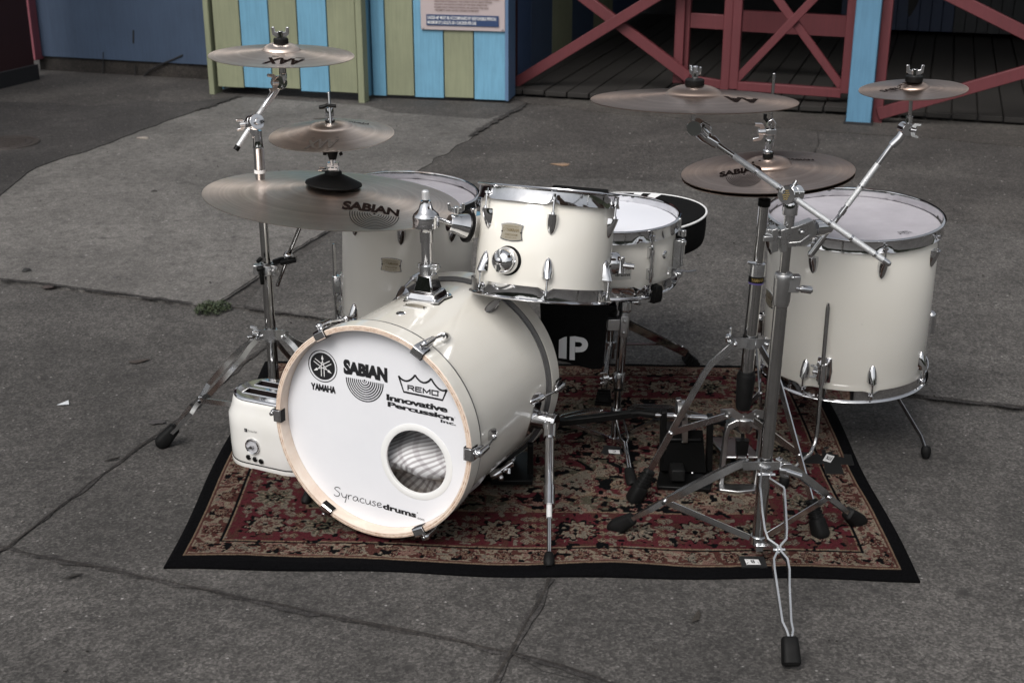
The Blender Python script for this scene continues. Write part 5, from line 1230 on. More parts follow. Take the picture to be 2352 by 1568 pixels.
mb = MB(); mb.strip([at(1300, 640, 3.10), at(1300, 610, 3.105)], V(1, 0, 0), .02, .002); mb.strip([at(1372, 640, 3.10), at(1380, 600, 3.105)], V(1, 0, 0), .02, .002); obj('hanging_strap', mb, M_blackfab, bag)

# ================================================================== TOASTER
tz = ZR
TX_ = BX; TY_ = V(-BX[1], BX[0], 0); TL, TD, TH_ = .255, .165, .185
tl = gr(534, 1058, tz); tc = tl + TX_ * (TL / 2 - .024) + TY_ * (TD * .40)
toa = thing('toaster', 'cream retro toaster standing behind the front of the bass drum', 'toaster', V(tc[0], tc[1], tz))
def srr(L, D, r, n=10):
    pts = []
    for cx, cy, a0 in ((L / 2 - r, -D / 2 + r, -pi / 2), (L / 2 - r, D / 2 - r, 0), (-L / 2 + r, D / 2 - r, pi / 2), (-L / 2 + r, -D / 2 + r, pi)):
        for t in np.linspace(0, pi / 2, n): pts.append((cx + r * math.cos(a0 + t), cy + r * math.sin(a0 + t)))
    return pts
def tring2(L, D, r, z): return [V(tc[0], tc[1], tz + z) + TX_ * a + TY_ * b for a, b in srr(L, D, r)]
mb = MB(); mb.ringloft([tring2(TL - .004, TD - .004, .074, .012), tring2(TL, TD, .076, .02), tring2(TL + .002, TD + .002, .077, .05), tring2(TL + .004, TD + .002, .077, .10), tring2(TL + .003, TD, .076, .128), tring2(TL - .010, TD - .010, .072, .142), tring2(TL - .018, TD - .018, .069, .158), tring2(TL - .024, TD - .022, .067, .170), tring2(TL - .034, TD - .032, .062, .176)], True, True, False)
cream = mat('cream_enamel', (.70, .69, .66), .2); cream.node_tree.nodes['Principled BSDF'].inputs['Coat Weight'].default_value = .6
lk(cream, ramp(cream, noise(cream, coord(cream), 6, 4), [(.3, (.68, .67, .635)), (.7, (.73, .72, .70))]), BS(cream).inputs['Base Color'])
bod = obj('body', mb, cream, toa); fixnormals(bod)
mb = MB(); mb.ringloft([tring2(TL - .003, TD - .003, .074, -.002), tring2(TL + .0005, TD + .0005, .075, .002), tring2(TL + .0005, TD + .0005, .075, .010), tring2(TL - .008, TD - .008, .072, .011)], True, True, True); o = obj('base', mb, cream, toa); fixnormals(o)
mb = MB(); mb.ringloft([tring2(TL - .005, TD - .005, .073, .0105), tring2(TL - .001, TD - .001, .074, .0115), tring2(TL - .001, TD - .001, .074, .0135), tring2(TL - .006, TD - .006, .072, .0145)], True, True, True); obj('black_band', mb, M_blackmetal, toa)
mb = MB(); LT = [tring2(TL - .028, TD - .026, .066, .171), tring2(TL - .026, TD - .024, .067, .175), tring2(TL - .030, TD - .028, .065, .1785), tring2(TL - .040, TD - .036, .062, .1800)]
mb.ringloft(LT); 
# top plate with two slots
slots = [(-.030, .021), (.026, .021)]; 
def tpz(a, b, z): return V(tc[0], tc[1], tz + z) + TX_ * a + TY_ * b
LX = TL / 2 - .022; sx0, sx1 = -.075, .075; ys_ = [-(TD / 2 - .020), -.0400, -.0100, .0120, .0400, TD / 2 - .020]
sr_ = srr(TL - .040, TD - .036, .048)
def strip_top(b0_, b1_, a0_, a1_):
    mb.add([tpz(a0_, b0_, .1798), tpz(a1_, b0_, .1798), tpz(a1_, b1_, .1798), tpz(a0_, b1_, .1798)], [(0, 1, 2, 3)])
# clip outline into bands
def xext(b):
    r_ = .062; hy = (TD - .036) / 2; hx_ = (TL - .040) / 2; e = abs(b) - (hy - r_); return hx_ if e <= 0 else hx_ - r_ + math.sqrt(max(0, r_ * r_ - e * e))
bb = list(np.linspace(-(TD - .036) / 2, -.0395, 5)) + [-.0120] + [.0120] + [.0395] + list(np.linspace(.0400, (TD - .036) / 2, 5))
for i in range(len(bb) - 1):
    b0_, b1_ = bb[i], bb[i + 1]; mid = (b0_ + b1_) / 2; x0_, x1_ = xext(b0_), xext(b1_)
    if .012 < abs(mid) < .0396 and (b1_ - b0_) > .02:
        mb.add([tpz(-x0_, b0_, .1798), tpz(sx0, b0_, .1798), tpz(sx0, b1_, .1798), tpz(-x1_, b1_, .1798)], [(0, 1, 2, 3)]); mb.add([tpz(sx1, b0_, .1798), tpz(x0_, b0_, .1798), tpz(x1_, b1_, .1798), tpz(sx1, b1_, .1798)], [(0, 1, 2, 3)])
    else: mb.add([tpz(-x0_, b0_, .1798), tpz(x0_, b0_, .1798), tpz(x1_, b1_, .1798), tpz(-x1_, b1_, .1798)], [(0, 1, 2, 3)])
obj('chrome_top', mb, M_chrome, toa)
for b0_, b1_ in ((-.0395, -.0120), (.0120, .0395)):
    mb = MB(); c4 = [(sx0, b0_), (sx1, b0_), (sx1, b1_), (sx0, b1_)]; mb.ringloft([[tpz(a, b, .1805) for a, b in c4], [tpz(a, b, .177) for a, b in c4], [tpz(a, b, .178 - .05) for a, b in c4]], True, False, True)
    for k in range(8): mb.tube([tpz(sx0 + .008 + .019 * k, b0_ + .003, .172), tpz(sx0 + .008 + .019 * k, b0_ + .003, .135)], .0008, 5)
    sl_ = obj('slot', mb, mat('slot_dark', (.03, .022, .022), .35, .5), toa, flat=True)
    mb = MB(); e = .0015
    for p, q in (((sx0 - e, b0_ - e), (sx1 + e, b0_ - e)), ((sx1 + e, b0_ - e), (sx1 + e, b1_ + e)), ((sx1 + e, b1_ + e), (sx0 - e, b1_ + e)), ((sx0 - e, b1_ + e), (sx0 - e, b0_ - e))): mb.tube([tpz(*p, .1805), tpz(*q, .1805)], .0015, 8)
    obj('slot_trim', mb, M_chrome, sl_)
Ff = lambda u, v, h=0: V(tc[0], tc[1], tz + v) + TX_ * u - TY_ * (TD / 2 + .0012 + h)
du = float(np.dot(onplane(581, 1024, Ff(0, 0), -TY_) - V(tc), TX_)); dv = onplane(581, 1024, Ff(0, 0), -TY_)[2] - tz
mb = MB(); mb.lathe(Ff(du, dv), -TY_, [(.0205, -.002), (.0205, .004), (.0190, .006), (.0165, .005), (.0160, .002)], 40); dial = obj('dial_ring', mb, M_chrome, toa)
mb = MB(); mb.lathe(Ff(du, dv), -TY_, [(.0001, .0020), (.0165, .0020)], 40); obj('dial_face', mb, mat('dial_face', (.42, .42, .44), .4), dial)
mb = MB(); mb.lathe(Ff(du, dv), -TY_, [(.0001, .010), (.004, .0095), (.0045, .002)], 20); mb.box(Ff(du - .006, dv - .003, .005), (.014, .0035, .003), nrm(TX_ * .9 - V(0, 0, -.4)), -TY_, np.cross(nrm(TX_ * .9 + V(0, 0, .4)), -TY_)); obj('dial_pointer', mb, M_chrome, dial)
for k in range(3):
    p_ = onplane((571, 586, 600)[k], (1049, 1054, 1059)[k], Ff(0, 0), -TY_); mb = MB(); mb.lathe(p_, -TY_, [(.0065, -.001), (.0068, .002), (.0055, .003), (.0001, .0034)], 20); bt = obj('button', mb, M_blackmetal, toa); mb = MB(); mb.lathe(p_, -TY_, [(.0062, -.001), (.0072, .0008), (.0066, .0022)], 20); obj('button_ring', mb, M_chrome, bt)
pb = onplane(565, 987, Ff(0, 0), -TY_); u0, v0 = float(np.dot(pb - V(tc), TX_)), pb[2] - tz
mb = MB(); q = [Ff(u0 + a, v0 + b, .0012) for a, b in ((-.004, -.0045), (.004, -.0045), (.004, .0045), (-.004, .0045))]; mb.add(q, [(0, 1, 2, 3)]); text_fit(mb, 'Culinary Chef', u0 + .007, v0 - .0035, u0 + .032, v0 + .0025, lambda a, b: Ff(a, b, .0012), .0)
lb_ = obj('maker_mark', mb, M_ink, bod, flat=True)
mb = MB(); text_fit(mb, 'CC', u0 - .0022, v0 - .002, u0 + .0022, v0 + .002, lambda a, b: Ff(a, b, .0018), .0); obj('monogram', mb, M_whiteink, bod, flat=True)
# ================================================================== CYMBALS
def cymbal(name, label, C, n, R, m, bell=.22, rise=.045, bellh=.055, logos=(), group='cymbals of the kit', under=None, hole=.006, spin=0.0):
    n = nrm(n); root = bpy.data.objects.new(name, None)
    hb, bh_ = R * rise, R * bellh; rb = R * bell
    def z(r):
        if r >= rb:
            t = (r - rb) / (R - rb); return hb * (1 - t) ** 1.35 * (1 - .15 * t)
        t = r / rb; return hb + bh_ * (1 - t ** 2.4) ** .62 * 1.0 if t < 1 else hb
    rs = [hole] + list(np.linspace(hole + .002, rb * .80, 8)) + list(rb * np.linspace(.84, 1.12, 9)) + list(np.linspace(rb * 1.16, R * .985, 26)) + [R * .995, R]
    prof = [(r, z(r)) for r in rs] + [(R, z(R) - .0012)] + [(r, z(r) - .0014) for r in reversed(rs)]
    mb = MB(); mb.lathe((0, 0, 0), (0, 0, 1), prof, 144, loop=True, hint=(0, 1, 0))
    me_o = obj(name, mb, m, None, sharp=50); fixnormals(me_o)
    bpy.data.objects.remove(root)
    q_ = Vector(n).to_track_quat('Z', 'Y'); x0 = q_ @ Vector((1, 0, 0))
    # keep local x close to world x
    e = Vector((1, 0, 0)) - Vector(n) * n[0]; e.normalize(); f = Vector(n).cross(e); M_ = Matrix((e, f, Vector(n))).transposed()
    me_o.rotation_euler = M_.to_euler(); me_o.location = tuple(C); WL[me_o.name] = None
    tag(me_o, label, 'cymbal', group)
    def loc(px, py):  # pixel -> local x,y on the rim plane raised a little
        P = onplane(px, py, V(C) + n * hb * .5, n) - V(C); return float(np.dot(P, V(e))), float(np.dot(P, V(f)))
    for kind, (px, py), size, rot_, inkm in logos:
        cx, cy = loc(px, py); cr, sr = math.cos(rot_), math.sin(rot_)
        def fn(a, b, cx=cx, cy=cy, cr=cr, sr=sr, ky={'arcs': 1.75, 'aax': 1.9, 'aa': 1.9, 'small': 1.5}[kind]):
            b = b * ky; xx, yy = cx + a * cr - b * sr, cy + a * sr + b * cr; return (xx, yy, z(min(R, math.hypot(xx, yy))) + .0007)
        mb = MB(); s_ = size
        if kind == 'arcs':
            text_fit(mb, 'SABIAN', -s_ * 1.06, .02 * s_, s_ * .98, s_ * .50, fn, .045, 0, .97, warp=lambda x, y, u, v: (x, y + .13 * s_ * math.sin(pi * u) * .5 - .05 * s_))
            for k in range(1, 10): r_ = s_ * (.08 + .088 * k); stroke(mb, [(s_ * .12 + r_ * math.cos(a), -.06 * s_ + r_ * 1.1 * math.sin(a)) for a in np.linspace(pi, 2 * pi, 40)], s_ * .026, fn)
            disc2(mb, s_ * .12, -.07 * s_, s_ * .045, fn, 0, 12)
        elif kind == 'aax':
            text_fit(mb, 'AAX', -s_, -s_ * .30, s_, s_ * .30, fn, .04, .25); stroke(mb, [(-s_ * .95, -s_ * .42), (s_ * .7, -s_ * .42)], s_ * .04, fn)
        elif kind == 'aa':
            text_fit(mb, 'AA', -s_, -s_ * .4, s_, s_ * .4, fn, .05, .3)
        elif kind == 'small':
            text_fit(mb, 'SABIAN', -s_, -s_ * .2, s_, s_ * .2, fn, .02); text_fit(mb, 'Vault Artisan', -s_ * .7, -s_ * .45, s_ * .8, -s_ * .27, fn, 0)
        l_ = obj('logo', mb, inkm, me_o, flat=True)
    return me_o
def sc_eye(C, k): return EYE + (V(C) - EYE) * k
CA = sc_eye((-.568, 3.324, .958), .966); cymA = cymbal('crash_cymbal', 'bronze crash cymbal highest at left on the boom stand', CA, (.027, -.008, 1), .172, M_bronze, .26, .075, .10, [('aax', (651, 139), .046, pi, M_cymink)])
CB = sc_eye((-.367, 2.686, .895), 1.15); cymB = cymbal('splash_cymbal', 'small steep cymbal mounted above the big ride cymbal', CB, (-.017, -.057, .998), .146, M_bronze, .34, .14, .07, [('aax', (738, 327), .038, pi, mat('faint_ink', (.10, .085, .075), .5, .6)), ('small', (812, 283), .036, .05, M_cymink)])
CC = sc_eye((-.39, 2.827, .725), 1.0824); cymC = cymbal('ride_cymbal', 'largest bronze ride cymbal with a black rubber bell cover', CC, (.086, .034, .996), .302, M_bronze, .19, .095, .055, [('arcs', (853, 484), .063, .03, M_cymink)])
CD = sc_eye((.358, 2.621, .977), .955); cymD = cymbal('crash_cymbal', 'dark wide crash cymbal on the long boom arm at right', CD, (.004, .062, .998), .194, M_bronze_dark, .27, .06, .09, [('aa', (1712, 231), .034, pi + .15, M_cymink)])
CE = sc_eye((.532, 2.721, .811), 1.056); cymE = cymbal('hi_hat_cymbal', 'upper hi hat cymbal with printed logo on the right stand', CE, (-.072, -.006, .997), .188, M_bronze_dark, .28, .075, .10, [('arcs', (1703, 403), .044, -.12, M_cymink), ('small', (1838, 368), .03, .0, M_cymink)], 'hi hat cymbals')
_n = nrm((-.072, -.006, .997))
CE2 = CE - _n * .0085; cymE2 = cymbal('hi_hat_cymbal', 'lower hi hat cymbal of the pair, only its rim showing', CE2, -_n, .1875, M_bronze_dark, .27, .02, .085, [], 'hi hat cymbals')
CF = V(.771, 2.567, 1.008); cymF = cymbal('splash_cymbal', 'smallest splash cymbal at far right in front of the railing', CF, (-.066, -.012, 1), .1016, M_bronze_dark, .29, .04, .10, [('small', (2056, 206), .030, .25, M_cymink)])

# ================================================================== STANDS
def vcyl(mb, X, Y, pts, n=28):  # vertical lathe with (r,z)
    mb.lathe(V(X, Y, 0), V(0, 0, 1), pts, n)
def pole(name, P0, P1, r, parent, m=None, n=26):
    mb = MB(); mb.cyl(P0, P1, r, n=n); return obj(name, mb, m or M_tube, parent)
def stand_leg(parent, T, F_, gap=.030, knee=.035, wd=.020, th=.0022, wirelike=False, brace_to=None, foot='cup', m=None):
    """double braced tripod leg: two flat bars that swell apart and meet, rubber foot"""
    T, F_ = V(T), V(F_); d = F_ - T; h = nrm(V(d[0], d[1], 0)); tn = V(-h[1], h[0], 0); m = m or M_steel
    prof = [(0, .30, 0), (.08, .42, .55), (.15, .95, .92), (.30, 1, 1), (.50, 1.0, .9), (.57, .25, .8), (.63, .25, .7), (.69, .72, .62), (.85, .5, .3), (.97, .15, .05)]
    lg = None; mid = None
    for s_ in (-1, 1):
        mb = MB(); pts = []
        for t, g, k in prof:
            p = T + d * t + (h * .6 + V(0, 0, .8)) * knee * k; pts.append(p + tn * s_ * gap * g * .5)
        up = nrm(np.cross(tn, d)); 
        mb.strip(pts, up, [wd, wd, wd, wd, wd * .95, wd * .85, wd * .85, wd * .8, wd * .65, wd * .6], th)
        o = obj('leg_bar', mb, m, lg or parent)
        if lg is None: rename(o, 'leg'); lg = o
    p57 = T + d * .60 + (h * .6 + V(0, 0, .8)) * knee * .75
    mb = MB(); mb.cyl(p57 - tn * (gap * .13 + .005), p57 + tn * (gap * .13 + .005), .0042, n=12); mb.cyl(T - tn * gap * .26, T + tn * gap * .26, .0042, n=12); obj('rivet', mb, M_chrome, lg)
    if brace_to is not None:
        mb = MB(); mb.strip([p57, V(brace_to)], tn, .004, .013) if False else mb.strip([p57 , V(brace_to)], nrm(np.cross(tn, V(brace_to) - p57)), .014, .0028); obj('leg_brace', mb, m, lg)
    dd = nrm(F_ - (T + d * .85 + (h * .6 + V(0, 0, .8)) * knee * .3)); q = F_ - dd * .052
    fx, fy = tn, np.cross(dd, tn); mb = MB()
    def sec(c, a, b, n=16): return [c + fx * a * math.copysign(abs(math.cos(t)) ** .6, math.cos(t)) + fy * b * math.copysign(abs(math.sin(t)) ** .6, math.sin(t)) for t in np.linspace(0, 2 * pi, n, endpoint=False)]
    if foot == 'rib':
        rings = [sec(q, .009, .011), sec(q + dd * .004, .012, .014)]
        for k in range(5): c = q + dd * (.008 + .007 * k); rings += [sec(c, .0125 + .0006 * k, .0145 + .0006 * k), sec(c + dd * .0035, .0125 + .0006 * k, .0145 + .0006 * k), sec(c + dd * .0038, .0105 + .0006 * k, .0125 + .0006 * k), sec(c + dd * .0068, .0105 + .0006 * k, .0125 + .0006 * k)]
        rings += [sec(q + dd * .046, .016, .018), sec(q + dd * .066, .016, .017), sec(q + dd * .074, .012, .012)]
    else:
        rings = [sec(q - dd * .004, .008, .010), sec(q, .013, .014), sec(q + dd * .02, .0145, .0165), sec(q + dd * .045, .0165, .0195), sec(q + dd * .058, .0165, .0175), sec(q + dd * .064, .013, .012)]
    mb.ringloft(rings, True, True, True); obj('rubber_foot', mb, M_rubber, lg)
    return lg
def felt_and_nut(root, C, n, top, wd, R=.20, felt=.020, nutm=None, fh=.022):
    pass
# ---------------- left boom stand
LX, LY = at(640, 870, 3.17)[0], 3.17
def L(y, x=None): return V(at(622, 760, LY)[0], LY, at(x or 600, y, LY)[2])
LXc = at(622, 760, LY)[0]; Lz = lambda y: at(610, y, LY)[2]; Lp = lambda z: V(LXc, LY, z)
ls = thing('cymbal_stand', 'chrome boom cymbal stand at left behind the toaster', 'cymbal stand', Lp(0), 'cymbal stands')
pole('lower_tube', Lp(.035), Lp(Lz(612)), .0135, ls); pole('upper_tube', Lp(Lz(612)), Lp(Lz(378)), .0112, ls)
mb = MB(); vcyl(mb, LXc, LY, [(.0132, Lz(389)), (.0138, Lz(389)), (.0138, Lz(397)), (.0132, Lz(397))]); obj('white_tape', mb, M_whiteink, ls)
mb = MB(); vcyl(mb, LXc, LY, [(.0001, Lz(388)), (.0128, Lz(388)), (.0125, Lz(341)), (.0132, Lz(339)), (.0118, Lz(335)), (.0110, Lz(312)), (.0108, Lz(300)), (.0001, Lz(300))]); obj('sleeve', mb, M_chrome, ls)
tlt = at(585, 281, LY); mb = MB(); ax = nrm(V(.55, -.75, .25)); mb.cyl(tlt - ax * .016, tlt - ax * .001, .0190, n=32); mb.cyl(tlt + ax * .001, tlt + ax * .015, .0190, n=32); mb.cyl(tlt - ax * .024, tlt + ax * .022, .008, n=16); mb.strip([Lp(Lz(312)) + V(-.002, 0, 0), Lp(Lz(300)) + V(-.008, 0, 0), tlt - V(0, 0, .012)], V(0, 1, 0), .020, .018)
obj('tilter', mb, M_chrome, ls, bevel=.001)
wingnut('wing_nut', tlt - ax * .020 + V(-.012, -.01, 0), nrm(V(-1, -.3, -.1)), V(.1, .3, -.4), ls, M_chrome, 1.1)
A0 = at(541, 345, LY - .02); A1 = at(638, 196, 3.21)
pole('boom_arm', A0, A1, .0062, ls, M_knurl); bd = nrm(A1 - A0)
mb = MB(); mb.cyl(at(606, 247, 3.19), A1, .0068, .0078, 18); obj('arm_sleeve', mb, M_chrome, ls); mb = MB(); mb.cyl(A0, A0 + bd * .012, .0070, n=16); obj('arm_cap', mb, M_blackmetal, ls); mb = MB(); mb.cyl(A0 + bd * .055, A0 + bd * .058, .0068, n=16); obj('arm_ring', mb, M_chrome, ls)
R0 = V(CA[0], CA[1], 0); jt = at(641, 190, 3.21); ax2 = nrm(V(.45, -.8, .1))
mb = MB(); mb.strip([at(612, 238, 3.205), at(632, 210, 3.21), at(640, 196, 3.21)], V(0, 1, 0), .018, .016); mb.cyl(jt - ax2 * .014, jt + ax2 * .014, .0165, n=28); mb.strip([jt + V(.004, 0, -.006), jt + V(.012, 0, .012), V(CA[0] + .001, CA[1], at(645, 168, CA[1])[2])], V(0, 1, 0), .018, .014); obj('tilter', mb, M_chrome, ls, bevel=.0012)
wingnut('wing_nut', jt + ax2 * .014 - V(.008, 0, 0), nrm(V(-.75, -.6, .12)), V(.4, -.1, -.9), ls, M_chrome, 1.25)
mb = MB(); zt_ = lambda y: at(645, y, CA[1])[2]; vcyl(mb, CA[0], CA[1], [(.0001, zt_(176)), (.0085, zt_(176)), (.0085, zt_(156)), (.0042, zt_(154)), (.0042, zt_(72)), (.0001, zt_(72))]); obj('cymbal_rod', mb, M_tube, ls)
mb = MB(); vcyl(mb, CA[0], CA[1], [(.0001, zt_(104)), (.0170, zt_(104)), (.0178, zt_(101)), (.0178, zt_(90)), (.0160, zt_(88)), (.0001, zt_(88))]); obj('felt', mb, M_rubber, ls)
wingnut('wing_nut', V(CA[0], CA[1], zt_(87.5)), V(0, 0, 1), V(1, -.1, 0), ls, M_chrome, 1.25)
# clamp for the ride arm
cz = Lz(617); mb = MB(); vcyl(mb, LXc, LY, [(.014, cz - .014), (.022, cz - .013), (.022, cz + .012), (.0205, cz + .014), (.014, cz + .014)]); mb.box(Lp(cz) + V(.022, -.006, 0), (.016, .022, .026)); mb.box(Lp(cz) + V(-.024, -.006, .001), (.014, .020, .024)); mb.cyl(Lp(cz) + V(.022, -.03, .001), Lp(cz) + V(.022, -.014, .001), .006, n=14)
mc_ = obj('multi_clamp', mb, M_cast, ls, bevel=.002)
for (x0, y0), (x1, y1), r_ in (((601, 592), (592, 601), .0055), ((600, 622), (603, 652), .0058), ((592, 618), (606, 616), .0075)):
    mb = MB(); mb.tube([at(x0, y0, LY - .03), at((x0 + x1) / 2, (y0 + y1) / 2, LY - .032), at(x1, y1, LY - .03)], [r_ * .9, r_, r_ * .9], 10); obj('clamp_lever', mb, M_blackmetal, mc_)
mb = MB(); mb.strip([at(628, 603, LY), at(645, 597, LY), at(662, 594, LY)], V(0, 0, 1), .013, .012); mb.tube([at(645, 604, LY - .015), at(660, 600, LY - .02), at(680, 596, LY - .02)], [.006, .008, .007], 12); obj('clamp_arm', mb, M_blackmetal, mc_, bevel=.001)
mb = MB(); mb.ball(at(662, 588, LY), .0125, 12); obj('ball_joint', mb, M_chrome, mc_)
ra = [at(637, 655, 3.22), at(662, 588, 3.17), at(688, 524, 3.14), at(704, 486, 3.12)]
mb = MB(); mb.tube(ra, .0052, 14); mb.tube([ra[-1], V(CC[0] - .04, CC[1], CC[2] - .035), V(CC[0], CC[1], CC[2] - .03)], .0052, 12); obj('ride_arm', mb, M_tube, ls)
mb = MB(); vcyl(mb, CC[0], CC[1], [(.0001, CC[2] - .04), (.0055, CC[2] - .04), (.0042, CC[2] + .01), (.0042, CC[2] + .06), (.0001, CC[2] + .06)]); obj('ride_rod', mb, M_tube, ls)
# parts above the ride: bell cover, connector and small cymbal rod
AX = V(CC[0], (CC[1] + CB[1]) / 2, 0); rz = lambda y: at(767, y, CC[1])[2]
nC = nrm((.086, .034, .996)); bc0 = CC + nC * .0385
mb = MB(); mb.lathe(bc0, nC, [(.0665, -.004), (.066, -.001), (.055, .004), (.038, .012), (.022, .019), (.0001, .024)], 56); tag(obj('bell_cover', mb, M_rubber, ls), None)
AXp = V(bc0[0], bc0[1], 0); az_ = lambda y: at(768, y, bc0[1])[2]; sx_ = lambda x, y: at(x, y, bc0[1])
mb = MB(); vcyl(mb, AXp[0], AXp[1], [(.0001, az_(416)), (.0190, az_(416)), (.0195, az_(412)), (.0198, az_(396)), (.0175, az_(393)), (.0001, az_(392))]); obj('rubber_sleeve', mb, M_rubber, ls)
mb = MB()
for dx, y0, y1, r_ in ((-.005, 394, 376, .0048), (.0055, 394, 376, .0048), (0, 380, 362, .0068), (.011, 394, 380, .003)): mb.cyl(V(AXp[0] + dx, AXp[1] - .002, az_(y0)), V(AXp[0] + dx, AXp[1] - .002, az_(y1)), r_, n=14)
mb.box(V(AXp[0], AXp[1], az_(378)), (.026, .016, .010)); mb.box(V(AXp[0], AXp[1], az_(388)), (.022, .014, .006)); obj('connector', mb, M_chrome, ls, bevel=.001)
wingnut('wing_screw', sx_(750, 390), nrm(V(-1, -.2, .1)), V(0, -.9, .5), ls, M_chrome, .9)
mb = MB(); vcyl(mb, AXp[0], AXp[1], [(.0001, az_(366)), (.0085, az_(366)), (.0125, az_(352)), (.0135, az_(344)), (.0001, az_(342))]); mb.cyl(sx_(746, 349), sx_(746, 356), .0045, n=12); mb.cyl(sx_(746, 352), sx_(756, 352), .0022, n=8); mb.cyl(sx_(780, 355), sx_(786, 352), .004, n=10); obj('seat_cone', mb, M_rubber, ls)
BX0 = V(CB[0], CB[1], 0); bz_ = lambda y: at(757, y, CB[1])[2]; xo = at(757, 260, CB[1])[0]
mb = MB(); mb.cyl(V(AXp[0], AXp[1], az_(344)), V(xo, CB[1], bz_(214)), .0034, n=12); mb.ball(V(xo, CB[1], bz_(214)), .0034, 6); obj('pull_rod', mb, M_tube, ls)
mb = MB(); vcyl(mb, xo, CB[1], [(.0001, bz_(284)), (.0110, bz_(284)), (.0112, bz_(276)), (.0001, bz_(276))]); obj('clutch_felt', mb, M_rubber, ls)
mb = MB(); vcyl(mb, xo, CB[1], [(.0001, bz_(276)), (.0100, bz_(276)), (.0100, bz_(273)), (.0075, bz_(272)), (.0075, bz_(268)), (.0095, bz_(267)), (.0095, bz_(248)), (.0085, bz_(246)), (.0001, bz_(246))], 20); obj('clutch', mb, M_chrome, ls)
mb = MB(); q = lambda x, y: at(x, y, CB[1] - .012); mb.tube([q(733, 247), q(742, 246), q(750, 243)], [.0045, .0052, .004], 12); mb.cyl(q(748, 242), q(772, 244), .0042, n=12); obj('clutch_screw', mb, M_blackmetal, ls)
# tripod
lz1 = Lz(768); mb = MB(); vcyl(mb, LXc, LY, [(.0136, lz1 - .016), (.0165, lz1 - .016), (.0165, lz1 + .014), (.0136, lz1 + .014)]); mb.strip([Lp(lz1) + V(-.04, .0, -.004), Lp(lz1) + V(-.024, -.014, .004), Lp(lz1) + V(0, -.018, .006), Lp(lz1) + V(.024, -.014, .004), Lp(lz1) + V(.042, 0, -.004)], V(0, 0, 1), .026, .0025); obj('leg_collar', mb, M_steel, ls)
lz0 = .075; mb = MB(); vcyl(mb, LXc, LY, [(.0136, lz0 - .01), (.017, lz0 - .01), (.017, lz0 + .01), (.0136, lz0 + .01)]); obj('lower_collar', mb, M_steel, ls)
wingnut('wing_nut', Lp(lz1) + V(-.030, -.012, .008), nrm(V(-1, -.3, .25)), V(.1, -.3, 1), ls, M_steel, 1.2)
fL = gr(372, 1016, .012)
for az, F_ in ((None, fL), (72, None), (2, None)):
    if F_ is None: a = math.radians(az); F_ = Lp(.012) + V(.29 * math.cos(a), .29 * math.sin(a), 0)
    h_ = nrm(V(F_[0] - LXc, F_[1] - LY, 0)); stand_leg(ls, Lp(lz1 - .004) + h_ * .034, F_, .070, .003, .0135, .0024, brace_to=Lp(lz0) + h_ * .016)

# ---------------- right boom stand
RY = 2.50; RX = at(1740, 1250, RY)[0]; RX1 = at(1816, 470, RY)[0]; Rz0 = at(1740, 1250, RY)[2]
def Rp(y):
    # point of the pole at picture row y
    x_ = 1740 + (1816 - 1740) * (1250 - y) / 780.; p = at(x_, y, RY); return p
rs_ = thing('cymbal_stand', 'tall chrome double boom stand nearest the camera at right', 'cymbal stand', V(RX, RY, 0), 'cymbal stands')
pole('lower_tube', Rp(1246), Rp(676), .0136, rs_); pole('upper_tube', Rp(680), Rp(492), .0098, rs_)
mb = MB(); mb.tube([Rp(522), Rp(500), Rp(494), Rp(492), Rp(470), Rp(462)], [.0105, .0108, .011, .0152, .0152, .013], 26); obj('boom_socket', mb, M_chrome, rs_)
mb = MB(); axp = nrm(Rp(600) - Rp(700)); mb.tube([Rp(702), Rp(690), Rp(640), Rp(632), Rp(626)], [.0150, .0172, .0185, .0185, .0165], 28); e = at(1822, 650, RY - .004); mb.box(e, (.026, .024, .034), V(1, 0, 0), V(0, 1, 0), nrm(V(.15, 0, 1)), taper=.8); mb.ball(at(1822, 638, RY - .018), .004, 8); obj('height_clamp', mb, M_cast, rs_, bevel=.002)
mb = MB(); mb.cyl(at(1828, 662, RY - .014), at(1838, 664, RY - .014), .0045, n=12); mb.tube([at(1838, 663, RY - .014), at(1842, 663.5, RY - .014), at(1862, 666, RY - .014), at(1866, 666, RY - .014)], [.005, .0078, .0078, .005], 16); obj('clamp_handle', mb, M_chrome, rs_)
# boom tilter with round gold emblem
tc_ = at(1817, 446, RY); axd = nrm(V(-.62, -.75, .12)); mb = MB(); mb.cyl(tc_ - axd * .022, tc_ - axd * .001, .0178, n=36); mb.cyl(tc_ + axd * .001, tc_ + axd * .020, .0185, n=36); tl_ = obj('boom_tilter', mb, M_chrome, rs_, bevel=.001)
mb = MB(); fc = tc_ + axd * .0206; ex, ey, _ = frame(axd, (0, 0, 1)); fx_ = lambda a, b: fc + ex * a + ey * b
for k in range(5):
    o_ = -.008 + .004 * k; stroke(mb, [(-.0075 + .002 * abs(k - 2), o_ - .002), (-.002, o_ + .0006), (.002, o_ - .0006), (.0075 - .002 * abs(k - 2), o_ + .002)], .0018, fx_)
obj('gold_emblem', mb, M_gold, tl_, flat=True)
mb = MB(); mb.tube([at(1822, 430, RY), at(1826, 422, RY), at(1829, 415, RY)], [.004, .0048, .0025], 10); obj('pin', mb, M_chrome, rs_)
B0, B1 = at(1597, 297, RY + .03), at(2036, 602, RY - .05); Bat = lambda x: B0 + (B1 - B0) * (x - 1597) / (2036 - 1597.)
bdir = nrm(B1 - B0)
def seg(x0, x1, r, m, nm):
    mb = MB(); p, q = Bat(x0), Bat(x1)
    mb.cyl(p, q, r, n=18); return obj(nm, mb, m, rs_)
seg(1640, 1690, .0054, M_tube, 'boom_arm'); seg(1684, 2028, .0059, M_knurl, 'boom_grip')
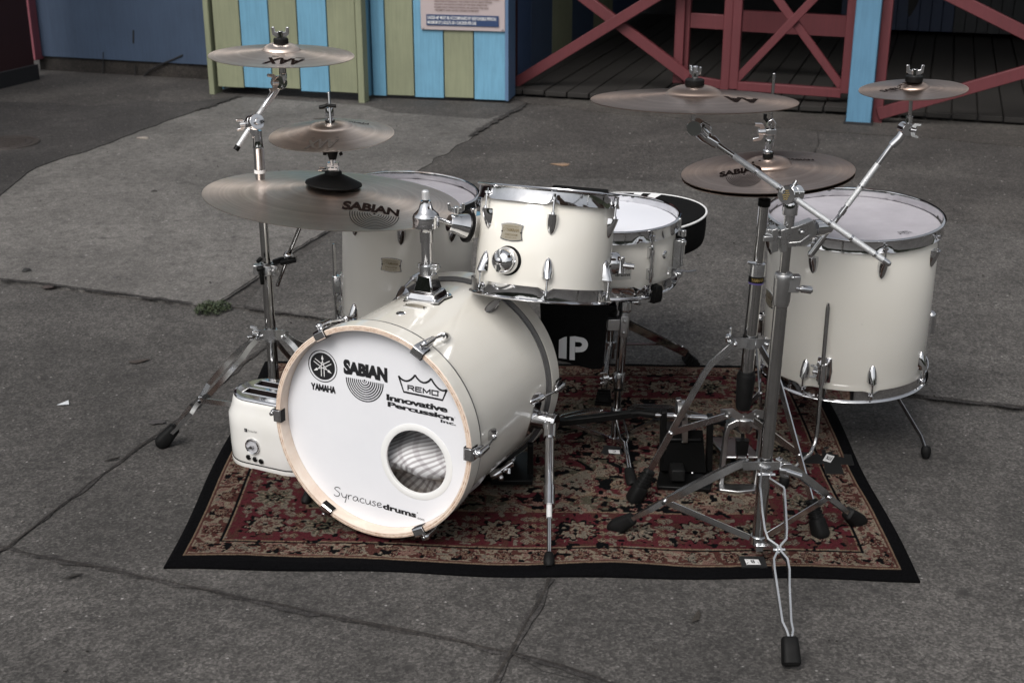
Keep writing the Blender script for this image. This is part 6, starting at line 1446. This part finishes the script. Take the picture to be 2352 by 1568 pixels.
mb = MB()
for x in (1736, 1789, 1905, 1955, 2010): p = Bat(x); mb.cyl(p - bdir * .0028, p + bdir * .0028, .0063, n=18)
obj('boom_rings', mb, M_chrome, rs_)['kind'] = 'stuff'
mb = MB(); mb.cyl(Bat(2028), Bat(2040), .0060, n=16); mb.ball(Bat(2040), .0060, 8); obj('end_cap', mb, M_chrome, rs_)
mb = MB(); p = Bat(1800); mb.cyl(p - bdir * .012, p + bdir * .014, .0062, n=18); mrk = obj('number_sticker', mb, M_whiteink, rs_)
bx_, by_, _ = frame(bdir, (0, -1, .3)); mb = MB(); uu = nrm(EYE - p); uu = nrm(uu - bdir * np.dot(uu, bdir)); vv_ = np.cross(bdir, uu)
text_fit(mb, '16', -.008, -.004, .006, .004, lambda a, b: p + bdir * a + vv_ * b * -1 + uu * .0066, .03); obj('lettering', mb, M_ink, mrk, flat=True)
# tilter under the crash
jt = at(1597, 293, CD[1]); mb = MB(); ax3 = nrm(V(-.35, -.92, .0)); mb.cyl(jt - ax3 * .016, jt + ax3 * .010, .0152, n=32); mb.tube([jt - ax3 * .004, Bat(1618), Bat(1640), Bat(1648)], [.013, .0125, .0105, .0085], 20); mb.strip([at(1612, 280, CD[1]), at(1630, 290, CD[1]), at(1637, 312, CD[1])], V(0, 1, 0), .008, .004); tt_ = obj('cymbal_tilter', mb, M_chrome, rs_, bevel=.001)
mb = MB(); mb.cyl(jt + ax3 * .010, jt + ax3 * .012, .0140, n=32); obj('tilter_cap', mb, mat('smoky_cap', (.20, .21, .20), .25, .7), tt_)
dz_ = lambda y: at(1597, y, CD[1])[2]; mb = MB(); vcyl(mb, CD[0], CD[1], [(.0001, dz_(285)), (.0046, dz_(285)), (.0046, dz_(180)), (.0036, dz_(180)), (.0036, dz_(158)), (.0001, dz_(158))]); obj('cymbal_rod', mb, M_tube, rs_)
mb = MB(); vcyl(mb, CD[0], CD[1], [(.0001, dz_(197)), (.0172, dz_(197)), (.0180, dz_(194)), (.0180, dz_(184)), (.0165, dz_(182)), (.0001, dz_(182))]); obj('felt', mb, M_rubber, rs_)
mb = MB(); vcyl(mb, CD[0], CD[1], [(.0055, dz_(181)), (.0052, dz_(154)), (.0030, dz_(151)), (.0001, dz_(151))], 18); obj('nut_barrel', mb, M_chrome, rs_)
wingnut('wing_nut', V(CD[0], CD[1], dz_(176)), V(0, 0, 1), V(.55, -.8, 0), rs_, M_chrome, .95)
# splash holder clamp
mb = MB(); ck = lambda x, y, o=0: at(x, y, RY - .012 + o)
mb.box(ck(1777, 548), (.012, .030, .046), nrm(V(.94, 0, .3)), V(0, 1, 0), nrm(V(-.08, 0, 1))); mb.box(ck(1797, 548), (.012, .032, .046), nrm(V(.94, 0, .3)), V(0, 1, 0), nrm(V(-.08, 0, 1)))
mb.strip([ck(1790, 548, .012), ck(1830, 535, .014), ck(1868, 517, .02)], V(0, 0, 1), [.042, .034, .028], .022); mb.strip([ck(1800, 560, .012), ck(1835, 557, .012), ck(1868, 532, .02)], V(0, 0, 1), .010, .020)
mb.ball(ck(1802, 549, -.012), .006, 10, sc=(1, .5, 1)); mb.ball(ck(1843, 535, -.002), .005, 10, sc=(1, .5, 1)); mb.cyl(ck(1758, 537, -.01), ck(1800, 548, -.01), .003, n=10)
mb.box(ck(1764, 548, -.02), (.018, .008, .010)); mb.box(ck(1770, 530, -.005), (.016, .010, .008)); sc_ = obj('splash_clamp', mb, M_cast, rs_, bevel=.002)
p0, p1 = ck(1868, 524, .03), ck(1902, 522, .05); mb = MB(); mb.tube([p0, p0 + (p1 - p0) * .5, p1], [.0165, .0160, .0120], 24); mb.ball(ck(1902, 524, .05), .0108, 12); obj('splash_joint', mb, M_chrome, sc_)
S0_, S1_ = at(1863, 583, CF[1] + .0), at(2060, 318, CF[1]); Sat = lambda y: S0_ + (S1_ - S0_) * (583 - y) / (583 - 318.)
for y0, y1, r_, m_, nm in ((583, 545, .0072, M_tube, 'arm_end'), (548, 470, .0048, M_chrome, 'splash_arm'), (470, 375, .0060, M_knurl, 'splash_grip'), (375, 318, .0052, M_chrome, 'arm_tip')): pole(nm, Sat(y0), Sat(y1), r_, sc_, m_, 18)
mb = MB(); mb.ball(Sat(583), .0072, 8); mb.cyl(Sat(490), Sat(478), .0064, n=14); mb.cyl(Sat(428), Sat(424), .0062, n=14); obj('arm_collars', mb, M_chrome, sc_)['kind'] = 'stuff'
jf = at(2080, 296, CF[1]); axf = nrm(V(.25, -.95, .0)); mb = MB(); mb.tube([Sat(335), at(2066, 318, CF[1]), jf], [.008, .0088, .0085], 16); mb.cyl(jf - axf * .011, jf + axf * .011, .0125, n=28); mb.tube([jf + V(.003, 0, .004), at(2088, 278, CF[1]), at(2090, 266, CF[1])], [.007, .0065, .0062], 16); obj('splash_tilter', mb, M_chrome, sc_, bevel=.0008)
wingnut('wing_nut', jf + V(.008, -.008, 0), nrm(V(1, -.4, -.12)), V(.1, -.2, -1), sc_, M_chrome, .85)
fz = lambda y: at(2093, y, CF[1])[2]; mb = MB(); mb.cyl(at(2090, 268, CF[1]), V(CF[0] - .002, CF[1], fz(222)), .0036, n=12); mb.cyl(V(CF[0] - .002, CF[1], fz(222)), V(CF[0], CF[1], fz(170)), .0034, n=12); obj('splash_rod', mb, M_tube, sc_)
mb = MB(); vcyl(mb, CF[0], CF[1], [(.0001, fz(188)), (.0160, fz(188)), (.0166, fz(185)), (.0166, fz(176)), (.0150, fz(174)), (.0001, fz(174))]); obj('felt', mb, M_rubber, sc_)
wingnut('wing_nut', V(CF[0], CF[1], fz(174)), V(0, 0, 1), V(1, -.1, 0), sc_, M_chrome, 1.0)
# tripod of the right stand
cT = Rp(1066); mb = MB(); mb.tube([Rp(1080), Rp(1058)], .0168, 26); mb.strip([cT + V(-.046, .004, -.006), cT + V(-.022, -.014, .004), cT + V(0, -.020, .006), cT + V(.026, -.014, .004), cT + V(.05, .004, -.006)], V(0, 0, 1), .018, .0025); obj('leg_collar', mb, M_steel, rs_)
cL = Rp(1238); mb = MB(); mb.tube([Rp(1246), Rp(1228)], .0170, 26); mb.box(cL + V(.0, -.014, -.01), (.016, .018, .014)); obj('lower_collar', mb, M_steel, rs_, bevel=.001)
mb = MB(); mb.cyl(at(1800, 1080, RY - .01), at(1840, 1093, RY - .012), .0065, n=14); obj('collar_bolt', mb, M_chrome, rs_)
wingnut('wing_nut', at(1790, 1078, RY - .012), nrm(V(1, -.1, -.1)), V(.1, -.2, 1), rs_, M_chrome, 1.1)
for F_, wl in ((gr(1412, 1212, .014), 0), (gr(1972, 1198, .014), 0)):
    h_ = nrm(V(F_[0] - cT[0], F_[1] - cT[1], 0)); stand_leg(rs_, cT + h_ * .040 - V(0, 0, .002), F_, .026, .004, .015, .0024, brace_to=cL + h_ * .018, foot='cup')
# front leg seen edge on
Ft = gr(1818, 1528, .012); Tt = cT + V(.018, -.034, -.004); mb = MB()
wl = [(1747, 1770, 1088), (1746, 1768, 1102), (1744, 1800, 1122), (1746, 1801, 1130), (1750, 1804, 1180), (1756, 1806, 1220), (1764, 1804, 1240), (1786, 1790, 1256), (1784, 1793, 1268), (1776, 1808, 1286), (1778, 1812, 1310), (1784, 1812, 1350), (1796, 1816, 1430), (1806, 1820, 1450), (1812, 1816, 1470)]
def legpt(x, y):
    t = (y - 1088) / (1470. - 1088); Yy = Tt[1] + (Ft[1] + .035 - Tt[1]) * t ** .92; return at(x, y, Yy)
lead = None
for k in (0, 1):
    mb = MB(); pts = [legpt(r_[k], r_[2]) for r_ in wl]; mb.strip(pts, nrm(V(0, .72, -.69)), .016, .0040); o = obj('leg_bar', mb, M_steel, lead or rs_)
    if lead is None: rename(o, 'leg'); lead = o
mb = MB(); p = legpt(1789, 1262); mb.cyl(p - V(.012, 0, 0), p + V(.012, 0, 0), .0042, n=12); obj('rivet', mb, M_chrome, lead); mb = MB(); p2 = legpt(1760, 1090); mb.cyl(p2 - V(.018, 0, 0), p2 + V(.018, 0, 0), .0042, n=12); obj('rivet', mb, M_chrome, lead)
mb = MB(); mb.strip([p, cL + V(.004, -.018, 0)], V(1, 0, 0), .004, .012); obj('leg_brace', mb, M_steel, lead)
mb = MB(); fa, fb = at(1813, 1462, Ft[1] + .035), Ft; dd = nrm(fb - fa); fx = V(1, 0, 0); fy = nrm(np.cross(dd, fx))
def sec2(c, a, b, n=18): return [c + fx * a * math.copysign(abs(math.cos(t)) ** .5, math.cos(t)) + fy * b * math.copysign(abs(math.sin(t)) ** .5, math.sin(t)) for t in np.linspace(0, 2 * pi, n, endpoint=False)]
Lf = np.linalg.norm(fb - fa); mb.ringloft([sec2(fa, .013, .012), sec2(fa + dd * .004, .0155, .015), sec2(fa + dd * Lf * .5, .0165, .017), sec2(fa + dd * Lf * .92, .0175, .016), sec2(fa + dd * Lf, .015, .012)], True, True, True); obj('rubber_foot', mb, M_rubber, lead)

# ---------------- hi hat stand
HY_ = 2.87; hx = lambda y: 1704 + (1756 - 1704) * (960 - y) / 500.
Hp = lambda y: at(hx(y), y, HY_)
hh = thing('hi_hat_stand', 'chrome hi hat stand with silver pedal frame beside the right floor tom', 'hi hat stand', V(Hp(960)[0], HY_, 0))
pole('lower_tube', Hp(905), Hp(640), .0150, hh); pole('middle_tube', Hp(640), Hp(607), .0162, hh, M_cast); pole('upper_tube', Hp(607), Hp(462), .0118, hh)
mb = MB(); mb.tube([Hp(632), Hp(609), Hp(604), Hp(602)], [.0185, .0185, .0178, .013], 28); mb.tube([at(1735, 605, HY_ - .012), at(1726, 604, HY_ - .02), at(1717, 602, HY_ - .022)], [.004, .0045, .003], 8); hc_ = obj('height_collar', mb, M_steel, hh)
mb = MB(); mb.tube([Hp(646), Hp(632)], .0178, 28); bnd = obj('black_band', mb, M_blackmetal, hh)
mb = MB(); mb.tube([Hp(650), Hp(646)], .0172, 28); obj('purple_ring', mb, mat('purple_ring', (.12, .09, .28), .4), bnd)
mb = MB(); bc_ = Hp(639); au = nrm(Hp(630) - Hp(650)); 
def band(a, b): th_ = -pi / 2 + a / .0180; return bc_ + V(math.cos(th_), math.sin(th_), 0) * .0183 + au * b
text_fit(mb, 'YAMAHA', -.015, -.004, .015, .0045, band, .02); obj('lettering', mb, M_gold, bnd, flat=True)
mb = MB(); mb.tube([Hp(474), Hp(472), Hp(458), Hp(456)], [.012, .0140, .0140, .012], 22); obj('cymbal_seat', mb, M_rubber, hh)
mb = MB(); mb.tube([Hp(938), Hp(930), Hp(862), Hp(858)], [.0165, .0180, .0222, .0205], 30); mb.tube([Hp(862), Hp(852)], [.0205, .0180], 26); obj('rubber_sleeve', mb, M_rubber, hh)
top = at(1778, 171, HY_); base_ = at(1765, 350, HY_); mb = MB(); mb.tube([Hp(470), base_, top], .0034, 12); mb.ball(top, .0034, 6); obj('pull_rod', mb, M_tube, hh)
cq = lambda x, y, o=0: at(x, y, HY_ + o)
mb = MB(); mb.tube([cq(1764, 361), cq(1764, 352)], .0115, 20); obj('clutch_felt', mb, M_rubber, hh)
mb = MB(); mb.tube([cq(1764, 352), cq(1764, 346), cq(1764.5, 345), cq(1765, 325), cq(1765, 318)], [.0115, .0110, .0080, .0082, .0065], 20); mb.box(cq(1770, 303), (.022, .016, .012)); mb.strip([cq(1780, 318), cq(1781, 285), cq(1774, 274), cq(1765, 279), cq(1763, 290)], V(0, 1, 0), .010, .004); mb.strip([cq(1774, 340), cq(1780, 300)], V(0, 1, 0), .006, .003); mb.box(cq(1766, 312), (.012, .014, .014)); obj('clutch', mb, M_chrome, hh, bevel=.0008)
mb = MB(); mb.tube([cq(1758, 262, .01), cq(1757, 272, .01), cq(1766, 282, .008)], .004, 10); obj('clutch_lever', mb, M_blackmetal, hh)
wingnut('wing_screw', cq(1757, 303, -.004), nrm(V(-1, -.15, 0)), V(.05, -.2, 1), hh, M_chrome, 1.25)
hz = Hp(785); mb = MB(); mb.tube([Hp(797), Hp(774)], .0172, 26); mb.strip([hz + V(-.046, .0, -.004), hz + V(-.024, -.016, .004), hz + V(0, -.020, .004), hz + V(.026, -.016, .002), hz + V(.044, 0, -.006)], V(0, 0, 1), .024, .0026)
for s_ in (-.036, .038): mb.ball(hz + V(s_, -.012, -.002), .005, 8)
obj('leg_collar', mb, M_steel, hh)
mb = MB(); mb.tube([Hp(774), Hp(771)], .0175, 22); obj('black_ring', mb, M_rubber, hh)
wingnut('wing_nut', hz + V(-.050, -.006, .006), nrm(V(-.1, -.3, 1)), V(.4, .9, .1), hh, M_steel, 1.2)
hb_ = Hp(950); mb = MB(); mb.strip([hb_ + V(-.050, .0, .002), hb_ + V(-.026, -.010, .008), hb_ + V(-.008, -.018, -.002), hb_ + V(.012, -.018, -.002), hb_ + V(.030, -.010, .006), hb_ + V(.056, 0, -.004)], V(0, 0, 1), .020, .0026)
for s_ in (-.038, 0, .034): mb.ball(hb_ + V(s_, -.016, .0), .0045, 8)
obj('lower_collar', mb, M_cast, hh)
def hleg(F_, knee_px, at_end=None):
    F_ = V(F_); d = F_ - hz; h_ = nrm(V(d[0], d[1], 0)); tn = V(-h_[1], h_[0], 0); T = hz + h_ * .040; K = T + (F_ - T) * .22 + V(0, 0, .030) + h_ * .012; E = F_ - nrm(F_ - K) * .05
    mb = MB(); up = nrm(np.cross(tn, F_ - K)); mb.strip([T, K - (K - T) * .12, K + (F_ - K) * .06, E], up, .016, .0035); lg = obj('leg', mb, M_steel, hh)
    jn = K + (F_ - K) * .50; mb = MB(); mb.strip([jn, hb_ + h_ * .045], V(0, 0, 1), .016, .003); obj('leg_brace', mb, M_steel, lg); mb = MB(); mb.ball(jn - V(0, .006, 0), .0045, 8); obj('rivet', mb, M_chrome, lg)
    dd = nrm(F_ - K); q = F_ - dd * .075; fx, fy = tn, np.cross(dd, tn)
    def sec(c, a, b, n=18): return [c + fx * a * math.copysign(abs(math.cos(t)) ** .6, math.cos(t)) + fy * b * math.copysign(abs(math.sin(t)) ** .6, math.sin(t)) for t in np.linspace(0, 2 * pi, n, endpoint=False)]
    rings = [sec(q, .008, .012)]
    for k in range(5): c = q + dd * (.004 + .008 * k); e_ = .0008 * k; rings += [sec(c, .0115 + e_, .0135 + e_), sec(c + dd * .0045, .0115 + e_, .0135 + e_), sec(c + dd * .0048, .0098 + e_, .0118 + e_), sec(c + dd * .0078, .0098 + e_, .0118 + e_)]
    rings += [sec(q + dd * .046, .016, .017), sec(q + dd * .080, .0175, .019), sec(q + dd * .088, .014, .014)]
    mb = MB(); mb.ringloft(rings, True, True, True); obj('rubber_foot', mb, M_rubber, lg)
hleg(gr(1458, 1142, .02), 0); hleg(gr(1884, 1222, .02), 0); hleg(V(hz[0] + .10, HY_ + .26, .02), 0)
# frame
fq = lambda x, y: at(x, y, HY_ + .005)
zf = fq(1700, 968)[2]; mb = MB()
YF = HY_ - .005; ft = lambda x, y: at(x, y, YF)
mb.strip([ft(1655, 1108), ft(1660, 1060), ft(1667, 1000), ft(1672, 978), ft(1684, 970)], V(0, 1, 0), [.030, .026, .022, .022, .022], .011); mb.strip([ft(1735, 1108), ft(1742, 1060), ft(1748, 1000), ft(1746, 980), ft(1730, 970)], V(0, 1, 0), [.030, .026, .022, .022, .022], .011)
mb.strip([ft(1672, 976), ft(1690, 966), ft(1722, 966), ft(1744, 976)], V(0, 1, 0), .030, .016); mb.tube([ft(1707, 990), ft(1708, 980), ft(1709, 958)], [.016, .020, .0205], 24)
obj('pedal_frame', mb, M_cast, hh, bevel=.002)
P_ = [gr(1649, 1110, .02), gr(1738, 1110, .02), gr(1735, 1124, .02), gr(1696, 1128, .02), gr(1652, 1123, .02)]
mb = MB(); Q_ = [p + V(0, 0, 0) for p in P_]; mb.add([p for p in Q_] + [p - V(0, 0, .014) for p in Q_], [(4, 3, 2, 1, 0), (5, 6, 7, 8, 9)] + [(i, (i + 1) % 5, 5 + (i + 1) % 5, 5 + i) for i in range(5)]); o = obj('base_plate', mb, M_cast, hh, bevel=.002); fixnormals(o)
mb = MB()
for k in range(12): mb.cyl(ft(1706, 990 + 3.2 * k) + V(-.004, 0, 0), ft(1706, 990 + 3.2 * k) + V(.004, 0, 0), .0022, n=8)
mb.box(ft(1704, 1026), (.026, .016, .038), taper=1.15); obj('chain', mb, M_blackmetal, hh)
mb = MB(); mb.cyl(ft(1692, 1014), ft(1718, 1014), .004, n=12); mb.box(ft(1692, 1048), (.004, .008, .010)); mb.box(ft(1716, 1047), (.004, .008, .010)); obj('chain_pin', mb, M_chrome, hh)
fb0, fb1 = ft(1706, 1050), V(ft(1706, 1050)[0], HY_ + .24, .02)
mb = MB(); mb.box((fb0 + fb1) / 2, (.085, np.linalg.norm(fb1 - fb0), .006), V(1, 0, 0), nrm(fb1 - fb0), np.cross(V(1, 0, 0), nrm(fb1 - fb0))); obj('footboard', mb, M_cast, hh, bevel=.004)

# ---------------- bass pedal, slave part with linkage
PY = 2.93; pq = lambda x, y, Y=PY: at(x, y, Y)
pd = thing('bass_drum_pedal', 'black bass drum pedal with silver cam in the middle of the rug', 'pedal', gr(1572, 1090, ZR))
bp = [gr(1508, 1105, .022), gr(1636, 1108, .022), gr(1632, 1122, .022), gr(1510, 1116, .022)]
bq = [gr(1516, 1075, .022), gr(1636, 1078, .022)] + [bp[1], bp[2], bp[3], bp[0]]
mb = MB(); n_ = 6; mb.add(bq + [p - V(0, 0, .010) for p in bq], [tuple(range(6))[::-1], tuple(range(6, 12))] + [(i, (i + 1) % 6, 6 + (i + 1) % 6, 6 + i) for i in range(6)]); o = obj('base_plate', mb, M_blackmetal, pd, bevel=.002); fixnormals(o)
for x0, y0, x1, y1 in ((1524, 942, 1520, 1078), (1629, 952, 1627, 1092)):
    mb = MB(); p, q = pq(x0, y0), pq(x1, y1); q[2] = .022; p = V(q[0] + (p[0] - q[0]) * .6, q[1], p[2]); mb.strip([q, (p + q) / 2, p], V(0, 1, 0), [.030, .022, .024], .014); obj('post', mb, M_blackmetal, pd, bevel=.002)
mb = MB(); mb.cyl(pq(1505, 953), pq(1634, 960), .0045, n=16); mb.cyl(pq(1531, 954), pq(1550, 955), .0075, n=16); mb.cyl(pq(1586, 958), pq(1622, 960), .0075, n=16); obj('axle', mb, M_chrome, pd)
cc_ = pq(1567, 942); mb = MB(); mb.cyl(cc_ - V(.012, 0, 0), cc_ + V(.006, 0, 0), .026, n=36); mb.cyl(cc_ - V(.014, 0, 0), cc_ - V(.009, 0, 0), .029, n=36); mb.strip([pq(1560, 925), pq(1559, 915)], V(0, 1, 0), .018, .012); mb.strip([pq(1572, 950, PY - .012), pq(1573, 985, PY - .014), pq(1573, 1015, PY - .01)], V(1, 0, 0), .014, .008); obj('cam', mb, M_cast, pd, bevel=.001)
mb = MB(); t0, t1 = pq(1573, 1010, PY - .01), V(pq(1573, 1010)[0] + .01, PY + .26, .028); mb.box((t0 + t1) / 2, (.080, np.linalg.norm(t1 - t0), .007), V(1, 0, 0), nrm(t1 - t0), np.cross(V(1, 0, 0), nrm(t1 - t0))); obj('footboard', mb, M_blackmetal, pd, bevel=.002)
mb = MB(); f0_, f1_ = gr(1572, 1010, .10), gr(1572, 1096, .026); pts = [(1535, 975), (1612, 975), (1622, 1090), (1530, 1090)]
mb.add([at(1540, 985, PY + .01), at(1614, 988, PY + .01), gr(1622, 1085, .034), gr(1520, 1080, .034)], [(0, 1, 2, 3)]); q4 = [V(p) for p in mb.v[:4]]; mb.add([p - V(0, -.004, .006) for p in q4], [(3, 2, 1, 0)]); mb.add(q4 + [p - V(0, -.004, .006) for p in q4], [(i, (i + 1) % 4, 4 + (i + 1) % 4, 4 + i) for i in range(4)]); o = obj('front_plate', mb, mat('matt_black_plate', (.003, .003, .003), .9, 0, Specular_IOR_Level=.03), pd, flat=True); fixnormals(o)
mb = MB(); q = gr(1555, 1083, .045); mb.box(q, (.036, .05, .030), taper=.9); obj('toe_block', mb, M_rubber, pd, bevel=.004)
mb = MB(); mb.cyl(gr(1559, 1068, .05), gr(1559, 1060, .06), .004, n=10); mb.ball(gr(1602, 1014, .085), .0065, 10); mb.ball(gr(1570, 1012, .085), .005, 8); mb.ball(gr(1590, 1086, .035), .004, 8); mb.ball(gr(1531, 1071, .04), .004, 8); obj('screws', mb, M_chrome, pd)['kind'] = 'stuff'
A_, B_ = at(1262, 972, 2.98), at(1452, 950, 2.97); mb = MB(); mb.beam(A_, B_, .020, .016, V(0, 0, 1)); obj('drive_shaft', mb, M_blackmetal, pd, bevel=.002)
mb = MB(); mb.tube([B_, at(1470, 948, 2.96), at(1490, 951, 2.95), at(1507, 953, 2.94)], [.011, .009, .0095, .0085], 14); obj('universal_joint', mb, M_blackmetal, pd)
# main pedal behind the bass drum, only a few chrome bits show
mp_ = thing('bass_drum_pedal', 'dark pedal clamped to the rear hoop under the bass drum', 'pedal', gr(1165, 1100, ZR))
mb = MB(); bb_ = gr(1175, 1085, .03); mb.box(bb_ + V(0, .03, -.002), (.10, .16, .012)); mb.box(bb_ + V(-.055, .0, .035), (.014, .03, .09)); mb.box(bb_ + V(.045, .0, .035), (.014, .03, .09)); obj('frame', mb, M_blackmetal, mp_, bevel=.002)
mb = MB(); mb.tube([gr(1128, 1092, .06), gr(1140, 1088, .065), gr(1150, 1082, .07)], [.010, .012, .009], 14); mb.cyl(gr(1150, 1080, .07), gr(1176, 1062, .085), .005, n=12); mb.ball(gr(1160, 1078, .07), .009, 10); mb.ball(gr(1150, 1097, .055), .008, 10); mb.ball(gr(1172, 1066, .075), .010, 10); mb.cyl(gr(1168, 1088, .06), gr(1168, 1076, .07), .006, n=12); obj('hoop_clamp', mb, M_chrome, mp_)

# ---------------- snare stand
NY = 3.13; nz = lambda y, x=1420: at(x, y, NY); nx = lambda y: 1411 + (1436 - 1411) * (1000 - y) / 300.
Np = lambda y: at(nx(y), y, NY); ns = thing('snare_stand', 'chrome snare stand with low tripod behind the bass drum', 'snare stand', V(Np(1000)[0], NY, 0))
pole('lower_tube', Np(1012), Np(880), .0098, ns); pole('upper_tube', Np(862), Np(765), .0120, ns)
mb = MB(); mb.tube([Np(892), Np(878), Np(860), Np(854)], [.0115, .0150, .0160, .0140], 24); mb.ball(at(1392, 870, NY - .01), .006, 8); mb.cyl(at(1392, 870, NY - .01), at(1406, 868, NY - .01), .004, n=10); obj('height_clamp', mb, M_steel, ns)
wingnut('wing_nut', at(1398, 866, NY - .014), nrm(V(-1, -.2, -.1)), V(.1, -.2, 1), ns, M_steel, 1.1)
mb = MB(); mb.tube([Np(894), Np(884)], .0125, 20); obj('memory_lock', mb, M_blackmetal, ns)
mb = MB(); mb.strip([Np(770) - V(0, .014, 0), Np(745) - V(0, .016, 0), Np(722) - V(0, .014, 0)], V(1, 0, 0), [.018, .021, .019], .006); mb.ball(Np(758) - V(0, .018, 0), .005, 8); mb.ball(Np(732) - V(0, .018, 0), .005, 8); mb.box(Np(742) - V(.026, .0, 0), (.032, .03, .030)); mb.tube([Np(768), Np(716)], .0135, 20); obj('pivot_block', mb, M_cast, ns, bevel=.002)
mb = MB(); mb.tube([Np(716), Np(712), Np(708), Np(690), Np(688)], [.013, .0170, .0175, .0172, .0150], 26); obj('tilt_collar', mb, M_steel, ns)
mb = MB(); mb.ball(Np(682) + V(.0, 0, .004), .0150, 12); mb.tube([Np(676), SNc - SNn * (SNd + .02)], [.010, .012], 14); obj('tilt_ball', mb, M_rubber, ns)
mb = MB(); mb.cyl(at(1452, 694, NY - .01), at(1466, 692, NY - .01), .004, n=10); obj('bolt', mb, M_steel, ns); wingnut('wing_nut', at(1456, 694, NY - .012), nrm(V(1, -.1, .1)), V(.1, -.3, .3), ns, M_steel, .9)
bz0 = SNc - SNn * (SNd + .022)
for az in (-52, 70, 190):
    a = math.radians(az); d_ = V(math.cos(a), math.sin(a), 0); tn = V(-d_[1], d_[0], 0); e = bz0 + d_ * (SNR + .008) + V(0, 0, -.004); mb = MB(); mb.strip([bz0 + V(0, 0, -.01), e - d_ * .03 + V(0, 0, -.012), e], tn, .012, .005); ar = obj('basket_arm', mb, M_steel, ns)
    mb = MB(); rings = []
    for z_, w_, o_ in ((-.014, .011, -.006), (-.012, .013, .004), (.006, .012, .009), (.026, .011, .010), (.032, .009, .008)):
        c = e + V(0, 0, z_) + d_ * o_; rings.append([c + tn * w_ * sx + d_ * .008 * sy for sx, sy in ((-1, -1), (1, -1), (1, 1), (-1, 1))])
    mb.ringloft(rings, True, True, True); obj('rubber_tip', mb, M_rubber, ar, bevel=.003)
mb = MB(); mb.cyl(Np(735) - V(.045, -.01, -.02), Np(720) - V(.02, 0, 0), .012, n=14); mb.box(Np(718) - V(.040, -.01, 0), (.04, .03, .04)); obj('tilt_arm', mb, M_blackmetal, ns, bevel=.002)
hub = Np(948); mb = MB(); mb.tube([Np(956), Np(938)], .0155, 22); mb.strip([hub + V(-.04, 0, -.006), hub + V(-.02, -.014, 0), hub + V(0, -.017, 0), hub + V(.02, -.014, 0), hub + V(.036, .0, -.004)], V(0, 0, 1), .018, .0025)
for s_ in (-.012, .008): mb.ball(hub + V(s_, -.019, -.004), .0042, 8)
obj('leg_collar', mb, M_steel, ns)
for F_ in (gr(1452, 1112, .012), V(hub[0] + .29, NY + .10, .012), V(hub[0] - .26, NY - .02, .012)):
    h_ = nrm(V(F_[0] - hub[0], F_[1] - hub[1], 0)); tn = V(-h_[1], h_[0], 0); lead = None
    for s_ in (-1, 1):
        mb = MB(); T = hub + h_ * .034; mb.strip([T + tn * s_ * .006, T + h_ * .02 + V(0, 0, .006) + tn * s_ * .010, T + (F_ - T) * .45 + V(0, 0, .02) + tn * s_ * .010, T + (F_ - T) * .5 + V(0, 0, .018) + tn * s_ * .003, F_ - h_ * .045 + V(0, 0, .016) + tn * s_ * .003], V(0, 0, 1), .015, .0022); o = obj('leg_bar', mb, M_steel, lead or ns)
        if lead is None: rename(o, 'leg'); lead = o
    mb = MB(); dd = nrm(F_ - (hub + V(0, 0, .0))); fx, fy = tn, np.cross(dd, tn); q = F_ - dd * .055
    mb.ringloft([[q + dd * a + fx * b * math.cos(t) + fy * b * math.sin(t) for t in np.linspace(0, 2 * pi, 14, endpoint=False)] for a, b in ((0, .009), (.004, .0125), (.03, .0135), (.055, .0145), (.062, .011))], True, True, True); obj('rubber_foot', mb, M_rubber, lead)
    mb = MB(); mb.strip([hub + (F_ - hub) * .5 + V(0, 0, .012), Np(1006) + h_ * .012], tn, .004, .010); obj('leg_brace', mb, M_steel, lead)
mb = MB(); mb.tube([Np(1015), Np(1003)], .0135, 20); obj('lower_collar', mb, M_steel, ns)
